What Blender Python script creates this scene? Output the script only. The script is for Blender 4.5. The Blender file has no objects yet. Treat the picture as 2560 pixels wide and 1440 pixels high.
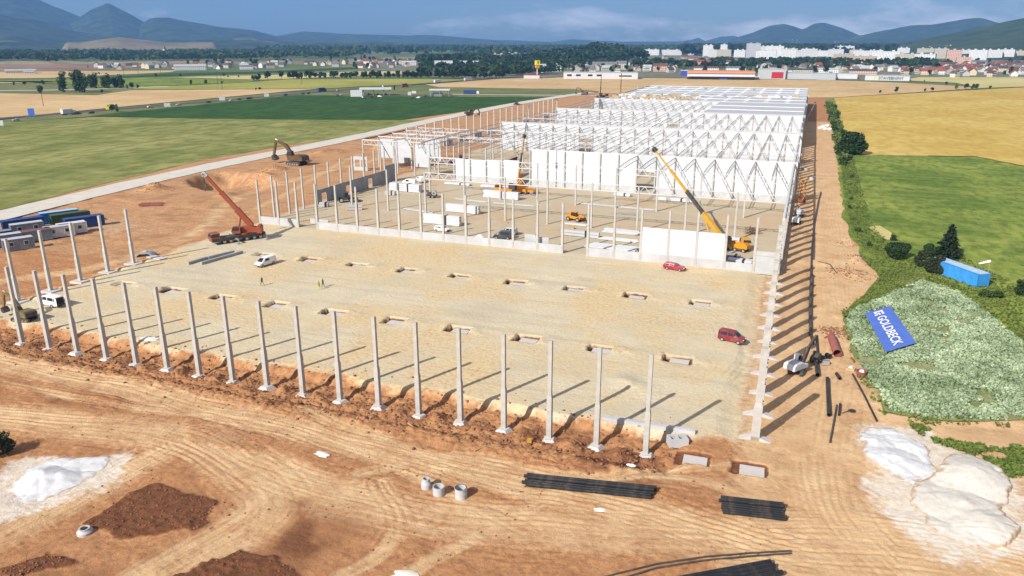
import bpy, bmesh, math, random
import numpy as np
from mathutils import Vector, Matrix, noise as mnoise
R_ = math.radians
SC = bpy.context.scene
COL = SC.collection
# ---------------------------------------------------------------- camera, sky, sun, exposure
CAM = np.array([0.6646, -80.3123, 45.3458]); FOC = 1897.64; PIT = 0.3134; YAW = -0.3529
cd = bpy.data.cameras.new('camera'); cam = bpy.data.objects.new('camera', cd); COL.objects.link(cam)
cam.location = CAM; cam.rotation_euler = (math.pi/2-PIT, 0, -YAW)
cd.sensor_fit = 'HORIZONTAL'; cd.angle = 2*math.atan(1280/FOC); cd.clip_start = 0.5; cd.clip_end = 40000
SC.camera = cam
SUN_AZ, SUN_EL = 205.0, 35.0     # where the sun stands: degrees clockwise from +Y, degrees up
w = bpy.data.worlds.new('World'); SC.world = w; w.use_nodes = True
nt = w.node_tree; nt.nodes.clear()
def wn(t, **k):
    n = nt.nodes.new(t)
    for a, b in k.items(): setattr(n, a, b)
    return n
sky = wn('ShaderNodeTexSky', sky_type='NISHITA', sun_disc=False, sun_elevation=R_(SUN_EL), sun_rotation=R_(SUN_AZ), altitude=300, air_density=.7, dust_density=1.0, ozone_density=2.2)
bg = wn('ShaderNodeBackground'); bg.inputs[1].default_value = 0.066
out = wn('ShaderNodeOutputWorld')
tc = wn('ShaderNodeTexCoord'); mp = wn('ShaderNodeMapping'); mp.inputs['Scale'].default_value = (1, 1, 3.4); mp.inputs['Location'].default_value = (6, 0, 0)
n1 = wn('ShaderNodeTexNoise'); n1.inputs['Scale'].default_value = 5.5; n1.inputs['Detail'].default_value = 9; n1.inputs['Roughness'].default_value = .6
n2 = wn('ShaderNodeTexNoise'); n2.inputs['Scale'].default_value = 1.4; n2.inputs['Detail'].default_value = 2
ad = wn('ShaderNodeMath', operation='MULTIPLY_ADD'); ad.inputs[1].default_value = .75
rp = wn('ShaderNodeValToRGB'); rp.color_ramp.elements[0].position = .84; rp.color_ramp.elements[1].position = 1.14
rp.color_ramp.elements[1].color = (.62, .62, .62, 1)
cl = wn('ShaderNodeMixRGB'); cl.inputs[2].default_value = (17, 15.6, 16, 1)
L = nt.links.new
L(tc.outputs['Generated'], mp.inputs[0]); L(mp.outputs[0], n1.inputs[0]); L(mp.outputs[0], n2.inputs[0])
L(n2.outputs[0], ad.inputs[0]); L(n1.outputs[0], ad.inputs[2]); L(ad.outputs[0], rp.inputs[0])
L(rp.outputs[0], cl.inputs[0]); L(sky.outputs[0], cl.inputs[1]); L(cl.outputs[0], bg.inputs[0]); L(bg.outputs[0], out.inputs[0])
sd = bpy.data.lights.new('sun', 'SUN'); sd.energy = 5.0; sd.angle = R_(.5); sd.color = (1, .955, .89)
sun = bpy.data.objects.new('sun', sd); COL.objects.link(sun); sun.location = (-200, -400, 400)
sun.rotation_euler = (R_(90-SUN_EL), 0, R_(180-SUN_AZ))
SC.view_settings.view_transform = 'Standard'; SC.view_settings.look = 'None'; SC.view_settings.gamma = 1
SC.view_settings.exposure = 0.36; SC.view_settings.use_curve_mapping = False
SC.render.engine = 'CYCLES'; cy = SC.cycles
cy.use_denoising = True; cy.max_bounces = 5; cy.diffuse_bounces = 3; cy.glossy_bounces = 2; cy.transmission_bounces = 2
cy.transparent_max_bounces = 4; cy.volume_bounces = 0; cy.caustics_reflective = False; cy.caustics_refractive = False
# ---------------------------------------------------------------- helpers
F_ = np.array([math.sin(YAW)*math.cos(PIT), math.cos(YAW)*math.cos(PIT), -math.sin(PIT)])
RX = np.array([math.cos(YAW), -math.sin(YAW), 0.]); UP = np.cross(RX, F_)
def G(px, py, z=0.):
    "place on the ground (or at height z) that the survey point px,py of the photograph stands for"
    d = F_ + RX*(px-1280)/FOC - UP*(py-720)/FOC
    p = CAM + d*((z-CAM[2])/d[2]); return Vector((p[0], p[1], z))
def RY(px, py, dist):
    d = F_ + RX*(px-1280)/FOC - UP*(py-720)/FOC
    return Vector(CAM + d*dist/math.hypot(d[0], d[1]))
rnd = random.Random(7)
ORD = 'first second third fourth fifth sixth seventh eighth ninth tenth eleventh twelfth thirteenth fourteenth fifteenth sixteenth seventeenth eighteenth nineteenth twentieth'.split()
_o9 = ORD[:9]; ORD += ['twenty-'+x for x in _o9]
for a_, b_ in (('thirty', 'thirtieth'), ('forty', 'fortieth'), ('fifty', 'fiftieth'), ('sixty', 'sixtieth'), ('seventy', 'seventieth'), ('eighty', 'eightieth'), ('ninety', 'ninetieth')): ORD += [b_]+[a_+'-'+x for x in _o9]
def tag(o, label, cat, group=None, kind='thing'):
    o['label'] = label; o['category'] = cat; o['kind'] = kind
    if group: o['group'] = group
    return o
def empty(name, loc=(0, 0, 0), rz=0.):
    o = bpy.data.objects.new(name, None); COL.objects.link(o); o.location = loc; o.rotation_euler = (0, 0, rz); o.empty_display_size = .1
    return o
def inst(name, me, parent=None, loc=(0, 0, 0), rz=0., sc=None):
    o = bpy.data.objects.new(name, me); COL.objects.link(o); o.parent = parent; o.location = loc; o.rotation_euler = (0, 0, rz)
    if sc is not None: o.scale = (sc, sc, sc) if isinstance(sc, (int, float)) else sc
    return o
def copy_tree(o, parent=None):
    c = o.copy(); COL.objects.link(c); c.parent = parent
    for ch in o.children: copy_tree(ch, c)
    return c
def fastmesh(name, V, Fq, mats=(), smooth=False):
    V = np.asarray(V, np.float32); Fq = np.asarray(Fq, np.int32); n, k = Fq.shape
    me = bpy.data.meshes.new(name); me.vertices.add(len(V)); me.vertices.foreach_set('co', V.ravel())
    me.loops.add(n*k); me.loops.foreach_set('vertex_index', Fq.ravel()); me.polygons.add(n)
    me.polygons.foreach_set('loop_start', np.arange(0, n*k, k, dtype=np.int32)); me.polygons.foreach_set('loop_total', np.full(n, k, np.int32))
    if smooth: me.polygons.foreach_set('use_smooth', np.ones(n, bool))
    for m in mats: me.materials.append(m)
    me.update(calc_edges=True); return me
class MB:
    "collects boxes, tubes, prisms and lofts into one mesh"
    def __init__(s): s.v = []; s.f = []; s.T = Matrix.Identity(4)
    def add(s, V, F):
        b = len(s.v); s.v += [tuple(s.T @ Vector(p)) for p in V]; s.f += [tuple(i+b for i in f) for f in F]; return s
    def box(s, x0, x1, y0, y1, z0, z1, tx=0., ty=0.):
        # tx,ty: inset of the top
        V = [(x0, y0, z0), (x1, y0, z0), (x1, y1, z0), (x0, y1, z0), (x0+tx, y0+ty, z1), (x1-tx, y0+ty, z1), (x1-tx, y1-ty, z1), (x0+tx, y1-ty, z1)]
        return s.add(V, [(3, 2, 1, 0), (4, 5, 6, 7), (0, 1, 5, 4), (1, 2, 6, 5), (2, 3, 7, 6), (3, 0, 4, 7)])
    def bar(s, a, b, w, h=None):
        a, b = Vector(a), Vector(b); h = h or w; d = (b-a).normalized()
        sx = d.cross(Vector((0, 0, 1)));  sx = Vector((1, 0, 0)) if sx.length < 1e-4 else sx.normalized()
        sz = sx.cross(d); V = []
        for p in (a, b):
            for i, j in ((-1, -1), (1, -1), (1, 1), (-1, 1)): V.append(p + sx*i*w/2 + sz*j*h/2)
        return s.add(V, [(3, 2, 1, 0), (4, 5, 6, 7), (0, 1, 5, 4), (1, 2, 6, 5), (2, 3, 7, 6), (3, 0, 4, 7)])
    def tube(s, a, b, r0, r1=None, n=10, cap=True, hole=0.):
        a, b = Vector(a), Vector(b); r1 = r0 if r1 is None else r1; d = (b-a).normalized()
        sx = d.cross(Vector((0, 0, 1))); sx = Vector((1, 0, 0)) if sx.length < 1e-4 else sx.normalized(); sy = sx.cross(d); V = []; F = []
        rings = [(a, r0), (b, r1)] if not hole else [(a, r0), (b, r1), (b, r1*hole), (a, r0*hole)]
        for p, r in rings:
            for k in range(n): t = 2*math.pi*k/n; V.append(p + (sx*math.cos(t)+sy*math.sin(t))*r)
        m = len(rings)
        for q in range(m if hole else 1):
            A, B = q*n, ((q+1) % m)*n
            for k in range(n): F.append((A+k, A+(k+1) % n, B+(k+1) % n, B+k))
        if cap and not hole: F += [tuple(range(n))[::-1], tuple(range(n, 2*n))]
        return s.add(V, F)
    def prism(s, prof, y0, y1, axis='y'):
        # outline in x,z pushed along y (axis y) or outline in y,z pushed along x (axis x), outline x,y along z (axis z)
        n = len(prof)
        f = {'y': lambda a, b, t: (a, t, b), 'x': lambda a, b, t: (t, a, b), 'z': lambda a, b, t: (a, b, t)}[axis]
        V = [f(a, b, y0) for a, b in prof]+[f(a, b, y1) for a, b in prof]
        return s.add(V, [tuple(range(n)), tuple(range(2*n-1, n-1, -1))]+[(i, n+i, n+(i+1) % n, (i+1) % n) for i in range(n)])
    def loft(s, rings, cap=True, close=True):
        n = len(rings[0]); V = [p for r in rings for p in r]; F = []
        for q in range(len(rings)-1):
            for k in range(n if close else n-1): F.append((q*n+k, q*n+(k+1) % n, (q+1)*n+(k+1) % n, (q+1)*n+k))
        if cap: F += [tuple(range(n))[::-1], tuple(range((len(rings)-1)*n, len(rings)*n))]
        return s.add(V, F)
    def mesh(s, name, mat, smooth=False, fix=True):
        me = bpy.data.meshes.new(name); me.from_pydata(s.v, [], s.f); me.materials.append(mat)
        if fix:
            bm = bmesh.new(); bm.from_mesh(me); bmesh.ops.recalc_face_normals(bm, faces=bm.faces); bm.to_mesh(me); bm.free()
        if smooth: me.polygons.foreach_set('use_smooth', [True]*len(me.polygons))
        me.update(); return me
    def build(s, name, mat, parent=None, loc=(0, 0, 0), rz=0., smooth=False):
        return inst(name, s.mesh(name, mat, smooth), parent, loc, rz)
# ---------------------------------------------------------------- numpy noise
def vn(x, y, seed=0):
    xi = np.floor(x).astype(np.int64); yi = np.floor(y).astype(np.int64); fx = x-xi; fy = y-yi
    fx = fx*fx*(3-2*fx); fy = fy*fy*(3-2*fy)
    def h(a, b):
        n = (a*374761393 + b*668265263 + seed*974634777) & 0x7fffffff
        n = ((n ^ (n >> 13))*1274126177) & 0x7fffffff; n = n ^ (n >> 16)
        return (n & 0xffff)/65535.
    return (h(xi, yi)*(1-fx)+h(xi+1, yi)*fx)*(1-fy)+(h(xi, yi+1)*(1-fx)+h(xi+1, yi+1)*fx)*fy
def fbm(x, y, o=4, seed=0):
    t = 0; a = .5
    for k in range(o): t = t+a*(vn(x*2**k+17.3*k, y*2**k+9.1*k, seed+k)-.5)*2; a *= .5
    return t
def sst(a, b, x): t = np.clip((x-a)/(b-a), 0, 1); return t*t*(3-2*t)
def inpoly(poly, X, Y):
    r = np.zeros(X.shape, bool); n = len(poly)
    for i in range(n):
        x0, y0 = poly[i][0], poly[i][1]; x1, y1 = poly[(i+1) % n][0], poly[(i+1) % n][1]
        if y0 == y1: continue
        c = ((y0 > Y) != (y1 > Y)) & (X < (x1-x0)*(Y-y0)/(y1-y0)+x0); r ^= c
    return r
def dpoly(pts, X, Y, closed=False, full=False):
    "distance to a polyline, signed side offset, run along it"
    D = np.full(X.shape, 1e9); S = np.zeros(X.shape); U = np.zeros(X.shape); run = 0.; P = list(pts)+([pts[0]] if closed else [])
    for a, b in zip(P[:-1], P[1:]):
        dx, dy = b[0]-a[0], b[1]-a[1]; l = math.hypot(dx, dy)+1e-9
        t = np.clip(((X-a[0])*dx+(Y-a[1])*dy)/(l*l), 0, 1); ex = X-a[0]-t*dx; ey = Y-a[1]-t*dy
        d = np.hypot(ex, ey); m = d < D; D = np.where(m, d, D); S = np.where(m, np.sign(dx*ey-dy*ex)*d, S); U = np.where(m, run+t*l, U); run += l
    return (D, S, U) if full else (D, S)
def smooth_line(pts, k=3):
    P = [Vector((p[0], p[1])) for p in pts]
    for _ in range(k):
        Q = [P[0]]
        for a, b in zip(P[:-1], P[1:]): Q += [a*.75+b*.25, a*.25+b*.75]
        P = Q+[P[-1]]
    return P
# ---------------------------------------------------------------- materials
class NT:
    def __init__(s, name):
        s.m = bpy.data.materials.new(name); s.m.use_nodes = True; s.t = s.m.node_tree; s.b = s.t.nodes['Principled BSDF']; s.b.inputs['Specular IOR Level'].default_value = .25
    def n(s, t, ins=None, **k):
        n = s.t.nodes.new(t)
        for a, b in k.items(): setattr(n, a, b)
        for a, b in (ins or {}).items():
            if hasattr(b, 'is_output') or isinstance(b, bpy.types.NodeSocket): s.t.links.new(b, n.inputs[a])
            else: n.inputs[a].default_value = b
        return n
    def noise(s, scale, detail=4, rough=.55, vec=None, dist=0.):
        n = s.n('ShaderNodeTexNoise', {'Scale': scale, 'Detail': detail, 'Roughness': rough, 'Distortion': dist})
        if vec: s.t.links.new(vec, n.inputs['Vector'])
        return n.outputs['Fac']
    def ramp(s, fac, a, b, ca=(0, 0, 0, 1), cb=(1, 1, 1, 1)):
        r = s.n('ShaderNodeValToRGB', {'Fac': fac}); e = r.color_ramp.elements; e[0].position = a; e[1].position = b; e[0].color = ca; e[1].color = cb
        return r.outputs[0]
    def mix(s, fac, a, b, blend='MIX'):
        c = s.n('ShaderNodeMixRGB', blend_type=blend)
        for i, x in enumerate((fac, a, b)):
            if isinstance(x, bpy.types.NodeSocket): s.t.links.new(x, c.inputs[i])
            else: c.inputs[i].default_value = x if i == 0 or len(x) == 4 else (*x, 1)
        return c.outputs[0]
    def math(s, op, a, b=0.):
        m = s.n('ShaderNodeMath', operation=op)
        for i, x in enumerate((a, b)):
            if isinstance(x, bpy.types.NodeSocket): s.t.links.new(x, m.inputs[i])
            else: m.inputs[i].default_value = x
        return m.outputs[0]
    def coord(s, kind='Object', scale=None, rz=0.):
        o = s.n('ShaderNodeTexCoord').outputs[kind]
        if scale: o = s.n('ShaderNodeMapping', {0: o, 'Scale': scale, 'Rotation': (0, 0, rz)}).outputs[0]
        return o
    def pos(s, scale=None, rz=0.):
        o = s.n('ShaderNodeNewGeometry').outputs['Position']
        if scale: o = s.n('ShaderNodeMapping', {0: o, 'Scale': scale, 'Rotation': (0, 0, rz)}).outputs[0]
        return o
    def attr(s, name): return s.n('ShaderNodeAttribute', attribute_name=name)
    def fin(s, col, rough=.8, bump=None, bs=.3, bd=.05, metal=0.):
        if isinstance(col, bpy.types.NodeSocket): s.t.links.new(col, s.b.inputs['Base Color'])
        else: s.b.inputs['Base Color'].default_value = (*col, 1)
        if isinstance(rough, bpy.types.NodeSocket): s.t.links.new(rough, s.b.inputs['Roughness'])
        else: s.b.inputs['Roughness'].default_value = rough
        s.b.inputs['Metallic'].default_value = metal
        if bump is not None:
            bn = s.n('ShaderNodeBump', {'Height': bump, 'Strength': bs, 'Distance': bd}); s.t.links.new(bn.outputs[0], s.b.inputs['Normal'])
        return s.m
def hs(c, k): return tuple(max(0, min(1, x*k)) for x in c)
def basic(name, c, rough=.6, var=.18, scale=1.5, metal=0., dirt=None, spec=None):
    n = NT(name); f = n.noise(scale, 5, .6, n.coord())
    col = n.mix(n.ramp(f, .3, .7), hs(c, 1-var), hs(c, 1+var*.6))
    if dirt:
        g = n.noise(scale*.37, 6, .7, n.coord()); col = n.mix(n.math('MULTIPLY', n.ramp(g, .48, .72), dirt[1]), col, dirt[0])
    m = n.fin(col, rough, metal=metal)
    if spec is not None: n.b.inputs['Specular IOR Level'].default_value = spec
    return m
M = {}
def mk():
    dust = ((.40, .28, .16), .5)
    n = NT('concrete'); co = n.coord(); a = n.noise(1.1, 6, .65, co); b = n.noise(9, 3, .6, co)
    rn = n.n('ShaderNodeObjectInfo').outputs['Random']
    c = n.mix(n.ramp(a, .3, .72), (.38, .365, .33), (.52, .50, .465)); c = n.mix(n.math('MULTIPLY', n.ramp(b, .55, .75), .25), c, (.30, .28, .25))
    c = n.mix(n.math('MULTIPLY', rn, .22), c, (.36, .34, .30))
    M['concrete'] = n.fin(c, .85, b, .15, .02)
    M['concrete_grey'] = basic('concrete_grey', (.33, .33, .33), .85, .2, .5, dirt=((.24, .23, .21), .5))
    M['concrete_light'] = basic('concrete_light', (.46, .465, .47), .8, .14, .35, dirt=((.42, .40, .37), .4))
    M['slab'] = basic('slab', (.52, .49, .47), .85, .12, .8, dirt=((.45, .36, .26), .4))
    n = NT('white_panel'); co = n.coord(); a = n.noise(.6, 4, .6, co)
    sep = n.n('ShaderNodeSeparateXYZ', {0: n.pos()}); fr = n.math('FRACT', n.math('MULTIPLY', sep.outputs[2], 1/1.16))
    c = n.mix(n.ramp(a, .3, .7), (.54, .555, .585), (.61, .625, .65)); c = n.mix(n.math('MULTIPLY', n.math('GREATER_THAN', fr, .965), .35), c, (.45, .46, .48))
    M['white_panel'] = n.fin(c, .5)
    M['white_steel'] = basic('white_steel', (.57, .58, .59), .45, .08, .8)
    M['zinc'] = basic('zinc', (.33, .345, .36), .4, .15, 1.2, metal=.3)
    M['grey_panel'] = basic('grey_panel', (.50, .53, .55), .5, .07, .4)
    M['roof_sheet'] = basic('roof_sheet', (.44, .445, .445), .5, .07, .12, dirt=((.50, .51, .52), .4))
    M['roof_white'] = basic('roof_white', (.70, .71, .72), .5, .05, .3)
    M['skylight'] = basic('skylight', (.86, .87, .88), .25, .03, .3)
    M['deck'] = basic('deck', (.50, .48, .42), .7, .25, .4)
    M['black_pipe'] = basic('black_pipe', (.022, .023, .025), .38, .3, 3, dirt=((.20, .15, .10), .35))
    M['dark'] = basic('dark', (.02, .02, .02), .6)
    M['tyre'] = basic('tyre', (.028, .027, .026), .85, .3, 3, dirt=dust)
    M['rim'] = basic('rim', (.42, .42, .43), .4, .1, 3, metal=.4)
    M['glass'] = basic('glass', (.02, .026, .032), .08, .1, 1, spec=.6)
    M['lamp'] = basic('lamp', (.75, .75, .72), .15, .05, 4)
    M['tail'] = basic('tail', (.35, .02, .02), .2, .1, 4)
    M['plastic'] = basic('plastic', (.035, .035, .037), .6, .2, 4)
    for k, c in dict(white=(.78, .78, .77), maroon=(.23, .022, .032), red=(.36, .012, .04), darkgrey=(.045, .05, .06), silver=(.5, .51, .52), black=(.02, .02, .024), blue=(.05, .10, .3), beige=(.45, .38, .28)).items():
        M['paint_'+k] = basic('paint_'+k, c, .28, .06, 2, dirt=((.42, .33, .22), .28), spec=.5)
    M['crane_red'] = basic('crane_red', (.30, .07, .032), .5, .2, 1, dirt=((.30, .14, .08), .5))
    M['crane_yellow'] = basic('crane_yellow', (.55, .30, .03), .45, .15, 1, dirt=((.35, .22, .1), .4))
    M['orange'] = basic('orange', (.68, .26, .015), .42, .12, 1, dirt=((.4, .25, .1), .3))
    M['exc_brown'] = basic('exc_brown', (.11, .062, .025), .6, .25, 1, dirt=((.2, .13, .08), .5))
    M['olive'] = basic('olive', (.16, .13, .05), .6, .2, 1, dirt=dust)
    M['steel_dark'] = basic('steel_dark', (.06, .055, .05), .55, .25, 2, dirt=((.25, .17, .1), .5))
    M['rust'] = basic('rust', (.20, .075, .05), .75, .25, 1.2, dirt=((.30, .13, .09), .5))
    M['red_pipe'] = basic('red_pipe', (.30, .09, .075), .55, .15, 1, dirt=((.34, .19, .13), .5))
    M['wood'] = basic('wood', (.45, .33, .18), .8, .2, 2)
    M['brick_red'] = basic('brick_red', (.17, .035, .035), .8, .15, 2)
    def cont(name, c):
        n = NT(name); f = n.noise(.9, 5, .65, n.coord()); g = n.noise(3, 6, .7, n.coord((('Object'))))
        col = n.mix(n.ramp(f, .3, .7), hs(c, .82), hs(c, 1.1)); col = n.mix(n.math('MULTIPLY', n.ramp(g, .6, .75), .4), col, (.22, .15, .1)); M[name] = n.fin(col, .5)
    cont('cont_blue', (.045, .27, .62)); cont('cont_navy', (.03, .07, .22)); cont('cont_grey', (.22, .25, .29)); cont('cont_white', (.62, .63, .63)); cont('cont_green', (.06, .10, .04)); cont('cont_top', (.40, .52, .62)); cont('cont_red', (.22, .07, .06)); cont('cont_pale', (.48, .50, .53))
    M['bark'] = basic('bark', (.09, .065, .045), .9, .3, 3)
    def leaf(name, c1, c2, sc=.6):
        n = NT(name); rn = n.n('ShaderNodeObjectInfo').outputs['Random']; a = n.attr('tone').outputs['Fac']; f = n.noise(sc, 3, .5, n.coord())
        c = n.mix(a, c1, c2); c = n.mix(n.math('MULTIPLY', n.ramp(f, .35, .7), .35), c, hs(c1, .6)); c = n.mix(n.math('MULTIPLY', rn, .45), c, hs(c2, .62))
        M[name] = n.fin(c, .65)
        tr = n.n('ShaderNodeBsdfTranslucent', {0: c}); mx = n.n('ShaderNodeMixShader', {0: .22, 1: n.b.outputs[0], 2: tr.outputs[0]})
        n.t.links.new(mx.outputs[0], n.t.nodes['Material Output'].inputs[0])
    leaf('leaf_dark', (.020, .045, .012), (.052, .095, .024)); leaf('leaf_mid', (.030, .068, .014), (.085, .14, .03)); leaf('leaf_light', (.085, .145, .03), (.20, .26, .07))
    leaf('leaf_fir', (.018, .034, .016), (.045, .068, .028)); leaf('leaf_bush', (.028, .042, .020), (.062, .078, .034))
    leaf('weed', (.12, .20, .065), (.60, .70, .46), .15); leaf('straw', (.15, .19, .045), (.40, .37, .14), .05); leaf('weed_green', (.085, .14, .022), (.25, .30, .07), .15); leaf('dead_leaf', (.16, .08, .04), (.26, .14, .07))
    M['lime'] = basic('lime', (.80, .80, .795), .9, .05, .8); M['limestone'] = basic('limestone', (.74, .69, .60), .9, .07, .5)
    n = NT('lime_pile'); a = n.attr('soil'); sp = n.n('ShaderNodeSeparateColor', {0: a.outputs['Color']}); f = n.noise(1.2, 6, .65, n.coord()); f2 = n.noise(6, 4, .6, n.coord())
    c = n.mix(n.ramp(f, .3, .7), (.68, .68, .675), (.77, .77, .765)); c = n.mix(sp.outputs[0], c, n.mix(n.ramp(f, .35, .65), (.66, .56, .41), (.75, .67, .53)))
    c = n.mix(sp.outputs[1], c, (.50, .315, .16)); M['lime_pile'] = n.fin(c, .95, n.math('ADD', f2, n.noise(22, 3, .6, n.coord())), .8, .12)
mk()
# ================================================================ SETTING
def struct(o, kind='structure', label=None):
    o['kind'] = kind
    if label: o['label'] = label
    return o
D3 = 78.23; ROW_A = [-6.0*i for i in range(19, 1, -1)]; PADS1 = [-12*i for i in range(1, 11)]; PADS2 = [-12*i for i in range(1, 10)]
LEFTX = -131.1; LEFTY = [12.9+6.754*j for j in range(5)]; RIGHTY = [6.59*j for j in range(1, 12)]
TR = {}
def line(*p): return smooth_line([G(*q) for q in p])
TR['a'] = (line((-300, 830), (0, 905), (300, 962), (700, 1062), (1150, 1172), (1500, 1240), (1800, 1330), (2050, 1400)), 2.3)
TR['b'] = (line((-300, 1030), (0, 1040), (250, 1062), (480, 1090), (620, 1170), (690, 1250), (600, 1330), (400, 1440), (200, 1560)), 3.0)
TR['c'] = (line((480, 1090), (640, 1170), (900, 1262), (1250, 1302), (1700, 1332), (2050, 1330), (2560, 1410)), 3.2)
TR['d'] = (line((2300, 1500), (2060, 1300), (2050, 1180), (2040, 1080), (2090, 900), (2105, 760), (2090, 560), (2060, 400), (2050, 290)), 2.6)
TR['e'] = (line((-100, 1390), (100, 1290), (270, 1200), (480, 1090)), 2.0)
TR['f'] = (line((760, 1020), (1000, 1110), (1250, 1215), (1500, 1290)), 1.0)
TR['g'] = (line((900, 1180), (1150, 1120), (1400, 1200), (1800, 1180), (1950, 1330)), .9)
TR['h'] = (line((1000, 1440), (1200, 1330), (1500, 1180), (1900, 1150)), .8)
TR['i'] = (line((0, 950), (300, 1020), (650, 1040), (1000, 1160), (1300, 1330)), .8)
TR['j'] = (line((620, 640), (780, 700), (1100, 680), (1500, 700), (1850, 800), (1800, 1000), (1300, 960), (700, 830), (300, 760)), 1.2)
TR['k'] = (line((0, 700), (300, 660), (520, 570), (560, 500), (760, 440), (900, 410), (1000, 380)), 2.2)
TR['l'] = (line((640, 520), (760, 460), (860, 400), (960, 360)), 1.3)
TR['m'] = (line((850, 1440), (960, 1380), (1010, 1290), (960, 1200)), .8)
DARK = [[G(*q) for q in p] for p in ([(540, 1245), (385, 1202), (330, 1225), (205, 1305), (300, 1335), (500, 1325)], [(430, 1440), (600, 1372), (680, 1390), (760, 1440), (760, 1500), (400, 1500)], [(0, 1420), (110, 1385), (180, 1400), (60, 1440), (0, 1470)],
        [(-60, 930), (60, 945), (110, 985), (40, 1010), (-60, 1000)], [(180, 990), (290, 985), (330, 1020), (230, 1050)], [(470, 1040), (700, 1090), (640, 1130), (480, 1100)])]
LIME = [[G(*q) for q in p] for p in ([(-40, 1200), (60, 1150), (285, 1145), (250, 1200), (120, 1260), (-40, 1300)], [(2150, 1075), (2300, 1065), (2400, 1130), (2520, 1180), (2550, 1370), (2380, 1400), (2250, 1300), (2210, 1190)])]
EXCAV = G(575, 452)
def axis(segs):
    o = []
    for a, b, s in segs: o.append(np.arange(a, b, s))
    return np.concatenate(o)
def terrain():
    xs = axis([(-260, -135, .9), (-135, -100, .45), (-100, 14, .2), (14, 40, .42), (40, 56, 2.)])
    ys = axis([(-75, -45, .8), (-45, 6, .16), (6, 84, .33), (84, 160, .8), (160, 320, 1.8), (320, 640, 5.)])
    X, Y = np.meshgrid(xs, ys)
    n1 = fbm(X/14, Y/14, 4, 1); n2 = fbm(X/4, Y/4, 4, 2); n3 = fbm(X/1.3, Y/1.3, 4, 3); n4 = fbm(X/5, Y/5, 3, 9); nf = fbm(X/.55, Y/.55, 3, 21)
    pad = sst(-133, -128, X+2*n2)*sst(1, -4, X+1.2*n2)*sst(3.0, 5.2, Y+1.6*n2)*(Y < 560)
    pad = np.maximum(pad, sst(-132, -127, X)*sst(3, 0, X)*sst(74, 79, Y)*(Y < 560))
    Z = .34*n1+.19*n2+.09*n3+.035*nf-.25
    Z = np.where(Y > 90, Z*.6+.1, Z)
    Z = Z*(1-pad)+pad*(.04*n2+.022*n3+.012*nf)
    # trench that holds the front row of columns, and the one beside the right-hand row
    tw = sst(-6.4, -3.2, Y+1.3*n2)*sst(4.4, 3.3, Y+1.3*n4+.4*n3)*sst(-150, -144, X)*sst(-6, -9.5, X+n2)
    clod = np.abs(n3)*.6+np.abs(nf)*.5
    Z = Z*(1-tw)+tw*(-1.28+.30*n2+clod*.8)
    bumpy = sst(-9, -6.5, Y+2*n4)*sst(-3.5, -5.2, Y+n2)*sst(-150, -144, X)*sst(-8, -12, X)
    Z += bumpy*(.12+clod*.9)
    tr = sst(-5.2, -2.6, X+.9*n2)*sst(9.8, 8.0, X+.8*n2)*sst(-1, 3, Y)*sst(86, 80, Y)
    Z = Z*(1-tr)+tr*(-.36+.12*n2+.07*n3)
    for i, x in enumerate(ROW_A):      # column pits and the heaps thrown up between them
        d = np.hypot((X-x)/1.9, (Y-.2)/1.7); Z -= .45*np.exp(-d**4)
        d = np.hypot((X-x-3.0)/1.0, (Y+1.+.5*math.sin(i*2.1))/1.2); Z += (.5+.25*math.sin(i*1.7))*np.exp(-d*d)*(1+.6*n3)
    pit = np.zeros_like(X)
    for y, L in ((27.0, PADS1), (54.6, PADS2)):
        for i, x in enumerate(L):
            u = np.maximum(np.abs(X-x+.35)-1.95-.2*math.sin(i*3.7+y), np.abs(Y-y)-1.4-.2*math.cos(i*2.9+y))+.16*n3+.10*nf
            pit = np.maximum(pit, (.55+.5*sst(x-1.3, x-1.7, X))*sst(.12, -.12, u)); d = np.hypot((X-x+2.7)/.9, (Y-y)/1.5); Z += (.22+.12*math.sin(i*2.3+y))*np.exp(-d*d)*(1+n3)
            d = np.hypot((X-x-3)/2.2, (Y-y-.4)/1.6); Z += .20*np.exp(-d*d)*(1+n3)
    for x, y in ((-6.2, -.4), (0.1, -.6)):
        u = np.maximum(np.abs(X-x+.3)-2.0, np.abs(Y-y)-1.4)+.2*n3+.1*nf; pit = np.maximum(pit, .62*sst(.12, -.12, u))
    for y in LEFTY:
        u = np.maximum(np.abs(X-LEFTX)-2.3, np.abs(Y-y)-1.8)+.25*n3; pit = np.maximum(pit, .55*sst(.4, -.2, u))
    Z = Z*(1-pit)+pit*(-.95+.05*n3)
    # big excavation by the track, spoil heaps
    d = np.hypot((X-EXCAV.x)/19, (Y-EXCAV.y+.35*(X-EXCAV.x))/14)+.12*n2; Z -= 5.2*sst(1.1, .72, d)
    for px, py, r, hh in ((385, 475, 5.5, 2.2), (300, 495, 5, .8), (640, 440, 6, 2.0), (690, 425, 5, 1.8), (830, 380, 6, 1.3), (800, 385, 4, 1.0), (950, 372, 4, 2.2), (570, 490, 5, .9), (2165, 650, 4, 1.0), (2120, 680, 4.5, .8), (2085, 830, 3.0, .9), (2100, 790, 2, .7), (1560, 955, 2.2, .55), (1610, 975, 2.0, .4), (2130, 600, 2.5, .7)):
        c = G(px, py); d = np.hypot((X-c.x)/r, (Y-c.y)/r); Z += hh*np.exp(-d*d*1.6)*(1+.45*n3+.2*n2)
    for a, ln in (((2025, 470), (2030, 860)),):   # pipe trench
        A, B = G(*a), G(*ln); d, s = dpoly([A, B], X, Y); Z -= .25*np.exp(-(d/1.1)**2)
    # wheel tracks
    tan = np.zeros_like(X); rut = np.zeros_like(X); rs = random.Random(3)
    near = Y < 200
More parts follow.
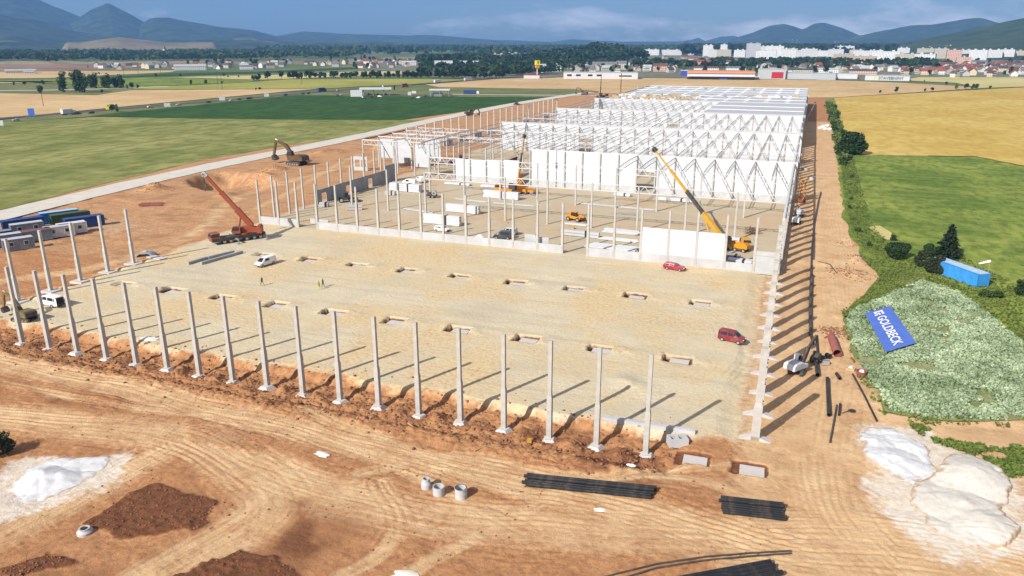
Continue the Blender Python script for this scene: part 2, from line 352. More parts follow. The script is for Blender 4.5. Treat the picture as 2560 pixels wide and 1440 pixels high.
    for k, (pts, wd) in TR.items():
        bx = near & (X > min(p.x for p in pts)-8) & (X < max(p.x for p in pts)+8) & (Y > min(p.y for p in pts)-8) & (Y < max(p.y for p in pts)+8)
        xx, yy = X[bx], Y[bx]; d, s, ru = dpoly(pts, xx, yy, False, True); q = s+.9*fbm(xx/9, yy/9, 2, 40)
        strk = fbm(q*3.1, ru/18, 4, 31); t = np.exp(-(d/(wd*1.25))**4)*(.62+.3*fbm(xx/2, yy/2, 3, 5)+.30*strk); rut[bx] += .010*strk*np.exp(-(d/(wd*1.5))**4); r = np.zeros_like(xx)
        for j in range(4 if wd < 1.1 else 12):
            off = rs.uniform(-wd, wd)*1.5; g = .11+.1*rs.random(); dep = rs.uniform(.25, 1.)
            ph = rs.uniform(0, 50)
            on = sst(-.1, .2, fbm(xx/11+ph, yy/11, 3, 77))
            wob = 1.3*fbm(ru/24+ph, 0*ru+ph, 2, 90+j)
            for side in (-.85, .85):
                e = np.abs(q-off-side+wob); r = np.maximum(r, dep*on*np.exp(-(e/g)**2)); r = np.maximum(r, -.0+0*e)
                Zb = .035*dep*on*np.exp(-((e-.38)/.14)**2); rut[bx] -= Zb
        flat = np.exp(-(d/(wd*1.1))**6); Z[bx] = Z[bx]*(1-.55*flat*(1-tw[bx])*(1-pit[bx]))+.55*flat*(1-tw[bx])*(1-pit[bx])*(-.28*(pad[bx] < .5))
        tan[bx] = np.maximum(tan[bx], t); rut[bx] = np.maximum(rut[bx], 0)+np.minimum(rut[bx], 0); rut[bx] += .075*r*(.75+.35*np.sin(ru*9.)); tan[bx] += .18*r*flat
    Z -= rut
    # scraped streaks: long shallow blade marks
    ang = R_(-14); u = X*math.cos(ang)+Y*math.sin(ang); v = -X*math.sin(ang)+Y*math.cos(ang)
    st = fbm(u/9, v/.6, 3, 60)*(1-pad)*(1-tw); Z += .028*st*(Y < 60)
    ang2 = R_(38); u2 = X*math.cos(ang2)+Y*math.sin(ang2); v2 = -X*math.sin(ang2)+Y*math.cos(ang2)
    st2 = fbm(u2/12, v2/.7, 3, 63); left = sst(-128, -136, X)*(Y > 40); Z += .09*st2*left
    # flatten towards the neighbours
    edge = np.minimum(sst(-228, -212, X), sst(50, 30, X)); Z = Z*edge-.02*(1-edge)
    RM = [G(*q) for q in [(2086, 245), (2105, 320), (2120, 373), (2700, 375), (3400, 525), (3400, 1200), (2560, 1056), (2300, 1048), (2222, 1030), (2168, 950), (2128, 870), (2112, 800), (2125, 770), (2195, 692), (2152, 640), (2112, 560), (2102, 470), (2087, 360), (2076, 300), (2064, 250)]]
    ins = inpoly(RM, X, Y); d, s = dpoly(RM, X, Y, True); m = sst(1.5, -.5, np.where(ins, -d, d)); Z = Z*(1-m)-.06*m
    m = sst(-212, -202, X+.02*(Y-60)*0); Z = np.where(X < -196, Z*sst(-206, -192, X)-.03, Z)
    # ---- soil kinds (r gravel, g pale sandy wheel-worn earth, b damp freshly dug earth and shade painted into the pits, a turf)
    gr = pad*(.52+1.0*n1+.5*n4+.25*sst(24, 8, Y)); c = G(660, 610); gr += pad*1.1*np.exp(-(np.hypot((X-c.x)/16, (Y-c.y)/9))**2); c = G(900, 745); gr += .55*np.exp(-(np.hypot((X-c.x)/28, (Y-c.y)/5))**2)
    c = G(1180, 770); gr += .5*np.exp(-(np.hypot((X-c.x)/26, (Y-c.y)/4.5))**2); c = G(1640, 960); gr += .8*np.exp(-(np.hypot((X-c.x)/6, (Y-c.y)/4))**2)
    gr += .25*pad*sst(78, 84, Y); c = G(390, 700); gr += .6*np.exp(-(np.hypot((X-c.x)/16, (Y-c.y)/9))**2)
    c = G(530, 1075); gr += .5*np.exp(-(np.hypot((X-c.x)/7, (Y-c.y)/3))**2)*(.7+.6*n2)
    c = G(230, 560); gr += .5*np.exp(-(np.hypot((X-c.x)/26, (Y-c.y)/10))**2)
    sandy = np.maximum(tan, pad*(.85+.2*n2)); sandy = np.maximum(sandy, .55*sst(-3, 3, X)*sst(26, -8, Y)+0*X); sandy = np.maximum(sandy, (.72+.25*n2)*sst(-4, 0, X)*(Y < 420))
    dk = tw*(.26+.5*n3)+bumpy*(.16+.5*n3)+.5*sst(.15, .5, n1)*(Y < 0)*(1-tan)+.25*sst(.1, .5, n4)*(1-pad)*(1-tan)
    for pi_, p in enumerate(DARK):
        ins = inpoly(p, X, Y); d, s = dpoly(p, X, Y, True); sd_ = np.where(ins, -d, d); m = sst(.35, -.35, sd_+.9*n2+.6*n3+.3*nf); kd = 1.05 if pi_ < 3 else .5; dk = np.maximum(dk, kd*m*(1 if pi_ < 3 else .6+.6*n2)); Z += m*kd*(.12+.22*np.abs(n3)+.20*np.abs(nf)); sandy *= 1-m*kd
    dk = np.maximum(dk, 1.1*np.clip(pit*1.9, 0, 1)*(X > -125))  # pits coloured dark: dug damp earth plus painted shade of their left walls
    li = np.zeros_like(X)
    for p in LIME:
        ins = inpoly(p, X, Y); d, s = dpoly(p, X, Y, True); sd_ = np.where(ins, -d, d); li = np.maximum(li, sst(3.4, -1.0, sd_+2.2*n2+1.2*n3))
    gr = np.maximum(gr, 0); sandy = np.clip(sandy, 0, 1)
    dk = np.maximum(dk, .45*left*sst(-.2, .4, n2+.6*st2)); sandy = np.maximum(sandy, .35*left)
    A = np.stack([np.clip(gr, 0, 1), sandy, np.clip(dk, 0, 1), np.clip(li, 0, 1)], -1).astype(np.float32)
    ny, nx = X.shape; idx = np.arange(nx*ny).reshape(ny, nx)
    Fq = np.stack([idx[:-1, :-1], idx[:-1, 1:], idx[1:, 1:], idx[1:, :-1]], -1).reshape(-1, 4)
    V = np.stack([X, Y, Z], -1).reshape(-1, 3)
    n = NT('soil'); a = n.attr('soil'); s = n.n('ShaderNodeSeparateColor', {0: a.outputs['Color']}); P = n.pos()
    f1 = n.noise(.22, 6, .6, P); f2 = n.noise(1.6, 6, .65, P); f3 = n.noise(7, 5, .7, P); f4 = n.noise(1., 5, .6, n.pos((.06, .9, 1), R_(-14)))
    base = n.mix(n.ramp(f2, .3, .72), (.285, .13, .058), (.49, .252, .118)); base = n.mix(n.math('MULTIPLY', n.ramp(f4, .45, .7), .22), base, (.57, .34, .17))
    sand = n.mix(n.ramp(f1, .35, .65), (.505, .315, .16), (.615, .425, .24)); sand = n.mix(n.math('MULTIPLY', n.ramp(f4, .4, .7), .25), sand, (.67, .48, .28)); sand = n.mix(n.math('MULTIPLY', n.ramp(f3, .55, .75), .3), sand, (.36, .22, .105))
    sand = n.mix(n.math('MULTIPLY', n.attr('padsand').outputs['Fac'], .85), sand, n.mix(n.ramp(f2, .35, .65), (.50, .385, .215), (.66, .53, .32)))
    grav = n.mix(n.ramp(f3, .35, .65), (.45, .39, .27), (.72, .645, .475))
    rl = n.noise(.5, 5, .65, n.pos((.07, .8, 1), R_(8))); rl2 = n.noise(.09, 4, .6, n.pos()); grav = n.mix(n.math('MULTIPLY', n.ramp(rl, .48, .64), .45), grav, (.37, .315, .215)); grav = n.mix(n.math('MULTIPLY', n.ramp(rl2, .46, .62), .5), grav, (.43, .385, .29))
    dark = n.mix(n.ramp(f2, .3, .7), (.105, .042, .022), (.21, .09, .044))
    lime = n.mix(n.ramp(f2, .35, .65), (.62, .54, .42), (.74, .70, .63))
    j = n.math('MULTIPLY', n.math('SUBTRACT', f2, .5), .9)
    sel = lambda o, lo=.25, hi=.75: n.ramp(n.math('ADD', o, j), lo, hi)
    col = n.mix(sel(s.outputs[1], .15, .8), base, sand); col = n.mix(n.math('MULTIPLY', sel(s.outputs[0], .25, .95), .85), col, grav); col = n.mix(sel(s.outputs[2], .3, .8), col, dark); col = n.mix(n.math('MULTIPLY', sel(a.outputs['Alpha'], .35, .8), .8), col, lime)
    col = n.mix(n.math('MULTIPLY', n.attr('floor').outputs['Fac'], .75), col, n.mix(n.ramp(f3, .35, .65), (.36, .30, .205), (.48, .41, .295)))
    hgt = n.math('ADD', n.math('MULTIPLY', f3, .5), f2)
    n.fin(col, .95, hgt, .9, .16); n.b.inputs['Specular IOR Level'].default_value = .08
    me = fastmesh('site_ground', V, Fq, [n.m], True)
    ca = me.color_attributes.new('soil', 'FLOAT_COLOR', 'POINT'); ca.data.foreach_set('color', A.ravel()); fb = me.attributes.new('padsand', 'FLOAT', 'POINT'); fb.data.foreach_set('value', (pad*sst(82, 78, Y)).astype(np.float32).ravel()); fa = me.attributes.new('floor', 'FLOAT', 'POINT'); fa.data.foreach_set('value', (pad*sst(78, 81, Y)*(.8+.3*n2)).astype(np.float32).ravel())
    struct(inst('site_ground', me), label='trampled sandy earth of the building site with wheel tracks and trenches')
    return xs, ys, Z
TX, TY, TZ = terrain()
def zat(x, y):
    i = min(max(int(np.searchsorted(TX, x))-1, 0), len(TX)-2); j = min(max(int(np.searchsorted(TY, y))-1, 0), len(TY)-2)
    fx = (x-TX[i])/(TX[i+1]-TX[i]); fy = (y-TY[j])/(TY[j+1]-TY[j]); fx = min(max(fx, 0), 1); fy = min(max(fy, 0), 1)
    return float((TZ[j, i]*(1-fx)+TZ[j, i+1]*fx)*(1-fy)+(TZ[j+1, i]*(1-fx)+TZ[j+1, i+1]*fx)*fy)
def GZ(px, py):
    p = G(px, py)
    for _ in range(3): p = G(px, py, zat(p.x, p.y))
    return p
# ---- the sheet that runs to the horizon
def far_ground():
    n = NT('farmland'); P = n.pos((.0022, .0009, 1)); v = n.n('ShaderNodeTexVoronoi', {'Vector': P, 'Scale': 1.6}); f = n.noise(.02, 5, .6, n.pos()); f2 = n.noise(.25, 4, .6, n.pos())
    sp = n.n('ShaderNodeSeparateColor', {0: v.outputs['Color']})
    c = n.mix(n.ramp(sp.outputs[0], .4, .6), (.10, .15, .04), (.17, .18, .07)); c = n.mix(n.ramp(sp.outputs[1], .72, .8), c, (.38, .30, .16)); c = n.mix(n.ramp(f, .45, .7), c, (.055, .085, .03)); c = n.mix(n.math('MULTIPLY', n.ramp(f2, .4, .7), .4), c, (.09, .11, .04))
    gx, gy = (-16000, -258, 54, 16000), (-2500, -74, 630, 18000)     # open where the site's own earth lies
    V = [(x, y, -.3) for y in gy for x in gx]; Fq = [(j*4+i, j*4+i+1, j*4+i+5, j*4+i+4) for j in range(3) for i in range(3) if (i, j) != (1, 1)]
    me = fastmesh('ground', V, Fq, [n.fin(c, .95)])
    struct(inst('ground', me), label='open farmland reaching to the horizon')
far_ground()
def field_mat(name, c1, c2, c3=None, rows=0., rz=0., patch=.03, fine=.9, bump=.4, mottle=.5, scars=0.):
    n = NT(name); P = n.pos(); a = n.noise(patch, 5, .6, P, .4); b = n.noise(fine, 5, .65, n.pos((1, .45, 1), rz)); st = n.noise(.35, 4, .6, n.pos((.05, 1, 1), rz))
    c = n.mix(n.ramp(a, .40, .60), c1, c2); c = n.mix(n.math('MULTIPLY', n.ramp(b, .43, .62), mottle), c, hs(c1, .62)); c = n.mix(n.math('MULTIPLY', n.ramp(st, .45, .75), .35), c, c3 or hs(c2, 1.2))
    if scars:
        sc_ = n.noise(.22, 3, .55, n.pos((.16, 1.5, 1), rz), .3); c = n.mix(n.math('MULTIPLY', n.ramp(sc_, .64, .70), scars), c, hs(c1, .52))
    if rows:
        w_ = n.n('ShaderNodeTexWave', {0: n.pos((1, 1, 1), rz), 'Scale': rows, 'Distortion': 1.5, 'Detail': 2, 'Detail Scale': .5}); c = n.mix(n.math('MULTIPLY', n.ramp(w_.outputs[1], .5, .95), .3), c, hs(c1, .7))
    h = n.math('ADD', b, n.math('MULTIPLY', n.noise(fine*3.1, 3, .6, P), .5))
    m = n.fin(c, .95, h, bump, .35); n.b.inputs['Specular IOR Level'].default_value = .05; return m
def sheet(name, pts, z, mat, label, jag=0., px=True, kind='structure', step=4.):
    P = [G(*p) if px else Vector((*p, 0)) for p in pts]; Q = []
    for i in range(len(P)):
        a, b = P[i], P[(i+1) % len(P)]; l = (b-a).length; k = max(1, min(80, int(l/step))) if jag else 1
        for j in range(k):
            p = a.lerp(b, j/k)
            if jag: p += Vector((mnoise.noise((p.x*.35, p.y*.35, 3.1)), mnoise.noise((p.x*.35, p.y*.35, 9.7)), 0))*jag
            Q.append((p.x, p.y, z))
    bm = bmesh.new(); vs = [bm.verts.new(q) for q in Q]; f = bm.faces.new(vs); bm.normal_update()
    if f.normal.z < 0: f.normal_flip()
    bmesh.ops.triangulate(bm, faces=[f]); me = bpy.data.meshes.new(name); bm.to_mesh(me); bm.free(); me.materials.append(mat)
    return struct(inst(name, me), kind, label)
fm = field_mat
M['meadow_rough'] = fm('meadow_rough', (.165, .19, .05), (.29, .285, .10), (.36, .325, .135), patch=.03, fine=.16, bump=1., rz=R_(20), mottle=.75)
M['crop_green'] = fm('crop_green', (.035, .085, .022), (.05, .11, .026), (.07, .13, .04), rows=.1, patch=.03, fine=.14, bump=1., rz=R_(75), mottle=.8)
M['wheat_tan'] = fm('wheat_tan', (.50, .345, .17), (.60, .43, .225), (.44, .30, .14), patch=.012, fine=.12, bump=.6, rz=R_(15), mottle=.25, scars=.5)
M['wheat_pale'] = fm('wheat_pale', (.48, .42, .17), (.56, .49, .22), (.40, .36, .14), patch=.012, fine=.4, bump=.2, mottle=.2)
M['wheat_ochre'] = fm('wheat_ochre', (.50, .345, .085), (.58, .43, .13), (.42, .28, .06), patch=.02, fine=.2, bump=.7, rz=R_(-3), mottle=.45, scars=.75)
M['yellow_green'] = fm('yellow_green', (.26, .27, .055), (.36, .34, .085), (.42, .39, .13), patch=.012, fine=.3, bump=.3, rz=R_(10), mottle=.3)
M['meadow_green'] = fm('meadow_green', (.11, .175, .032), (.25, .295, .06), (.34, .34, .085), patch=.035, fine=.4, bump=.9, rz=R_(25), mottle=.7)
M['grass_dull'] = fm('grass_dull', (.12, .15, .05), (.2, .2, .085), (.26, .24, .12), patch=.03, fine=.4, bump=.5, mottle=.4)
M['plough'] = fm('plough', (.22, .14, .10), (.30, .21, .15), patch=.01, fine=.2, mottle=.3)
M['forest_floor'] = fm('forest_floor', (.045, .07, .025), (.075, .10, .04), patch=.02, fine=.3, mottle=.4)
M['town_ground'] = fm('town_ground', (.14, .15, .09), (.22, .21, .16), patch=.03, fine=.15, mottle=.4)
M['asphalt'] = basic('asphalt', (.075, .076, .078), .85, .15, .3, dirt=((.13, .125, .115), .5))
M['weed_floor'] = fm('weed_floor', (.21, .25, .10), (.33, .35, .17), (.38, .33, .17), patch=.12, fine=1.6, bump=.9, mottle=.6)
n = NT('track_gravel'); a = n.noise(.25, 5, .6, n.pos()); b = n.noise(3, 5, .65, n.pos()); s_ = n.noise(.9, 4, .6, n.pos((1, .05, 1), R_(3)))
c = n.mix(n.ramp(a, .3, .7), (.50, .46, .385), (.60, .565, .49)); c = n.mix(n.math('MULTIPLY', n.ramp(b, .45, .7), .3), c, (.40, .36, .29)); c = n.mix(n.math('MULTIPLY', n.ramp(s_, .5, .72), .4), c, (.66, .63, .56)); M['track_gravel'] = n.fin(c, .95, b, .3, .04)
def fields():
    S = sheet
    S('rough_meadow', [(-500, 720), (0, 526), (250, 462), (500, 402), (700, 366), (860, 344), (1000, 313), (1075, 299), (1000, 301), (830, 300), (520, 297), (240, 292), (0, 308), (-500, 350)], .05, M['meadow_rough'], 'rough green and straw meadow beside the pale gravel track', 1.2)
    S('crop_field', [(225, 290), (520, 297), (830, 300), (1000, 301), (1110, 286), (1395, 243.5), (1000, 240.5), (740, 238), (560, 256), (380, 274)], .06, M['crop_green'], 'dark green crop field between highway and site', .8)
    S('verge', [(-500, 352), (0, 308), (230, 291), (390, 274), (570, 256), (742, 237.5), (820, 227), (690, 232.5), (300, 270), (0, 300), (-500, 340)], .03, M['grass_dull'], 'grass verge along the highway', .6)
    S('service_grass', [(735, 238), (1000, 241), (1400, 244), (1470, 236), (1500, 228), (1440, 223), (1100, 217.5), (1060, 212), (900, 218), (800, 224)], .04, M['grass_dull'], 'dull grass around the filling station', .6)
    S('wheat_field', [(1062, 211.5), (1250, 197), (1420, 193), (2060, 200), (2250, 207), (2400, 215), (2445, 221), (2140, 240), (2086, 244), (1900, 244), (1500, 232), (1440, 223.5), (1100, 217.5)], .03, M['wheat_tan'], 'tan wheat field between the hall and the town', .6)
    S('wheat_field', [(2086, 245), (2140, 241), (2560, 218.5), (3100, 205), (3400, 520), (2700, 440), (2560, 415), (2440, 391), (2160, 387), (2120, 372), (2105, 320)], .07, M['wheat_ochre'], 'golden ochre wheat field right of the hedge', .8)
    S('wheat_field', [(2250, 200.5), (2390, 207), (2446, 220), (2560, 216.5), (3100, 203), (3100, 191), (2560, 193), (2300, 193)], .02, M['wheat_pale'], 'pale wheat field below the red roofed houses', .5)
    S('green_meadow', [(2086, 245), (2105, 320), (2120, 373), (2160, 388), (2440, 392), (2560, 416), (2700, 441), (3400, 525), (3400, 1200), (2560, 1056), (2300, 1048), (2222, 1030), (2168, 950), (2128, 870), (2112, 800), (2125, 770), (2195, 692), (2152, 640), (2112, 560), (2102, 470), (2087, 360), (2076, 300), (2064, 250)], .04, M['meadow_green'], 'mown green meadow right of the hedge', 1.6)
    S('weed_patch', [(2140, 770), (2300, 700), (2400, 730), (2560, 860), (2900, 1050), (2900, 1110), (2560, 1056), (2300, 1048), (2222, 1030), (2168, 950), (2128, 870), (2112, 800)], .08, M['weed_floor'], 'patch of pale weeds below the banner', 1.0)
    S('dry_grass_patch', [(2168, 567), (2200, 565), (2228, 582), (2230, 600), (2214, 600)], .10, M['wheat_pale'], 'small pale patch of dry grass on the mown meadow', .5)
    S('wheat_field', [(-600, 355), (0, 296), (300, 267), (690, 231), (800, 221.5), (640, 223), (330, 225.5), (240, 238), (0, 233), (-600, 236)], .03, M['wheat_tan'], 'tan wheat field behind the highway', .8)
    S('scrub_field', [(-600, 236), (0, 233), (240, 238), (330, 225.5), (360, 216), (100, 208), (-600, 212)], .04, M['grass_dull'], 'scrubby grass strip with willows', .6)
    S('rapeseed_field', [(330, 224), (640, 222), (820, 221), (900, 216), (1062, 210), (1200, 199), (1000, 197), (720, 198), (620, 206), (480, 213), (345, 217)], .05, M['yellow_green'], 'yellow green field in front of the tree belt', .6)
    S('pasture', [(100, 207), (350, 216), (480, 212), (625, 205), (640, 200), (420, 193), (250, 196), (-100, 203)], .045, M['meadow_green'], 'green pasture behind the willows', .5)
    S('wheat_strip', [(430, 193), (640, 199), (720, 197), (880, 190), (1040, 183), (1075, 178), (900, 178), (700, 187)], .02, M['wheat_pale'], 'pale wheat strip behind the tree belt', .5)
    S('wheat_strip', [(-600, 212), (100, 207), (150, 203), (-600, 203)], .045, M['wheat_pale'], 'pale wheat strip at the scrub', .5)
    S('wheat_field', [(-600, 202), (120, 195), (430, 180), (440, 176), (150, 178), (-600, 184)], .03, M['wheat_tan'], 'far tan stubble field beside the village', .5)
    S('crop_strip', [(120, 200), (430, 190), (640, 184), (900, 172), (880, 168), (640, 179), (430, 183)], .035, M['crop_green'], 'thin dark green crop strip below the village', .5)
    S('ploughed_field', [(-600, 184), (150, 177), (500, 162), (860, 155), (880, 151), (480, 156), (-600, 168)], .02, M['plough'], 'brown ploughed field in front of the wood', .5)
    S('town_ground', [(880, 172), (1040, 181), (1100, 196), (1420, 192), (2060, 199), (2250, 200), (2560, 192.5), (3400, 190), (3400, 140), (1500, 138), (900, 148)], .01, M['town_ground'], 'gardens and streets of the town', .5)
fields()
def strip(name, pts, width, z, mat, label, edge=0.):
    P = pts; Vs = []; n_ = len(P)
    for i, p in enumerate(P):
        d = (P[min(i+1, n_-1)]-P[max(i-1, 0)]).normalized(); nrm = Vector((-d.y, d.x)); wl = width/2+edge*mnoise.noise((p.x*.2, p.y*.2, 1)); wr = width/2+edge*mnoise.noise((p.x*.2, p.y*.2, 7))
        Vs += [(p.x+nrm.x*wl, p.y+nrm.y*wl, z), (p.x-nrm.x*wr, p.y-nrm.y*wr, z)]
    F = [(2*i+1, 2*i+3, 2*i+2, 2*i) for i in range(n_-1)]
    return struct(inst(name, fastmesh(name, Vs, F, [mat])), 'structure', label)
trk = smooth_line([(-196, 20), (-202, 63), (-209.5, 146), (-205, 238), (-208, 357), (-205, 480), (-197, 560), (-186, 640)], 4)
strip('gravel_track', trk, 11.5, .09, M['track_gravel'], 'pale gravel haul road running up the edge of the meadow', .8)
for p in trk[-1:]: pass
strip('gravel_path', smooth_line([G(1130, 236), (G(1250, 237)), G(1400, 238.5), G(1500, 239)], 3), 6, .10, M['track_gravel'], 'pale gravel spur leading to the filling station', .4)
hw = smooth_line([(-500, 100), (-466, 250), (-444, 400), (-432, 520), (-415, 660), (-395, 800), (-362, 945), (-330, 1100)], 4)
strip('road', hw, 11, .12, M['asphalt'], 'asphalt highway with cars running past the fields')
for off, nm in ((0, 'c'),):
    seg = [hw[i:i+2] for i in range(0, len(hw)-1, 2)]
strip('service_road', smooth_line([G(700, 231), G(860, 229), (G(960, 240)), G(1060, 238), G(1130, 236)], 3), 9, .11, M['asphalt'], 'asphalt service road of the filling station')
strip('road', smooth_line([G(-100, 228), G(200, 224), G(330, 219.5), G(420, 216)], 3), 9, .07, M['track_gravel'], 'pale side road behind the willows')
# ---- mountains
def ridge(name, prof, dist, depth, label, seed, mat, rough=.05, jag=1., front=1.1):
    H = [max(0., (105-h)/FOC*dist*1.02)*1. for px, h in prof]
    nu, nv = 150, 26; pxs = np.linspace(prof[0][0], prof[-1][0], nu); P = [RY(q, 105, dist) for q in pxs]; X0 = np.array([p.x for p in P]); Y0 = np.array([p.y for p in P]); Hh = np.interp(pxs, [q[0] for q in prof], H)+45.
    dx = np.gradient(X0); dy = np.gradient(Y0); l = np.hypot(dx, dy); nx, ny = -dy/l, dx/l; sg = np.sign(nx*(X0-CAM[0])+ny*(Y0-CAM[1])); nx *= sg; ny *= sg
    v = np.linspace(-front, 1, nv); u_ = np.linspace(0, 1, nu); kr = np.exp(-np.linspace(-2, 2, 9)**2); kr /= kr.sum(); Hh = np.convolve(np.pad(Hh, 4, 'edge'), kr, 'valid'); Hh = Hh*sst(0, .07, u_)*sst(1, .93, u_); sh = np.where(v < 0, (1-np.abs(v)/front)**1.15, np.clip(1-v, 0, 1))
    X = X0[:, None]+nx[:, None]*v*depth; Y = Y0[:, None]+ny[:, None]*v*depth
    hn = fbm(X/depth*3.2, Y/depth*3.2, 5, seed); Z = Hh[:, None]*sh*(1+rough*3.4*hn*jag*(1-.55*np.exp(-(v/.12)**2)))+Hh[:, None]*rough*.6*fbm(X/depth*9, Y/depth*9, 3, seed+5)-1.
    Z = np.where(sh <= 0.001, -8., Z)
    idx = np.arange(nu*nv).reshape(nu, nv); Fq = np.stack([idx[:-1, :-1], idx[1:, :-1], idx[1:, 1:], idx[:-1, 1:]], -1).reshape(-1, 4)
    return struct(inst(name, fastmesh(name, np.stack([X, Y, Z], -1).reshape(-1, 3), Fq, [mat], True)), 'structure', label)
def forest_mat(name, c1, c2, c3, thr, sc=.0016):
    n = NT(name); a = n.noise(.008, 7, .75, n.pos()); b = n.noise(sc, 4, .55, n.pos(), .6); z = n.n('ShaderNodeSeparateXYZ', {0: n.pos()}).outputs[2]
    c = n.mix(n.ramp(a, .42, .58), c1, c2); lo = n.ramp(z, 90, 190) if False else n.math('SUBTRACT', 1., n.math('MULTIPLY', z, .0075)); m = n.math('MULTIPLY', n.ramp(b, thr, thr+.03), n.math('MAXIMUM', lo, 0.)); c = n.mix(m, c, c3)
    return n.fin(c, 1., a, 1., 12)
M['hill_far'] = forest_mat('hill_far', (.008, .02, .012), (.05, .074, .032), (.20, .20, .12), .64)
M['hill_near'] = forest_mat('hill_near', (.02, .042, .014), (.05, .075, .024), (.20, .22, .10), .68, .003)
M['hill_field'] = field_mat('hill_field', (.17, .14, .08), (.26, .21, .12), patch=.006, fine=.05)
rg = ridge
rg('mountain', [(-500, 30), (-250, 10), (-60, 8), (60, 5), (130, 28), (200, 52), (300, 78), (420, 100)], 9000, 2200, 'long blue mountain ridge at the far edge', 11, M['hill_far'])
rg('mountain', [(120, 92), (195, 62), (240, 40), (285, 26), (330, 45), (372, 66), (420, 88), (500, 102)], 8200, 1500, 'cone shaped forested mountain', 12, M['hill_far'], .03)
rg('mountain', [(330, 80), (385, 56), (430, 53), (500, 66), (560, 74), (640, 80), (690, 92), (780, 101)], 7600, 1500, 'rounded forested ridge right of the cone mountain', 13, M['hill_far'], .04)
rg('hill', [(-500, 70), (-250, 60), (-50, 42), (50, 58), (110, 62), (180, 82), (260, 92), (340, 100)], 6500, 1400, 'dark wooded foothill below the long ridge', 14, M['hill_far'])
rg('hill', [(300, 129), (400, 112), (500, 101), (580, 96), (640, 97), (720, 106), (800, 112), (900, 117), (1020, 126)], 5200, 900, 'dark wooded low hills behind the far village', 31, M['hill_far'], .05)
rg('hill', [(-400, 92), (-150, 95), (20, 92), (90, 101), (150, 110), (220, 121), (280, 128)], 5000, 900, 'dark wooded slope at the far left', 32, M['hill_far'], .05)
rg('hill', [(560, 104), (680, 92), (760, 82), (850, 86), (1000, 90), (1090, 89), (1180, 96), (1290, 104)], 8800, 1600, 'low blue hills in the middle distance', 15, M['hill_far'], .05)
rg('hill', [(1100, 103), (1200, 100), (1290, 101), (1380, 105), (1430, 98), (1480, 101), (1560, 104), (1640, 104), (1750, 103)], 9800, 1500, 'low blue hills behind the town', 16, M['hill_far'], .05)
rg('mountain', [(1690, 108), (1730, 99), (1745, 95), (1762, 103), (1800, 93), (1835, 91), (1870, 104), (1950, 108)], 10500, 900, 'small pointed far mountain', 17, M['hill_far'], .02)
rg('mountain', [(1800, 106), (1880, 85), (1920, 70), (1955, 66), (1985, 73), (2003, 79), (2030, 66), (2055, 64), (2100, 75), (2150, 92), (2230, 104)], 8200, 1500, 'twin peaked blue mountain', 18, M['hill_far'], .03)
rg('mountain', [(2000, 105), (2120, 96), (2200, 82), (2270, 72), (2330, 70), (2400, 60), (2440, 57), (2490, 68), (2600, 70), (2900, 60)], 7600, 1500, 'blue mountain ridge right of the twin peaks', 19, M['hill_far'], .03)
rg('hill', [(2180, 118), (2260, 106), (2330, 93), (2420, 78), (2500, 64), (2560, 55), (2700, 42), (3000, 40)], 3900, 1500, 'green wooded hillside behind the apartment blocks', 20, M['hill_near'], .03, front=1.0)
rg('hill', [(140, 128), (200, 112), (250, 99), (300, 95), (350, 99), (410, 106), (470, 117), (560, 128)], 4300, 620, 'pale stubble hill behind the village', 21, M['hill_field'], .02)
# ---- air
def haze():
    m = bpy.data.materials.new('haze'); m.use_nodes = True; t = m.node_tree; t.nodes.clear(); o = t.nodes.new('ShaderNodeOutputMaterial'); v = t.nodes.new('ShaderNodeVolumePrincipled')
    v.inputs['Color'].default_value = (.22, .50, 1., 1); v.inputs['Density'].default_value = 9e-5; v.inputs['Anisotropy'].default_value = 0.
    t.links.new(v.outputs[0], o.inputs['Volume'])
    b = MB().box(-9800, 6500, -420, 12900, -12, 900); struct(b.build('haze', m), 'stuff', 'thin blue summer haze over the whole valley')
haze()
# ================================================================ COLUMNS, FOOTINGS, HALL
H = 11.6
def column_mesh(h, low, step=5.6, w0=.62, w1=.46):
    b = MB(); b.box(-w0/2, w0/2, -w0/2, w0/2, -low, step); b.add([(-w0/2, -w0/2, step), (w0/2, -w0/2, step), (w0/2, w0/2, step), (-w0/2, w0/2, step), (-w1/2, -w1/2, step+.55), (w1/2, -w1/2, step+.55), (w1/2, w1/2, step+.55), (-w1/2, w1/2, step+.55)], [(0, 1, 5, 4), (1, 2, 6, 5), (2, 3, 7, 6), (3, 0, 4, 7)])
    b.box(-w1/2, w1/2, -w1/2, w1/2, step+.55, h); return b.mesh('shaft', M['concrete'])
def footing_mesh(hw=1.2, hd=1.0, h=.75, t=.55):
    return MB().box(-hw, hw, -hd, hd, -.9, 0.02).add([(-hw, -hd, .02), (hw, -hd, .02), (hw, hd, .02), (-hw, hd, .02), (-t, -t, h), (t, -t, h), (t, t, h), (-t, t, h)], [(0, 1, 5, 4), (1, 2, 6, 5), (2, 3, 7, 6), (3, 0, 4, 7), (4, 5, 6, 7)]).mesh('footing', M['slab'])
CM_A = column_mesh(H+1.5, .6, 5.6); FT = footing_mesh()
for i, x in enumerate(ROW_A):
    e = empty('concrete_column', (x, 0, -1.5)); inst('shaft', CM_A, e); inst('footing', FT, e, (.05+.12*math.sin(i*2.7), -.25, -.38+.14*math.sin(i*4.1)), .22*math.sin(i*3))
    tag(e, 'tall concrete column of the front row, %s from the left end' % ORD[i], 'column', 'front row of concrete columns')
CM_L = column_mesh(H, .8, 4.3)
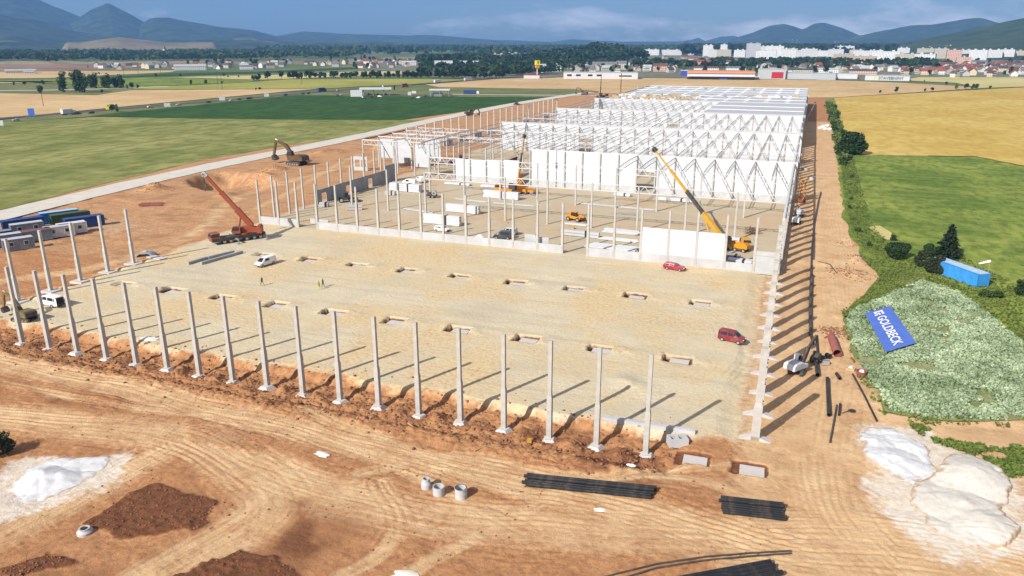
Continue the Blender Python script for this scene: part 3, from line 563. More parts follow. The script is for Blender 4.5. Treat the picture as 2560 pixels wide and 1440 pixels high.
for i, y in enumerate(LEFTY):
    e = empty('concrete_column', (LEFTX, y, 0)); inst('shaft', CM_L, e); MB().box(-1.6, 1.6, -1.3, 1.3, -.7, -.22, .1, .1).build('footing', M['slab'], e)
    tag(e, 'concrete column at the left end by the site containers, %s from the front' % ORD[i], 'column', 'left row of concrete columns')
CM_R = column_mesh(H+.5, .8, 4.6, 1.0, .78)
cross = MB().box(-1.9, 1.9, -.5, .5, -.5, .2); cross.add([(-1.9, -.5, .2), (-.4, -.5, .75), (.4, -.5, .75), (1.9, -.5, .2), (-1.9, .5, .2), (-.4, .5, .75), (.4, .5, .75), (1.9, .5, .2)], [(0, 3, 2, 1), (4, 5, 6, 7), (0, 1, 5, 4), (1, 2, 6, 5), (2, 3, 7, 6)]); cross = cross.mesh('footing', M['slab'])
BRK = MB().box(-.1, .1, -.07, .07, -.07, .07).mesh('bracket', M['steel_dark'])
for i, y in enumerate(RIGHTY):
    e = empty('concrete_column', (0, y, -.5)); inst('shaft', CM_R, e); inst('footing', cross, e, (0, 0, -.1+.06*math.sin(i*2.2)), .06*math.sin(i*1.9)); 
    for k in range(5): inst('bracket', BRK, e, (.45, -.3, 1+2.2*k))
    tag(e, 'concrete column of the right-hand row with winged footing, %s from the front' % ORD[i], 'column', 'right row of concrete columns')
for y, L_, nm in ((27.0, PADS1, 'nearer'), (54.6, PADS2, 'farther')):
    for i, x in enumerate(L_):
        e = MB().box(-1.5, 1.35, -1.05, 1.05, -1.5, -.36).build('foundation_pad', M['slab'], None, (x, y, 0), .03*math.sin(i*5+y))
        tag(e, 'square concrete foundation pad in a dug pit, %s from the right in the %s row' % (ORD[i], nm), 'foundation', nm+' row of foundation pads')
for i, x in enumerate((-6.2, .1)):
    e = MB().box(-1.35, 1.35, -1., 1., -1.6, -.62).build('foundation_pad', M['slab'], None, (x, -.5, 0), .04)
    tag(e, ('square concrete foundation pad beside the last front column', 'square concrete foundation pad at the front right corner of the site')[i], 'foundation')
# ---- hall: everything bolted together behind the low plinth wall
HALL = empty('warehouse_hall', (0, D3, 0), R_(-.7)); tag(HALL, 'long white warehouse hall under construction with open roof trusses', 'hall')
def hp(b, name, mat, loc=(0, 0, 0), rz=0.): return b.build(name, mat, HALL, loc, rz)
def hi(name, me, loc=(0, 0, 0), rz=0., sc=None): return inst(name, me, HALL, loc, rz, sc)
CM_H = column_mesh(H, .3, 6.2, .52, .4); CM_S = column_mesh(H, .3, 6.2, .44, .38)
XC = [1.365-5.909*i for i in range(22, 0, -1)]     # local y: 0 = front plinth row, rows every 26.08
for x in XC: hi('column', CM_H, (x, 0, 0))
SP = D3/3
def plinth(x0, x1, z1, th=.22, y=0., name='plinth_panel', mat='concrete_light', z0=-.2):
    return hp(MB().box(x0+.28, x1-.28, y-th/2-.08, y+th/2-.08, z0, z1), name, M[mat])
gaps = {2, 14}     # openings between columns
for i in range(21):
    if i in gaps: continue
    x0, x1 = XC[i], XC[i+1]
    if i in (17, 18, 19): plinth(x0, x1, 1.9, .24); hp(MB().box(x0+.27, x1-.27, -.2, .0, 1.92, 7.6), 'wall_panel', M['white_panel'])
    elif i < 2: plinth(x0, x1, 2.0)
    elif i == 20: plinth(x0, x1, 1.7)
    else: plinth(x0, x1, 1.9)
x0, x1 = XC[21], .1
hp(MB().box(x0+.28, x1-.3, -.18, .06, -.2, 3.6), 'plinth_panel', M['concrete_light']); hp(MB().box(x0+.28, x1-.3, -.2, .08, 3.65, 4.6), 'plinth_panel', M['concrete_light'])
hp(MB().box(XC[2]+.2, XC[3]-.2, 4.9, 5.1, -.1, 1.3), 'plinth_panel', M['concrete_light'])
for i, (a, b, z) in enumerate(((1315, 1340, 3.4), (1345, 1377, 3.0))):     # leaning slabs behind the plinth
    p, q = G(a, 618), G(b, 622); hp(MB().box(p.x, q.x, 1.0, 1.2, -.1, z), 'wall_slab', M['concrete_light'])
# interior rows and trusses
def girder_mesh(L_=11.82, d=1.7):
    b = MB(); t = .2; b.bar((0, 0, 0), (L_, 0, 0), t); b.bar((0, 0, -d), (L_, 0, -d), t); n = 8
    for k in range(n): b.bar((L_*k/n, 0, 0 if k % 2 else -d), (L_*(k+1)/n, 0, -d if k % 2 else 0), .13)
    b.bar((0, 0, 0), (0, 0, -d), .15); b.bar((L_, 0, 0), (L_, 0, -d), .15); return b.mesh('girder', M['white_steel'])
def truss_mesh(L_=SP-.4, d=1.35, rise=.3):
    b = MB(); n = 11; f = lambda t: rise*(1-(2*t-1)**2)
    for k in range(n):
        t0, t1 = k/n, (k+1)/n; b.bar((0, L_*t0, f(t0)), (0, L_*t1, f(t1)), .16); b.bar((0, L_*t0, f(t0)*.8-d), (0, L_*t1, f(t1)*.8-d), .15); b.bar((0, L_*t1, f(t1)*.8-d), (0, L_*t1, f(t1)), .10)
    b.bar((0, 0, -d), (0, 0, 0), .16)
    return b.mesh('roof_truss', M['zinc'])
def rail_mesh(L_=11.82): return MB().bar((0, 0, 0), (L_, 0, 0), .2).mesh('eaves_beam', M['white_steel'])
GM, TM, RM_ = girder_mesh(), truss_mesh(), rail_mesh()
XI = [1.0-11.82*k for k in range(10, 0, -1)]       # interior columns every second bay
XT = [1.365-5.909*i for i in range(21, 0, -1)]
for s in range(4):                                # sections between white fire walls
    for r in (1, 2):
        y = s*D3+r*SP
        for k, x in enumerate(XI):
            if s == 3 and (x > -50): continue
            hi('column', CM_S, (x, y, 0))
            if k < len(XI)-1 and not (s == 0 and k < (2 if r == 1 else 1)) and s < 3: hi('girder', GM, (x, y, H-.1))
        if s < 3: hi('girder', GM, (XI[-1], y, H-.1))
        if s == 0 and r == 2: hi('eaves_beam', RM_, (XI[1], y+.05, H+.0))
    for q in range(3):
        for i, x in enumerate(XT):
            if s == 0 and not (q == 2 and i >= 13): continue
            if s == 3 and x > -48: continue
            hi('roof_truss', TM, (x, s*D3+q*SP+.2, H-.1))
    if s in (1, 2):
        for q in range(3):
            for zz in (.35,):
                for k in range(10): hi('purlin', RM_, (XI[k], s*D3+q*SP+SP*.5, H+1.1))
# white fire walls across the hall
WP = MB().box(.02, 5.889, -.14, .14, 1.9, H+.35).mesh('wall_panel', M['white_panel']); WPL = MB().box(.02, 5.889, -.16, .16, -.2, 1.88).mesh('plinth_panel', M['concrete_light']); COP = MB().box(0., 5.909, -.3, .3, H+.36, H+.62).mesh('coping', M['white_steel'])
for wv, (xl, op) in enumerate(((-86, 14), (-125, 7), (-125, 11), (-125, -1), (-113, -1)), 1):
    y = wv*D3
    for i in range(22):
        x = 1.365-5.909*(22-i)
        if x < xl: continue
        if i == op+0 and wv <= 3: hi('grey_panel', MB().box(.05, 5.86, -.1, .1, 6.6, H+.3).mesh('grey_panel', M['grey_panel']), (x, y, 0))
        else: hi('wall_panel', WP, (x, y, 0)); hi('plinth_panel', WPL, (x, y, 0))
        if wv > 1: hi('coping', COP, (x, y, 0))
        if wv <= 3: hi('column', CM_S, (x, y-.42, 0))
for k in range(5):      # half-height start of the first wall
    x = -86.3-5.909*(k+1)+.9
    if k < 4: hp(MB().box(x, x+5.85, D3-.14, D3+.14, 1.6, 7.9-.25*k), 'wall_panel', M['white_panel']); hp(MB().box(x, x+5.85, D3-.16, D3+.16, -.2, 1.58), 'plinth_panel', M['concrete_light'])
    hi('column', CM_S, (x, D3-.4, 0))
# left-hand line of the near part, low wall with door openings
for j in range(1, 12): hi('column', CM_S, (-129.2+.03*j, j*6.52, 0))
for j in range(3, 11):
    y0 = j*6.52; b = MB(); x = -129.0
    if j in (4, 6, 8): b.box(x, x+.25, y0+.3, y0+2., 0, 4.2); b.box(x, x+.25, y0+4.4, y0+6.2, 0, 4.2); b.box(x, x+.25, y0+2., y0+4.4, 3., 4.2)
    elif j in (10,): b.box(x, x+.25, y0+.3, y0+6.2, 0, 5.6)
    elif j == 3: continue
    else: b.box(x, x+.25, y0+.3, y0+6.2, 0, 4.2)
    hp(b, 'plinth_panel', M['concrete_grey'])
# outer left line of columns running far back
OL = empty('column_line', (-151.5, 206, 0)); tag(OL, 'far line of bare concrete columns along the left edge of the hall', 'columns')
cm = column_mesh(H, .3, 6.2, .6, .55)
for k in range(24): inst('column', cm, OL, (.40*k, 8.0*k, 0))
inst('beam', MB().bar((0, 0, 0), (0, 8, 0), .5).mesh('beam', M['concrete']), OL, (.4*22, 8*22, H))
for k in range(2, 22, 2): inst('plinth_panel', MB().box(-.1, .1, .4, 7.6, 0, 2.6).mesh('plinth_panel', M['concrete_grey']), OL, (.4*k+.3, 8.*k, 0))
# side building frames between the hall and the outer line
SB = empty('side_frame', (-138, 162, 0)); tag(SB, 'half built concrete frame with grey wall slabs left of the hall', 'frame')
for k in range(4):
    for q in range(3): inst('column', CM_S, SB, (-9.5+7*q, 2+11*k, 0), 0)
for q, (x, y, w_, z0, z1) in enumerate(((13.2, -1, 5.6, 3.2, 11.0), (-9.4, 13, 6.8, 3.5, 10.6), (-2.3, 13, 6.8, 4., 10.6), (4.8, 24, 6.5, 1.5, 9.5), (-9.4, 24, 6.5, 0, 6.))): MB().box(x, x+w_, y, y+.25, z0, z1).build('wall_slab', M['grey_panel'] if q else M['grey_panel'], SB)
b = MB(); b.box(-9.4, -3.6, -2, -1.75, 0, 1.4); b.box(-9.4, -8.8, -2, -1.75, 1.4, 4); b.box(-6.8, -6.2, -2, -1.75, 1.4, 4); b.box(-4.2, -3.6, -2, -1.75, 1.4, 4); b.box(-9.4, -3.6, -2, -1.75, 4, 5.2); b.build('window_wall', M['concrete_light'], SB, (-4.5, 4, 0))
for k in range(5):
    inst('girder', GM, SB, (-9.5, 2+11*k, H-.2)); inst('girder', GM, SB, (2.3, 2+11*k, H-.2))
    for q in range(3): inst('beam', MB().bar((0, 0, 0), (0, 11, 0), .3).mesh('beam', M['white_steel']), SB, (-9.5+11.8*q, 2+11*k, H-.2)) if k < 4 else None
    if k: inst('column', CM_S, SB, (14, 2+11*k, 0))
inst('column', CM_S, SB, (13, -1, 0)); inst('column', CM_S, SB, (19, -1, 0))
for k in range(3): MB().bar((-9.5, 2+11*k, H-.2), (4.5, 2+11*k, H-.2), .35).build('beam', M['white_steel'], SB); MB().bar((-9.5, 2+11*k, H-.2), (-9.5, 13+11*k, H-.2), .3).build('beam', M['white_steel'], SB)
# inner red-brown wall behind the first fire wall
hp(MB().box(-93, -92.7, D3+2, D3+18, 0, 6.5), 'block_wall', M['brick_red'])
# right-hand side: columns, eaves beam, brackets, cladding of the finished part
RC = column_mesh(H, .3, 6.2, .95, .75)
for j in range(1, 40):
    y = j*6.3
    if y < 210: hi('column', RC, (.35, y, 0))
for j in range(0, 33): hi('side_beam', MB().box(-.2, .2, 0, 6.28, H-.3, H+.15).mesh('side_beam', M['white_steel']) if j == 0 else bpy.data.meshes['side_beam'], (.3, j*6.3, 0))
for j in range(0, 33): hi('plinth_panel', MB().box(-.12, .12, .3, 6., -.2, 1.9).mesh('side_plinth', M['concrete_grey']) if j == 0 else bpy.data.meshes['side_plinth'], (.5, j*6.3, 0))
sw = MB().box(-.15, .15, .02, 6.28, -.2, H+.5).mesh('side_wall', M['white_panel'])
for j in range(33, 74): hi('wall_panel', sw, (.35, j*6.3, 0))
for j in range(33, 74): hi('wall_panel', sw, (-119, j*6.3, 0)) if j > 48 else None
# roofs of the finished part
def roof(x0, x1, y0, y1, z, name='roof_panel', mat='roof_sheet'):
    n = max(1, int(round((x1-x0)/11.82)))
    for k in range(n): hp(MB().box(x0+(x1-x0)*k/n+.008, x0+(x1-x0)*(k+1)/n-.008, y0, y1, z-.22, z), name, M[mat])
for s in range(3, 6):
    for q in range(3):
        y0, y1 = s*D3+q*SP+.4, s*D3+(q+1)*SP-.4
        xl = -47 if s == 3 else (-62 if s == 4 and q < 2 else -118)
        roof(xl, .1, y0, y1, H+.15)
        if q: hp(MB().box(xl, .1, y0-.7, y0-.1, H+.1, H+.42), 'roof_ridge', M['roof_white'])
        if s > 3:
            m = MB().box(-.6, .6, -1.3, 1.3, 0, .12, .1, .1).mesh('skylight', M['skylight']) if 'skylight' not in bpy.data.meshes else bpy.data.meshes['skylight']
            for x in np.arange(xl+5, -3, 11.82):
                for yy in (.25, .7): hi('skylight', m, (x, y0+yy*SP, H+.15), R_(90))
            if q == 1:
                for x in np.arange(xl+14, -10, 34): hi('roof_fan', MB().box(-.8, .8, -.8, .8, 0, 1.4).box(-1., 1., -1., 1., 1.4, 1.7).mesh('roof_fan', M['zinc']), (x, y0+12, H+.15))
# unfinished deck with stored sheets, left of the finished fourth part
roof(-118, -62, 4*D3+.4, 4*D3+2*SP-.4, H-.2, 'deck_panel', 'deck')
pm = [MB().box(-1.6, 1.6, -.6, .6, 0, h).mesh('sheet_pack', M[m]) for h, m in ((.7, 'deck'), (1., 'roof_white'), (1.4, 'wood'), (.8, 'zinc'))]
rr = random.Random(5)
for k in range(150): hi('sheet_pack', rr.choice(pm), (rr.uniform(-116, -64), 4*D3+rr.uniform(1.5, 2*SP-1.5), H-.2), rr.choice((0, 0, R_(90), R_(15))))
for k in range(14): hi('sheet_pack', rr.choice(pm), (rr.uniform(-40, -4), 4*D3+rr.uniform(52, 60), H+.15), 0)
for k in range(22): hi('column', CM_S, (1.365-5.909*(k+1), 6*D3-.5, 0)) if k % 2 else None
for k in range(20): hi('wall_panel', MB().box(.02, 5.889, -.15, .15, 0, H+.6).mesh('back_wall', M['white_panel']) if k == 0 else bpy.data.meshes['back_wall'], (-118+5.909*k, 6*D3, 0))
# ================================================================ VEHICLES
def lerp(a, b, t): return a+(b-a)*t
WHEEL = {}
def wheel_parts(r, w):
    k = (r, w)
    if k not in WHEEL:
        t = MB().tube((0, -w/2, 0), (0, w/2, 0), r, n=14).mesh('tyre', M['tyre']); q = MB().tube((0, -w/2-.012, 0), (0, w/2+.012, 0), r*.58, n=10).mesh('rim', M['rim']); WHEEL[k] = (t, q)
    return WHEEL[k]
def wheel(parent, x, y, r, w=.22):
    t, q = wheel_parts(r, w); o = inst('wheel', t, parent, (x, y, r)); inst('rim', q, o); return o
CARS = {  # sections along the length: x, underside, waist, roof, half width at waist, half width at roof
 'hatch': ([(-2.0, .45, .80, .82, .70, .68), (-1.9, .30, .92, 1.00, .82, .72), (-1.55, .25, .95, 1.40, .86, .66), (-.9, .25, .95, 1.48, .87, .66), (.2, .25, .95, 1.45, .87, .66), (.55, .25, .94, 1.30, .87, .66), (1.05, .25, .92, .95, .86, .74), (1.75, .28, .80, .82, .82, .70), (2.0, .42, .62, .64, .70, .62)], .31, (-1.25, 1.25)),
 'estate': ([(-2.25, .45, .84, .88, .72, .68), (-2.15, .30, .94, 1.20, .84, .68), (-1.85, .25, .95, 1.42, .86, .66), (-.9, .25, .95, 1.46, .87, .66), (.1, .25, .95, 1.42, .87, .66), (.5, .25, .93, 1.25, .87, .66), (1.0, .25, .90, .94, .86, .74), (1.95, .28, .78, .80, .82, .70), (2.25, .42, .60, .62, .70, .62)], .31, (-1.35, 1.4)),
 'mpv': ([(-2.05, .45, .95, 1.0, .80, .76), (-2.0, .32, 1.05, 1.74, .86, .74), (-1.7, .28, 1.06, 1.80, .87, .72), (-.5, .28, 1.06, 1.82, .88, .72), (.45, .28, 1.06, 1.78, .88, .72), (.85, .28, 1.05, 1.45, .88, .72), (1.25, .28, 1.03, 1.06, .87, .76), (1.85, .30, .85, .88, .83, .72), (2.08, .45, .65, .67, .72, .64)], .33, (-1.3, 1.3)),
 'van': ([(-2.6, .50, 1.1, 1.2, .90, .86), (-2.55, .36, 1.18, 1.92, .95, .84), (-2.2, .34, 1.18, 2.0, .96, .82), (-.5, .34, 1.18, 2.02, .97, .82), (.8, .34, 1.18, 1.96, .97, .82), (1.3, .34, 1.16, 1.55, .97, .80), (1.75, .34, 1.12, 1.16, .96, .84), (2.35, .36, .90, .94, .90, .78), (2.6, .5, .7, .72, .78, .7)], .35, (-1.6, 1.6))}
def car(name, label, cat, kind, paint, loc, rz, glass='all', group=None, sc=1.):
    secs, wr, ax = CARS[kind]; e = empty(name, loc, rz); tag(e, label, cat, group); P = M[paint]
    b = MB(); rings = []
    for x, z0, zb, zt, wb, wt in secs: rings.append([(x, -wb*.93, z0), (x, -wb, lerp(z0, zb, .5)), (x, -wb*.985, zb), (x, -wt, zt-.06 if zt-zb > .2 else zt), (x, -wt*.8, zt), (x, wt*.8, zt), (x, wt, zt-.06 if zt-zb > .2 else zt), (x, wb*.985, zb), (x, wb, lerp(z0, zb, .5)), (x, wb*.93, z0)])
    b.loft(rings); body = b.build('body', P, e, smooth=False)
    tall = [i for i, s in enumerate(secs) if s[3]-s[2] > .25]; i0, i1 = tall[0], tall[-1]
    def at(i, s, v, pad=.012): x, z0, zb, zt, wb, wt = secs[i]; zt_ = zt-.1; return (x, s*(lerp(wb*.985, wt, v)+pad), lerp(zb+.03, zt_, v))
    front = [i for i in tall if secs[i][0] > 0]; rear = [i for i in tall if secs[i][0] <= .6]
    for s in (-1, 1):
        g = MB(); seq = tall if glass == 'all' else [i for i in tall if secs[i][0] > -.6]
        seq = [i for i in seq if i < len(secs)-1]
        for a, c in zip(seq[:-1], seq[1:]):
            f0, f1 = .06, .94; A, B, C, D = at(a, s, .08), at(c, s, .08), at(c, s, .9), at(a, s, .9)
            q = lambda P0, P1, t: tuple(lerp(u, v_, t) for u, v_ in zip(P0, P1))
            g.add([q(A, B, f0), q(A, B, f1), q(D, C, f1), q(D, C, f0)], [(0, 1, 2, 3)])
        g.build('side_window', M['glass'], e)
    ia, ib = i1, i1+1; g = MB(); xa, _, zba, zta, wba, wta = secs[ia]; xb, _, zbb, ztb, wbb, wtb = secs[ib]; xr, _, _, ztr, _, wtr = secs[ia-1]
    g.add([(xr+.03, -wtr*.78, ztr-.02), (xr+.03, wtr*.78, ztr-.02), (xa+.03, wta*.86, zta+.02), (xa+.03, -wta*.86, zta+.02), (xb-.04, wtb*.9, ztb+.06), (xb-.04, -wtb*.9, ztb+.06)], [(0, 1, 2, 3), (3, 2, 4, 5)]); g.build('windscreen', M['glass'], e)
    if glass in ('all', 'rear'):
        x, z0, zb, zt, wb, wt = secs[1]; x2, _, zb2, zt2, _, wt2 = secs[2]
        MB().add([(x-.03, -wt*.85, zb+.06), (x-.03, wt*.85, zb+.06), (lerp(x, x2, .8)-.03, wt2*.8, zt2-.12), (lerp(x, x2, .8)-.03, -wt2*.8, zt2-.12)], [(0, 1, 2, 3)]).build('rear_window', M['glass'], e)
    x, z0, zb, zt, wb, wt = secs[-1]
    for s in (-1, 1):
        MB().box(x-.22, x-.01, s*wb*.72-.14, s*wb*.72+.14, zb-.02, zb+.13).build('headlight', M['lamp'], e)
        x1, a0, ab, at_, aw, awt = secs[0]; MB().box(x1-.02, x1+.1, s*aw*.95-.07, s*aw*.95+.07, ab-.2, ab+.12).build('tail_light', M['tail'], e)
    MB().box(x-.1, x+.05, -wb*.95, wb*.95, z0-.08, z0+.12).build('bumper', M['plastic'], e); MB().box(secs[0][0]-.05, secs[0][0]+.1, -secs[0][4]*.95, secs[0][4]*.95, .34, .52).build('bumper', M['plastic'], e)
    for xx in ax:
        for s in (-1, 1): wheel(e, xx, s*secs[3][4]*.9, wr)
    e.scale = (sc,)*3; return e
def face(px, py, qx, qy):      # heading from one survey point to another
    a, b = G(px, py), G(qx, qy); return math.atan2(b.y-a.y, b.x-a.x)
def site(px, py): return GZ(px, py)
car('panel_van', 'small white panel van parked alone on the levelled ground', 'van', 'van', 'paint_white', site(664, 663), face(685, 655, 645, 668), 'front', sc=.92)
v2 = car('panel_van', 'white van with its rear doors open behind the left front columns', 'van', 'van', 'paint_white', site(128, 763), face(155, 765, 95, 752), 'all')
for s in (-1, 1): MB().box(-3.1, -2.58, s*.92-.03, s*.92+.03, .5, 1.9).build('rear_door', M['paint_white'], v2)
MB().box(-2.62, -2.58, -.8, .8, .55, 1.8).build('cargo_shade_plate', M['dark'], v2)  # black plate over the closed rear, stands in for the unlit cargo space
car('estate_car', 'bright red estate car parked close to the white wall panels', 'car', 'estate', 'paint_red', site(1686, 674), face(1660, 668, 1712, 676))
car('family_van', 'dark red family van on the sandy ground near the right columns', 'car', 'mpv', 'paint_maroon', site(1829, 853), face(1797, 848, 1860, 862))
car('hatchback', 'small white hatchback behind the plinth wall', 'car', 'hatch', 'paint_white', site(1105, 578), face(1085, 575, 1125, 581))
car('minibus', 'dark grey minibus parked inside the hall frame', 'van', 'mpv', 'paint_darkgrey', site(1257, 596), face(1290, 598, 1225, 594), sc=1.08)
car('pickup_car', 'silver grey car standing behind the dark grey minibus', 'car', 'mpv', 'paint_silver', site(1272, 586), face(1290, 588, 1240, 583))
car('panel_van', 'white van behind the stacked panels by the grey low wall', 'van', 'van', 'paint_white', site(1022, 462), face(1040, 462, 1000, 460), 'front')
car('panel_van', 'white van farther back near the white half wall', 'van', 'van', 'paint_white', site(1052, 455), face(1070, 460, 1040, 448), 'front')
hwcars = [(40, 300, 'hatch', 'silver', 'silver'), (195, 283, 'estate', 'black', 'black'), (228, 281.5, 'hatch', 'black', 'dark'), (376, 267, 'estate', 'silver', 'pale'), (446, 261, 'hatch', 'silver', 'light grey'), (522, 254.5, 'estate', 'black', 'black'), (577, 250, 'hatch', 'white', 'white'), (598, 247.5, 'hatch', 'darkgrey', 'dark grey'), (620, 246, 'mpv', 'black', 'black'), (627, 244.5, 'hatch', 'maroon', 'dark red'), (713, 237, 'mpv', 'black', 'black'), (757, 233.5, 'hatch', 'darkgrey', 'dark grey'), (770, 232.5, 'estate', 'black', 'black'), (845, 225, 'hatch', 'silver', 'silver')]
for i, (px, py, k, p, w_) in enumerate(hwcars):
    l = G(px, py+3); d = min(hw, key=lambda q: (q-Vector((l.x, l.y))).length); j = hw.index(d); t = (hw[min(j+1, len(hw)-1)]-hw[max(j-1, 0)]); l.z = .13
    car('highway_car', '%s car on the highway, %s from the left edge' % (w_, ORD[i]), 'car', k, 'paint_'+p, l, math.atan2(t.y, t.x)+(0 if i % 2 else math.pi), group='cars on the highway')
def lorry(label, px, py, rz, body='cont_white', cab='paint_white', L_=8., group=None):
    e = empty('lorry', G(px, py), rz); tag(e, label, 'lorry', group); MB().box(-L_/2, L_/2-2.2, -1.25, 1.25, 1.0, 3.8).build('cargo_box', M[body], e)
    c = MB(); c.prism([(L_/2-2.1, .6), (L_/2, .6), (L_/2, 1.7), (L_/2-.35, 2.9), (L_/2-2.1, 3.0)], -1.2, 1.2); c.build('cab', M[cab], e); MB().box(L_/2-.33, L_/2+.01, -1.05, 1.05, 1.75, 2.6).build('windscreen', M['glass'], e); MB().box(-L_/2, L_/2-2, -.5, .5, .6, 1.0).build('chassis', M['steel_dark'], e)
    for x in (-L_/2+1.2, -L_/2+2.4, L_/2-1.2):
        for s in (-1, 1): wheel(e, x, s*1.05, .5, .35)
    return e
lorry('white box lorry driving on the highway', 172, 287, R_(83), L_=9)
lorry('lorry with a dark load at the highway bend', 805, 229.5, R_(80), 'cont_navy', 'paint_black', 10)
lorry('blue tarpaulin lorry parked beside the canopy', 1178, 236, R_(25), 'cont_navy', 'paint_white', 14)
lorry('orange lorry on the road behind the filling station', 1012, 218, R_(78), 'cont_red', 'orange', 10)
lorry('white lorry on the highway before the tan field', 1095, 208, R_(72), 'cont_white', 'paint_white', 12)
lorry('pale lorry near the end of the highway', 1170, 203, R_(70), 'cont_pale', 'paint_white', 12)
# ---------------------------------------------------------------- machines
def track_unit(parent, y, L_=3.6, hgt=.8, w_=.5):
    r = hgt/2; pr = [(L_/2-r+r*math.cos(t), r+r*math.sin(t)) for t in np.linspace(-math.pi/2, math.pi/2, 7)]+[(-L_/2+r+r*math.cos(t), r+r*math.sin(t)) for t in np.linspace(math.pi/2, 3*math.pi/2, 7)]
    o = MB().prism(pr, y-w_/2, y+w_/2).build('track', M['steel_dark'], parent)
    for k in range(5): MB().tube((-L_/2+.6+(L_-1.2)*k/4, y-w_/2-.03, r*.7), (-L_/2+.6+(L_-1.2)*k/4, y+w_/2+.03, r*.7), r*.42, n=8).build('roller', M['rim'], o)
    return o
def arm(parent, name, pts, w0, w1, mat, h0=None):
    b = MB()
    n_ = len(pts)
    for i, (a, c) in enumerate(zip(pts[:-1], pts[1:])):
        b.bar(a, c, lerp(w0, w1, i/max(1, n_-2))*.7, lerp(w0, w1, i/max(1, n_-2)))
    return b.build(name, mat, parent)
def excavator(label, loc, rz, up, paint, sc=1., pose='dig', cabc=None):
    e = empty('excavator', loc, rz); tag(e, label, 'excavator'); e.scale = (sc,)*3; P = M[paint]
    for s in (-1, 1): track_unit(e, s*1.05, 4., .85, .55)
    MB().box(-.8, .8, -.7, .7, .4, 1.0).build('undercarriage', M['steel_dark'], e)
    h = empty('upper_body', (0, 0, 1.0), up); h.parent = e
    hb = MB(); hb.prism([(-2.2, .05), (1.5, .05), (1.5, .7), (.4, .75), (.2, 1.2), (-1.9, 1.25), (-2.2, 1.0)], -1.2, 1.2); hb.build('house', P if paint != 'paint_white' else M['cont_pale'], h)
    MB().prism([(-2.65, .1), (-2.2, .05), (-2.2, 1.15), (-2.55, 1.0)], -1.2, 1.2).build('counterweight', M['steel_dark'] if paint != 'paint_white' else M['paint_white'], h)
    MB().prism([(.35, .7), (1.6, .7), (1.75, 1.3), (1.3, 2.15), (.35, 2.15)], .3, 1.18).build('cab', M[cabc or paint], h); AM = M['steel_dark'] if paint == 'paint_white' else P
    MB().prism([(.45, 1.15), (1.5, 1.15), (1.55, 1.35), (1.22, 2.0), (.45, 2.0)], .27, 1.21).build('cab_window', M['glass'], h); MB().add([(1.64, .4, .95), (1.64, 1.1, .95), (1.78, 1.1, 1.3), (1.78, .4, 1.3), (1.36, .4, 2.08), (1.36, 1.1, 2.08)], [(0, 1, 2, 3), (3, 2, 5, 4)]).build('windscreen', M['glass'], h)
    B = {'dig': [(1.0, -.3, .8), (3.0, -.3, 3.2), (5.6, -.3, 4.0)], 'low': [(1., -.3, .8), (2.6, -.3, 2.4), (4.6, -.3, 2.2)], 'high': [(1., -.3, .8), (2.2, -.3, 3.4), (4.4, -.3, 5.4)]}[pose]
    S = {'dig': (6.6, -.3, .6), 'low': (5.2, -.3, .3), 'high': (5.6, -.3, 1.6)}[pose]
    arm(h, 'boom', B, .75, .55, AM); arm(h, 'stick', [B[2], S], .5, .35, AM)
    bx, bz = S[0], S[2]; MB().prism([(bx-.1, bz+.2), (bx+.2, bz), (bx+.1, bz-.8), (bx-.5, bz-1.), (bx-1., bz-.6), (bx-.5, bz-.1)], -.95, .35).build('bucket', M['steel_dark'], h)
    r = MB(); r.tube((1.4, -.3, .7), lerpv(B[0], B[1], .7), .09, n=6); r.tube(lerpv(B[1], B[2], .2), (B[2][0]+.1, -.3, B[2][2]+.35), .09, n=6); r.tube(lerpv(B[2], S, .15), (bx-.1, -.3, bz+.3), .08, n=6); r.build('hydraulic_ram', M['rim'], h)
    return e
def lerpv(a, b, t): return tuple(lerp(x, y, t) for x, y in zip(a, b))
def W(rz_world, base): return rz_world-base
excavator('large brown excavator digging beside the big pit', site(742, 412), R_(-10), R_(185), 'exc_brown', 1.75, 'dig')
excavator('white mini excavator beside the black pipe run', site(1992, 930), R_(80), R_(-25), 'paint_white', .78, 'high', 'paint_white')
excavator('olive mini excavator at the left edge behind the first columns', site(62, 800), R_(10), R_(165), 'olive', .85, 'dig')
excavator('small excavator at work on the strip left of the far columns', site(1175, 290), R_(20), R_(30), 'exc_brown', 1.3, 'low')
excavator('dark excavator at the far end of the haul road', site(1460, 238), R_(20), R_(150), 'rust', 1.3, 'dig')
excavator('small excavator standing on the haul road', site(1291, 262), R_(80), R_(30), 'steel_dark', 1.1, 'low')
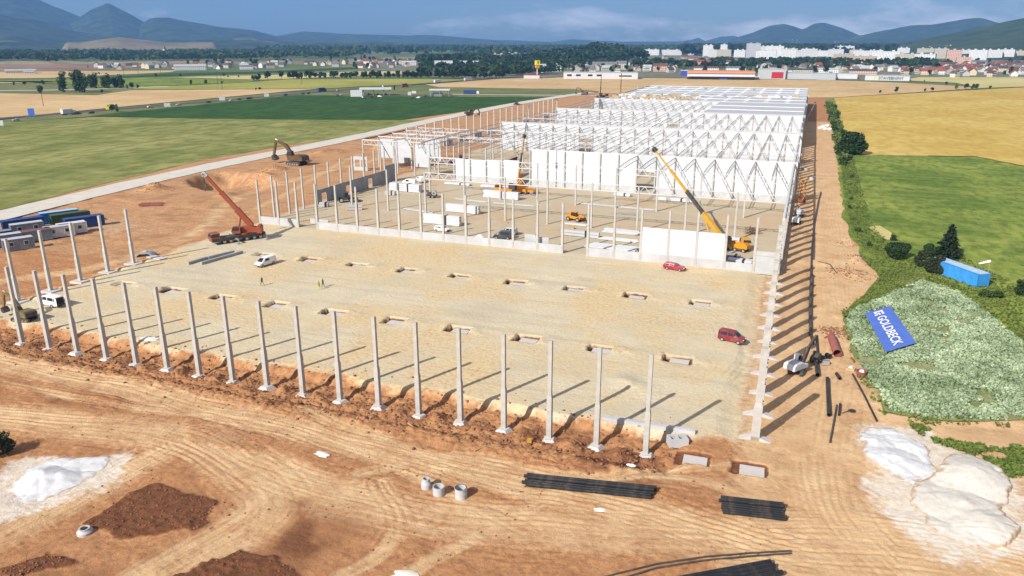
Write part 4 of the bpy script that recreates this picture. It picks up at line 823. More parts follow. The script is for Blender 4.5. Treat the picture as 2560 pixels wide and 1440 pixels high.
# spoil ridge near the large excavator
def mobile_crane(label, loc, rz, slew, el, L_, paint, car_paint, sec=3, hook=True, wd=.95, jib=0.):
    e = empty('mobile_crane', loc, rz); tag(e, label, 'crane'); P = M[paint]; C = M[car_paint]
    b = MB(); b.prism([(-6.2, .75), (6.4, .75), (6.4, 1.1), (6.2, 1.55), (-6.2, 1.55)], -1.3, 1.3); b.build('carrier', C, e)
    cab = MB(); cab.prism([(4.6, 1.5), (6.6, 1.1), (6.65, 1.9), (6.3, 2.75), (4.6, 2.8)], -1.25, 1.25); cab.build('driver_cab', P, e); MB().prism([(4.9, 1.95), (6.68, 1.95), (6.42, 2.6), (4.9, 2.6)], -1.27, 1.27).build('cab_window', M['glass'], e)
    for x in (-4.9, -3.4, -1.6, 2.2, 3.7):
        for s in (-1, 1): wheel(e, x, s*1.05, .62, .45)
    for x in (-5.8, 1.0):
        for s in (-1, 1):
            o = MB().bar((x, s*1.2, 1.0), (x, s*3.1, 1.0), .35).bar((x, s*3.1, .1), (x, s*3.1, 1.3), .22).box(x-.4, x+.4, s*3.1-.4, s*3.1+.4, 0, .12).build('outrigger', M['zinc'], e)
    h = empty('superstructure', (-1.6, 0, 1.6), slew); h.parent = e
    MB().tube((0, 0, -.1), (0, 0, .3), 1.2, n=16).prism([(-3.2, .25), (2.2, .25), (2.2, .7), (.6, 1.6), (-1.4, 1.9), (-3.2, 1.3)], -1.1, .35).build('turntable_house', P, h)
    MB().box(-4.2, -3.1, -1.35, 1.35, .2, 1.7).box(-4.0, -3.3, -1.3, 1.3, 1.7, 2.0).build('counterweight', M['steel_dark'] if paint != 'crane_red' else P, h)
    MB().prism([(.7, .3), (2.6, .3), (2.75, 1.0), (2.3, 1.95), (.7, 2.0)], .45, 1.35).build('crane_cab', P, h); MB().prism([(.9, .95), (2.66, .95), (2.3, 1.85), (.9, 1.85)], .43, 1.37).build('cab_window', M['glass'], h)
    base = Vector((-1.8, -.3, 1.7)); dv = Vector((math.cos(el), 0, math.sin(el))); a = 0.
    for k in range(sec):
        l0, l1 = L_*k/sec-(.6 if k else 0), L_*(k+1)/sec; ww = wd*(1-.22*k); bb = MB().bar(base+dv*l0, base+dv*l1, ww*.8, ww); bb.bar(base+dv*(l1-.35), base+dv*l1, ww*.86, ww*1.12); bb.build('boom_section', M[paint] if k != 1 or paint == 'crane_red' else M['steel_dark'], h)
    tip = base+dv*L_; MB().bar(tip-dv*.4, tip+dv*.8, .7, .9).tube(tip+dv*.4+Vector((0, -.35, -.3)), tip+dv*.4+Vector((0, .35, -.3)), .45, n=10).build('boom_head', M['steel_dark'] if paint != 'crane_red' else M['concrete_light'], h)
    MB().tube(Vector((1.4, -.3, .6)), base+dv*L_*.24, .24, .2, n=8).build('lift_ram', P, h)
    if jib:
        j = tip+dv*jib; MB().bar(tip, j, .22).bar(tip+Vector((.3, 0, .3)), j, .12).build('jib', M['zinc'], h)
    if hook:
        q = tip+dv*.5; MB().tube(q, q+Vector((0, 0, -2.6)), .05, n=5).tube(q+Vector((.2, .2, 0)), q+Vector((.2, .2, -2.6)), .05, n=5).build('hoist_rope', M['steel_dark'], h); MB().box(q.x-.3, q.x+.3, q.y-.25, q.y+.3, q.z-3.6, q.z-2.6).tube(q+Vector((0, 0, -3.6)), q+Vector((.15, 0, -4.3)), .16, .08, n=6).build('hook_block', M['steel_dark'], h)
    return e
# boom headings worked out from foot and tip
def boom_to(base, tip): d = tip-base; return math.atan2(d.y, d.x), math.atan2(d.z, math.hypot(d.x, d.y)), d.length
b0 = G(597, 602); rzc = face(640, 592, 548, 606); t0 = G(474, 440, 15.8); az, el, ln = boom_to(b0+Vector((0, 0, 3.3)), t0)
mobile_crane('rust red mobile crane with raised telescopic boom and hanging hook', b0, rzc, az-rzc, el, ln, 'crane_red', 'steel_dark', 3, True, 1.25)
b1 = G(1800, 622); t1 = G(1640, 374, 20.); az, el, ln = boom_to(b1+Vector((0, 0, 3.3)), t1)
mobile_crane('yellow mobile crane whose boom rises behind the white wall panels', b1, R_(10), az-R_(10), el, ln, 'crane_yellow', 'crane_yellow', 4, False, 1.0)
b2 = G(1290, 483); t2 = b2+Vector((1.2, 2.5, 17.5)); az, el, ln = boom_to(b2+Vector((0, 0, 3.3)), t2)
mobile_crane('yellow mobile crane with upright boom in front of the white fire wall', b2, R_(-170), az+R_(170), el, ln, 'orange', 'orange', 3, False, .6, 10.)
for lab, px, py, tx, ty, tz, c in (('far yellow crane with slanting boom at the end of the hall', 1555, 240, 1560, 214, 22, 'crane_yellow'), ('far dark crane with thin boom beside the haul road end', 1505, 243, 1517, 213, 24, 'steel_dark')):
    b3 = G(px, py); az, el, ln = boom_to(b3+Vector((0, 0, 3.3)), G(tx, ty, tz)); ln = min(ln, 34); mobile_crane(lab, b3, R_(60), az-R_(60), max(el, .5), ln, c, c, 3, False)
def telehandler(label, loc, rz):
    e = empty('telehandler', loc, rz); tag(e, label, 'telehandler'); O = M['orange']
    MB().prism([(-2.3, .8), (2.1, .7), (2.2, 1.2), (.8, 1.35), (-1., 1.5), (-2.3, 1.5)], -.9, .9).build('chassis', O, e); MB().box(-.9, .9, -.75, .1, 1.3, 2.5, .12, .1).build('cab', M['glass'], e); MB().box(-.95, .95, -.8, .12, 2.45, 2.6).build('cab_roof', O, e)
    MB().bar((-2.1, .55, 1.9), (2.6, .55, 1.2), .4, .45).bar((2.4, .55, 1.25), (3.0, .55, .5), .3).build('boom', O, e); MB().box(2.9, 3.0, -.7, .9, .25, 1.2).bar((2.95, -.4, .3), (4.1, -.4, .25), .12).bar((2.95, .6, .3), (4.1, .6, .25), .12).build('fork', M['steel_dark'], e)
    for x in (-1.5, 1.5):
        for s in (-1, 1): wheel(e, x, s*.95, .6, .42)
    return e
telehandler('orange telehandler with lowered forks between the inner columns', site(1437, 552), face(1412, 548, 1465, 557))
def boom_lift(label, loc, rz, up=0., c='orange', sc=1.):
    e = empty('boom_lift', loc, rz); tag(e, label, 'lift'); O = M[c]; e.scale = (sc,)*3
    MB().box(-1.3, 1.3, -.95, .95, .35, .75).build('chassis', M['steel_dark'], e); MB().prism([(-1.7, .8), (1.2, .8), (1.0, 1.9), (-1.2, 2.1), (-1.7, 1.6)], -.95, .95).build('turret', O, e); MB().bar((-1.2, 0, 1.7), (2.4, 0, 1.9+up*.4), .35).bar((2.4, 0, 1.9+up*.4), (1.0, 0, 2.4+up), .28).build('boom', O, e)
    MB().box(2.5, 3.9, -.6, .6, 1.0+up*.4, 1.08+up*.4).bar((2.5, -.6, 2.+up*.4), (3.9, -.6, 2.+up*.4), .06).bar((2.5, .6, 2.+up*.4), (3.9, .6, 2.+up*.4), .06).bar((3.9, -.6, 1.+up*.4), (3.9, -.6, 2.+up*.4), .06).bar((3.9, .6, 1.+up*.4), (3.9, .6, 2.+up*.4), .06).build('work_platform', M['steel_dark'], e)
    for x in (-1., 1.):
        for s in (-1, 1): wheel(e, x, s*1., .45, .32)
    return e
boom_lift('orange boom lift beside the right end of the plinth wall', site(1852, 628), R_(160))
def scissor(label, loc, rz):
    e = empty('scissor_lift', loc, rz); tag(e, label, 'lift'); MB().box(-1.5, 1.5, -.8, .8, .4, 1.0).build('base', M['crane_red'], e)
    for s in (-.6, .6):
        b = MB()
        for k in range(4): b.bar((-1.2, s, 1.+1.3*k), (1.2, s, 2.3+1.3*k), .14); b.bar((1.2, s, 1.+1.3*k), (-1.2, s, 2.3+1.3*k), .14)
        b.build('scissor_arms', M['orange'], e)
    b = MB().box(-1.6, 1.6, -.85, .85, 6.2, 6.35)
    for s in (-.85, .85): b.bar((-1.6, s, 7.3), (1.6, s, 7.3), .07)
    for x in (-1.6, 1.6): b.bar((x, -.85, 7.3), (x, .85, 7.3), .07); b.bar((x, -.85, 6.3), (x, -.85, 7.3), .07); b.bar((x, .85, 6.3), (x, .85, 7.3), .07)
    b.build('work_platform', M['crane_yellow'], e)
    for x in (-1., 1.):
        for s in (-1, 1): wheel(e, x, s*.75, .38, .25)
scissor('raised yellow and red scissor lift against the right side of the hall', site(2003, 506), R_(75))
boom_lift('white boom lift parked at the foot of the right columns', site(1990, 560), R_(80), .5, 'paint_white', .9); boom_lift('pale boom lift standing behind the white boom lift', site(1997, 540), R_(100), .8, 'cont_pale', .9)
def loader(label, loc, rz, c, sc=1.):
    e = empty('wheel_loader', loc, rz); tag(e, label, 'loader'); e.scale = (sc,)*3
    MB().prism([(-2.6, .8), (.2, .8), (.2, 1.5), (-2.4, 1.8), (-2.6, 1.5)], -.9, .9).prism([(.2, .7), (1.9, .7), (1.9, 1.2), (.2, 1.5)], -.6, .6).build('chassis', M[c], e); MB().box(-.7, .6, -.7, .7, 1.5, 2.9, .15, .1).build('cab', M['glass'], e); MB().box(-.75, .65, -.75, .75, 2.88, 3.02).build('cab_roof', M[c], e)
    for s in (-.5, .5): MB().bar((1.2, s, 1.5), (3.0, s, .7), .22, .3).build('lift_arm', M[c], e)
    MB().prism([(2.9, .2), (3.9, .15), (3.3, .5), (3.2, 1.2), (2.9, 1.1)], -1.2, 1.2).build('bucket', M['steel_dark'], e)
    for x in (-1.6, 1.3):
        for s in (-1, 1): wheel(e, x, s*.95, .75, .5)
loader('dark dusty wheel loader in front of the grey low wall', site(868, 505), R_(30), 'steel_dark', 1.0)
loader('orange telescopic loader under the left hall frame', site(1152, 408), R_(200), 'crane_red', 1.1)
e = empty('compressor_trailer', site(1080, 494), R_(10)); tag(e, 'dark compressor trailer with drum between the inner columns', 'trailer')
MB().box(-1.8, 1.6, -.8, .8, .6, .9).build('frame', M['steel_dark'], e); MB().box(-1.4, .1, -.7, .7, .9, 1.7, .1, .1).build('housing', M['steel_dark'], e); MB().tube((.8, -.6, 1.5), (.8, .6, 1.5), .75, n=14, hole=.5).build('hose_drum', M['rim'], e); MB().bar((1.6, 0, .7), (2.9, 0, .6), .12).build('drawbar', M['steel_dark'], e)
for x in (-.7, .4):
    for s in (-1, 1): wheel(e, x, s*.9, .42, .3)
# ---------------------------------------------------------------- people
def person(label, loc, rz, top, legs, stride=.25):
    e = empty('person', loc, rz); tag(e, label, 'person')
    def skin(name, V, E_, Rr, mat, sub=1):
        me = bpy.data.meshes.new(name); me.from_pydata(V, E_, []); me.materials.append(mat); o = inst(name, me, e); sk = o.modifiers.new('s', 'SKIN')
        for i, r in enumerate(Rr): me.skin_vertices[0].data[i].radius = (r, r)
        me.skin_vertices[0].data[0].use_root = True; o.modifiers.new('u', 'SUBSURF').levels = sub; o.modifiers['u'].render_levels = sub; return o
    s = stride
    skin('body', [(0, 0, .95), (0, 0, 1.2), (.02, 0, 1.42), (.03, 0, 1.52), (.05, 0, 1.63), (.06, 0, 1.74), (0, .1, .88), (s*.5, .11, .48), (s*.55, .12, .08), (s*.55+.14, .12, .04), (0, -.1, .88), (-s*.35, -.11, .48), (-s*.95, -.12, .1), (-s*.95+.12, -.12, .05), (.02, .19, 1.42), (-.06, .25, 1.15), (.08, .25, .92), (.02, -.19, 1.42), (.08, -.25, 1.16), (.24, -.23, .98)],
         [(0, 1), (1, 2), (2, 3), (3, 4), (4, 5), (0, 6), (6, 7), (7, 8), (8, 9), (0, 10), (10, 11), (11, 12), (12, 13), (2, 14), (14, 15), (15, 16), (2, 17), (17, 18), (18, 19)],
         [.15, .15, .17, .06, .1, .09, .1, .075, .055, .05, .1, .075, .055, .05, .07, .05, .04, .07, .05, .04], M[legs])
    j = MB(); j.loft([[(x_*w_+.01, y_*w2, z) for x_, y_ in [(math.cos(t), math.sin(t)) for t in np.linspace(0, 2*math.pi, 11)[:-1]]] for z, w_, w2 in ((.92, .17, .21), (1.15, .165, .2), (1.4, .17, .235), (1.5, .09, .13))]); j.build('vest', M[top], e)
    j = MB(); j.loft([[(.06+x_*w_, y_*w_, z) for x_, y_ in [(math.cos(t), math.sin(t)) for t in np.linspace(0, 2*math.pi, 11)[:-1]]] for z, w_ in ((1.70, .14), (1.73, .13), (1.82, .09), (1.85, .03))]); j.build('helmet', M['crane_yellow'], e)
M['hivis'] = basic('hivis', (.55, .52, .05), .7, .1, 3); M['workwear'] = basic('workwear', (.07, .07, .05), .85, .2, 3); M['workwear2'] = basic('workwear2', (.16, .14, .06), .85, .2, 3)
person('lone worker walking in a dark jacket near the white van', site(656, 714), R_(170), 'workwear', 'workwear2', .5)
person('worker in dark clothes, front one of the walking pair', site(798, 724), R_(200), 'workwear', 'hivis', .45)
person('worker in dark clothes, rear one of the walking pair', site(808, 718), R_(190), 'workwear', 'workwear2', .35)
# ================================================================ MATERIALS STORED ON SITE
def lying(name, label, cat, a, b, w_, h_, mat, group=None, z=None, part=None):
    A, B = site(*a), site(*b); zz = (A.z+B.z)/2 if z is None else z; d = B-A; e = MB(); L_ = math.hypot(d.x, d.y); e.box(-L_/2, L_/2, -w_/2, w_/2, 0, h_); o = e.build(name, M[mat], None, ((A.x+B.x)/2, (A.y+B.y)/2, zz), math.atan2(d.y, d.x)); return tag(o, label, cat, group)
lying('concrete_beam', 'long white concrete beam lying behind the last front columns', 'beam', (1507, 1050), (1738, 1084), .62, .5, 'concrete_light')
lying('red_beam', 'thin red steel beam lying beside the long concrete beam', 'beam', (1568, 1068), (1640, 1078), .18, .18, 'red_pipe')
for i, (a, b) in enumerate((((470, 662), (516, 648)), ((503, 662), (606, 633)), ((520, 648), (585, 632)))):
    lying('concrete_beam', 'grey concrete beam lying near the red crane, %s of three' % ('left', 'front', 'rear')[i], 'beam', a, b, .6, .6, 'concrete_grey', 'beams near the red crane')
lying('concrete_slab', 'flat pale concrete slab behind the left columns', 'slab', (375, 643), (410, 648), 1.8, .25, 'slab')
A = site(366, 640); e = empty('vault_shell', A, R_(25)); tag(e, 'curved grey concrete shell segment lying by the left columns', 'shell'); ar = [(2.2*math.cos(t), 1.5*math.sin(t)-.4) for t in np.linspace(.3, math.pi-.3, 9)]; MB().prism(ar+[(x*.86, z*.86-.05) for x, z in ar[::-1]], -1.2, 1.2).build('shell', M['concrete_grey'], e); MB().box(-.5, .3, -.5, .2, 1.05, 1.25).build('lifting_block', M['concrete_light'], e)
A = site(1693, 1112); e = empty('concrete_block', A, R_(25)); tag(e, 'white concrete sleeve block with square sockets beside the last front column', 'block'); b = MB()
b.box(-1.15, 1.15, -.75, -.45, 0, 1.05); b.box(-1.15, 1.15, .45, .75, 0, 1.05); b.box(-1.15, -.85, -.45, .45, 0, 1.05); b.box(.85, 1.15, -.45, .45, 0, 1.05); b.box(-.12, .12, -.45, .45, 0, 1.05); b.build('block', M['concrete_light'], e); MB().box(-.84, .84, -.44, .44, 0, .3).build('socket_floor', M['concrete_grey'], e)
# manhole rings
def ring(label, px, py, r, h, cone=0., hole=.8, group=None):
    e = tag(MB().tube((0, 0, 0), (0, 0, h*(.5 if cone else 1)), r, n=22, hole=hole).build('manhole_ring', M['concrete_light'], None, site(px, py)), label, 'manhole ring', group)
    if cone: e.data = (lambda m: (m.tube((0, 0, 0), (0, 0, h*.45), r, n=22, hole=hole), m.tube((0, 0, h*.45), (0, 0, h*.8), r, r*cone, n=22, hole=hole), m.tube((0, 0, h*.8), (0, 0, h), r*cone, n=22, hole=hole), m.mesh('manhole_ring', M['concrete_light']))[-1])(MB())
    return e
ring('tapered grey manhole cone, left of the three rings', 1066, 1219, .56, 1.15, .72, .78, 'manhole rings on the dirt'); ring('plain open manhole ring, middle of the three rings', 1097, 1236, .62, 1.0, 0, .84, 'manhole rings on the dirt')
o = ring('tallest ribbed manhole ring, right of the three rings', 1153, 1243, .66, 1.15, 0, .84, 'manhole rings on the dirt'); o.data = (lambda m: (m.tube((0, 0, 0), (0, 0, 1.2), .64, n=24, hole=.84), m.tube((0, 0, .55), (0, 0, .63), .68, n=24, hole=.9), m.tube((0, 0, 1.1), (0, 0, 1.2), .68, n=24, hole=.8), m.mesh('manhole_ring', M['concrete_light']))[-1])(MB())
ring('sunken manhole cone on the dark earth at lower left', 213, 1333, .72, .6, .7, .75)
# pipe bundles
def pipes(px0, py0, px1, py1, n_, gap, r, lab, group, mat='black_pipe', jit=.5, seed=0, stackz=()):
    A, B = site(px0, py0), site(px1, py1); d = Vector((B.x-A.x, B.y-A.y, 0)).normalized(); nr = Vector((-d.y, d.x, 0)); rs = random.Random(seed)
    for k in range(n_):
        lay = k in stackz; kk = stackz.index(k)*gap*1.1+gap*.5 if lay else (k-sum(1 for s in stackz if s < k))*gap; o = nr*-kk; z = max(A.z, B.z)+r*1.02+(1.7*r if lay else 0); t0, t1 = rs.uniform(-jit, jit), rs.uniform(-jit, jit)
        p, q = A+o+d*t0, B+o+d*t1; p.z = q.z = z; m = (p+q)/2; b = MB().tube(p-m, q-m, r, n=12, hole=.82)
        tag(b.build('pipe', M[mat], None, m, smooth=False), lab % ORD[k], 'pipe', group)
pipes(1316, 1196, 1636, 1226, 7, .42, .19, 'long black plastic pipe of the bundle below the front columns, %s from the back', 'long black pipe bundle', seed=1, jit=.35, stackz=(3, 5))
pipes(1800, 1250, 1956, 1268, 9, .40, .185, 'shorter black plastic pipe of the bundle at lower right, %s from the back', 'short black pipe bundle', seed=2, jit=.18, stackz=(4, 6))
pipes(1700, 1452, 1925, 1412, 4, .52, .25, 'thick black pipe cut by the bottom edge of the picture, %s from the back', 'thick black pipes at the bottom', seed=3, jit=.3)
run('steel_rod', 'long curved dark rod at the bottom edge, upper one', 'rod', [(1500, 1452), (1640, 1412), (1760, 1393), (1870, 1385), (1978, 1379)], .09, 'steel_dark') if False else None
def run(name, label, cat, pts, r, mat, n=8, z=None, hole=0.):
    P = [site(*p) for p in pts]; b = MB(); o = P[0].copy()
    for a, c in zip(P[:-1], P[1:]): b.tube(a-o+Vector((0, 0, r)), c-o+Vector((0, 0, r)), r, n=n, hole=hole if len(P) == 2 else 0)
    return tag(b.build(name, M[mat], None, o), label, cat)
for i_, (dy_, w_) in enumerate(((0, 'upper'), (10, 'lower'))): run('steel_rod', 'long curved dark rod at the bottom edge, %s one' % w_, 'rod', [(1480+dy_*3, 1452+dy_), (1640, 1412+dy_), (1760, 1394+dy_*.9), (1870, 1385+dy_*.8), (1978, 1379+dy_*.6)], .09, 'steel_dark')
run('pipeline', 'long black pipeline snaking along the foot of the right columns', 'pipe', [(2052, 482), (2046, 505), (2036, 560), (2030, 620), (2027, 700), (2024, 780), (2025, 830), (2032, 862)], .22, 'black_pipe')
run('pipe', 'second long dark pipe laid beside the pipeline', 'pipe', [(2030, 690), (2026, 760), (2026, 840)], .28, 'steel_dark')
run('pipe', 'short thick black pipe standing alone below the mini excavator', 'pipe', [(2068, 950), (2072, 1042)], .27, 'black_pipe', 12, hole=.8)
run('pipe', 'thin long black pipe slanting towards the white heap', 'pipe', [(2131, 937), (2160, 990), (2192, 1055)], .13, 'black_pipe')
run('pipe', 'thin dark pipe pointing at the white heap from above', 'pipe', [(2092, 1015), (2075, 1108)], .12, 'steel_dark')
run('pipe', 'short black pipe end beside the thin dark pipe', 'pipe', [(2100, 1012), (2097, 1040)], .15, 'black_pipe', 10, hole=.75)
run('pipe', 'black pipe under repair beside the mini excavator', 'pipe', [(2036, 885), (2044, 942)], .3, 'black_pipe', 12, hole=.8)
run('pipe', 'large rust red steel pipe open at the near end', 'pipe', [(2077, 850), (2092, 893)], .62, 'red_pipe', 18, hole=.93)
run('pipe', 'stub of black pipe lying near the red pipe', 'pipe', [(2091, 938), (2099, 950)], .25, 'black_pipe', 10, hole=.75)
run('hose', 'thin curved black hose on the earth slope', 'hose', [(2046, 655), (2075, 662), (2092, 684)], .1, 'black_pipe', 6)
run('pipe', 'collar of black pipe lying beside the large red pipe', 'pipe', [(2066, 893), (2074, 898)], .38, 'black_pipe', 12, hole=.8)
e = empty('welding_rig', site(2040, 908), R_(60)); tag(e, 'pipe welding rig with clamps and motor on the black pipe', 'machine'); MB().tube((0, -.5, .5), (0, -.2, .5), .6, n=12, hole=.7).build('clamp_ring', M['steel_dark'], e); MB().tube((0, .5, .5), (0, .8, .5), .6, n=12, hole=.7).build('clamp_ring', M['steel_dark'], e); MB().box(.9, 1.9, -.4, .4, .1, .8, .1, .1).build('motor', M['plastic'], e); MB().bar((-.6, -1, .9), (.5, 1.2, 1.0), .09).bar((-.6, .5, .3), (1.2, .6, .9), .08).build('guide_bar', M['rim'], e)
e = empty('generator', site(2063, 912), R_(20)); tag(e, 'grey generator box beside the pipe welding rig', 'generator'); MB().box(-.5, .5, -.35, .35, .1, .75, .05, .05).build('housing', M['concrete_grey'], e); MB().bar((-.5, -.3, .8), (.5, -.3, .8), .05).build('handle', M['steel_dark'], e)
e = empty('waste_bin', site(2152, 942), R_(10)); tag(e, 'rust red open bin with a pale bag beside the weeds', 'bin'); MB().tube((0, 0, 0), (0, 0, .95), .55, .75, n=14, hole=.9).build('bin', M['red_pipe'], e); MB().box(-.3, .35, -.3, .3, .6, 1.05, .12, .1).build('bag', M['lime'], e)
e = empty('tool_crate', site(2126, 925), R_(-15)); tag(e, 'pale wooden crate with rags beside the rust red bin', 'crate'); b = MB(); [b.box(-.6, .6, -.45+.3*k, -.25+.3*k, 0, .35) for k in range(4)]; b.build('boards', M['wood'], e); MB().box(-.3, .3, -.2, .3, .35, .6, .1, .1).build('rag_bundle', M['beige'] if 'beige' in M else M['limestone'], e)
e = empty('tool_heap', site(2118, 1030), R_(30)); tag(e, 'black shovel and pump lying below the weeds', 'tools'); MB().bar((-.9, -.3, .08), (.3, .1, .1), .07).build('shaft', M['steel_dark'], e); MB().prism([(.3, -.3), (.9, -.35), (1.15, 0), (.9, .35), (.3, .3)], .05, .2, 'z').build('blade', M['plastic'], e)
e = empty('plastic_bag', site(1578, 1165), 0); tag(e, 'crumpled white sheet near the last front column', 'sheet'); MB().loft([[(.5*math.cos(t)*w_*(1+.3*math.sin(3*t)), .35*math.sin(t)*w_*(1+.2*math.cos(5*t)), z) for t in np.linspace(0, 2*math.pi, 12)[:-1]] for z, w_ in ((0, 1), (.12, .9), (.2, .5), (.22, .1))]).build('sheet', M['lime'], e)
def rag(label, px, py, sx, sy, h_, rz, mat='limestone', name='tarpaulin', cat='tarpaulin'):
    rr_ = random.Random(px); e = empty(name, site(px, py), rz); tag(e, label, cat); n_ = 12; V = []
    for j in range(n_+1):
        for i in range(n_+1): u, v = i/n_*2-1, j/n_*2-1; V.append((sx*u*(1+.12*math.sin(5*v)), sy*v*(1+.15*math.sin(4*u+1)), .04+h_*max(0, 1-u*u)*max(0, 1-v*v)*(.6+.6*abs(mnoise.noise((u*3+px, v*3, 1))))))
    inst('sheet', fastmesh('sheet', V, [(j*(n_+1)+i, j*(n_+1)+i+1, (j+1)*(n_+1)+i+1, (j+1)*(n_+1)+i) for j in range(n_) for i in range(n_)], [M[mat]], False), e)
rag('crumpled pale tarpaulin on the bank behind the fifth front column', 372, 848, 1.5, .8, .5, R_(15)); rag('scrap of white sheet on the brown tracks below the columns', 806, 1136, .9, .5, .25, R_(-10), 'limestone'); rag('small white rag on the dirt below the long pipe bundle', 1500, 1275, .6, .35, .2, R_(20), 'limestone'); rag('flat pale sheet at the bottom edge of the picture', 1015, 1438, 1.1, .6, .15, R_(5), 'limestone')
e = empty('plate_compactor', site(1324, 1108), R_(20)); tag(e, 'small yellow plate compactor between two front columns', 'compactor'); MB().box(-.35, .35, -.3, .3, .05, .15).build('plate', M['steel_dark'], e); MB().box(-.3, .25, -.25, .25, .15, .6, .05, .05).build('engine', M['crane_yellow'], e); MB().bar((-.3, -.2, .4), (-.9, -.2, 1.0), .05).bar((-.3, .2, .4), (-.9, .2, 1.0), .05).bar((-.9, -.2, 1.), (-.9, .2, 1.), .05).build('handle', M['crane_yellow'], e)
for i, (a, b, w_) in enumerate((((1186, 1131), (1222, 1108), 'across the tracks'), ((1100, 1085), (1155, 1085), 'below the tenth gap'), ((885, 1058), (895, 1042), 'short and upright'), ((922, 1070), (926, 1045), 'beside the wheel ruts'), ((790, 1040), (812, 1022), 'left of the others'), ((1020, 1062), (1050, 1078), 'near the heaps'), ((2160, 770), (2118, 790), 'along the weeds'), ((2070, 850), (2120, 858), 'above the red pipe'))):
    lying('timber', 'loose timber lying on the earth, %s' % w_, 'timber', a, b, .14, .1, 'wood' if i != 6 else 'rust', 'loose timbers')
# stacks inside the hall
def stack(label, px0, px1, py, hgt, dep, lay, mat='white_panel', rz=R_(-4), kind='panel_stack', dl=None):
    A, B = G(px0, py), G(px1, py); L_ = (B-A).length; c = (A+B)/2; e = empty(kind, (c.x, c.y, zat(c.x, c.y)), rz); tag(e, label, 'stack')
    for k in range(lay):
        h0 = .15+(hgt-.15)*k/lay; j = (k*37 % 7-3)*.03; MB().box(-L_/2+j, L_/2+j, -dep/2, dep/2, h0, h0+(hgt-.15)/lay*.86).build('panel', M[mat], e)
    for x in (-L_*.32, L_*.32): MB().box(x-.12, x+.12, -dep/2, dep/2, 0, .15).build('bearer', M['wood'], e)
    MB().box(L_*.1, L_*.1+.5, -dep/2-.03, dep/2+.03, .14, hgt+.02).build('strap', M['plastic'], e)
stack('tall stack of white wall panels, nearest one behind the plinth', 1055, 1157, 561, 2.6, 1.3, 8); stack('stack of white wall panels behind the nearest panel stack', 1112, 1203, 532, 2.3, 1.3, 7); stack('big block of white panels next to the white van', 972, 1058, 478, 2.6, 2.4, 4)
stack('long stack of white panels in front of the yellow upright crane', 1206, 1301, 497, 2.4, 1.3, 6); stack('low concrete slab stack near the wheel loader', 868, 906, 525, 1.5, 1.0, 2, 'concrete_light', R_(28)); stack('short concrete slab stack left of the wheel loader', 800, 822, 517, 1.4, 1.2, 2, 'concrete_light', R_(15)); stack('small white panel stack by the low wall', 963, 990, 488, 1.4, 1., 3, 'concrete_light', R_(0))
stack('concrete lintels laid behind the plinth gap', 1408, 1500, 592, 1.6, .8, 2, 'concrete_light'); stack('low bundle of white sheets at the wall foot, left', 1110, 1180, 462, .7, 1.6, 2); stack('low bundle of white sheets at the wall foot, centre', 1200, 1290, 470, .8, 1.6, 2); stack('low bundle of white sheets in front of the door opening', 1535, 1577, 490, .9, 1.4, 3); stack('low bundle of white sheets under the right trusses', 1645, 1740, 503, .9, 1.6, 2); stack('white sheet bundle behind the orange boom lift', 1818, 1870, 604, .9, 1.6, 2)
stack('grey slabs lying beyond the plinth beside the orange boom lift', 1815, 1850, 646, .9, 2., 2, 'concrete_grey'); stack('white insulated panels behind the right plinth', 1820, 1878, 662, 1.3, 2., 3)
def bundle(label, px0, px1, py, n_, mat='white_steel', rz=R_(-4), sp=.38, seed=0, lay=1):
    A, B = G(px0, py), G(px1, py); L_ = (B-A).length; c = (A+B)/2; e = empty('steel_bundle', (c.x, c.y, zat(c.x, c.y)), rz); tag(e, label, 'bundle'); rs = random.Random(seed)
    for k in range(n_):
        for q in range(lay):
            j = rs.uniform(-.5, .5); MB().bar((-L_/2+j, (k-n_/2)*sp, .22+.3*q), (L_/2+j, (k-n_/2)*sp+rs.uniform(-.2, .2), .22+.3*q), .2, .22).build('beam', M[mat], e)
    for x in (-.3, .3): MB().box(x*L_-.1, x*L_+.1, -n_*sp/2, n_*sp/2, 0, .11).build('bearer', M['wood'], e)
bundle('bundle of white steel beams in the right part of the frame, farther one', 1512, 1598, 582, 9, seed=1, lay=2); bundle('bundle of white steel beams just behind the plinth', 1470, 1592, 622, 10, seed=2, lay=2, sp=.42); bundle('loose white beams between the two steel bundles', 1500, 1598, 600, 4, seed=3, sp=.7)
bundle('pale beams lying left of the stacked panels', 1003, 1095, 528, 3, 'concrete_light', R_(-14), .5, 4); bundle('pale beams on the ground near the inner columns', 1130, 1225, 502, 3, 'concrete_light', R_(-8), .5, 5); bundle('pale beams in the middle of the hall floor', 1232, 1340, 512, 3, 'concrete_light', R_(-2), .6, 6); bundle('long pale beams under the trusses', 1440, 1640, 517, 3, 'concrete_light', R_(-5), .6, 7); bundle('short pale steel tubes behind the telehandler', 1542, 1592, 536, 5, 'zinc', R_(-3), .25, 8); bundle('white beams beside the telehandler', 1415, 1470, 562, 4, seed=9, sp=.4)
tag(MB().box(-.8, .8, -.5, .5, 0, .3).box(-.8, .8, -.5, .5, .35, .6).build('timber_pallet', M['wood'], None, site(1428, 572), .1), 'wooden pallets near the telehandler', 'pallet'); tag(MB().box(-.8, .8, -.5, .5, 0, .3).build('timber_pallet', M['wood'], None, site(1262, 558), .3), 'low wooden pallet at an inner column foot', 'pallet')
bundle('red steel pipes piled beside the big pit', 353, 405, 512, 6, 'red_pipe', R_(30), .5, 11, 2)
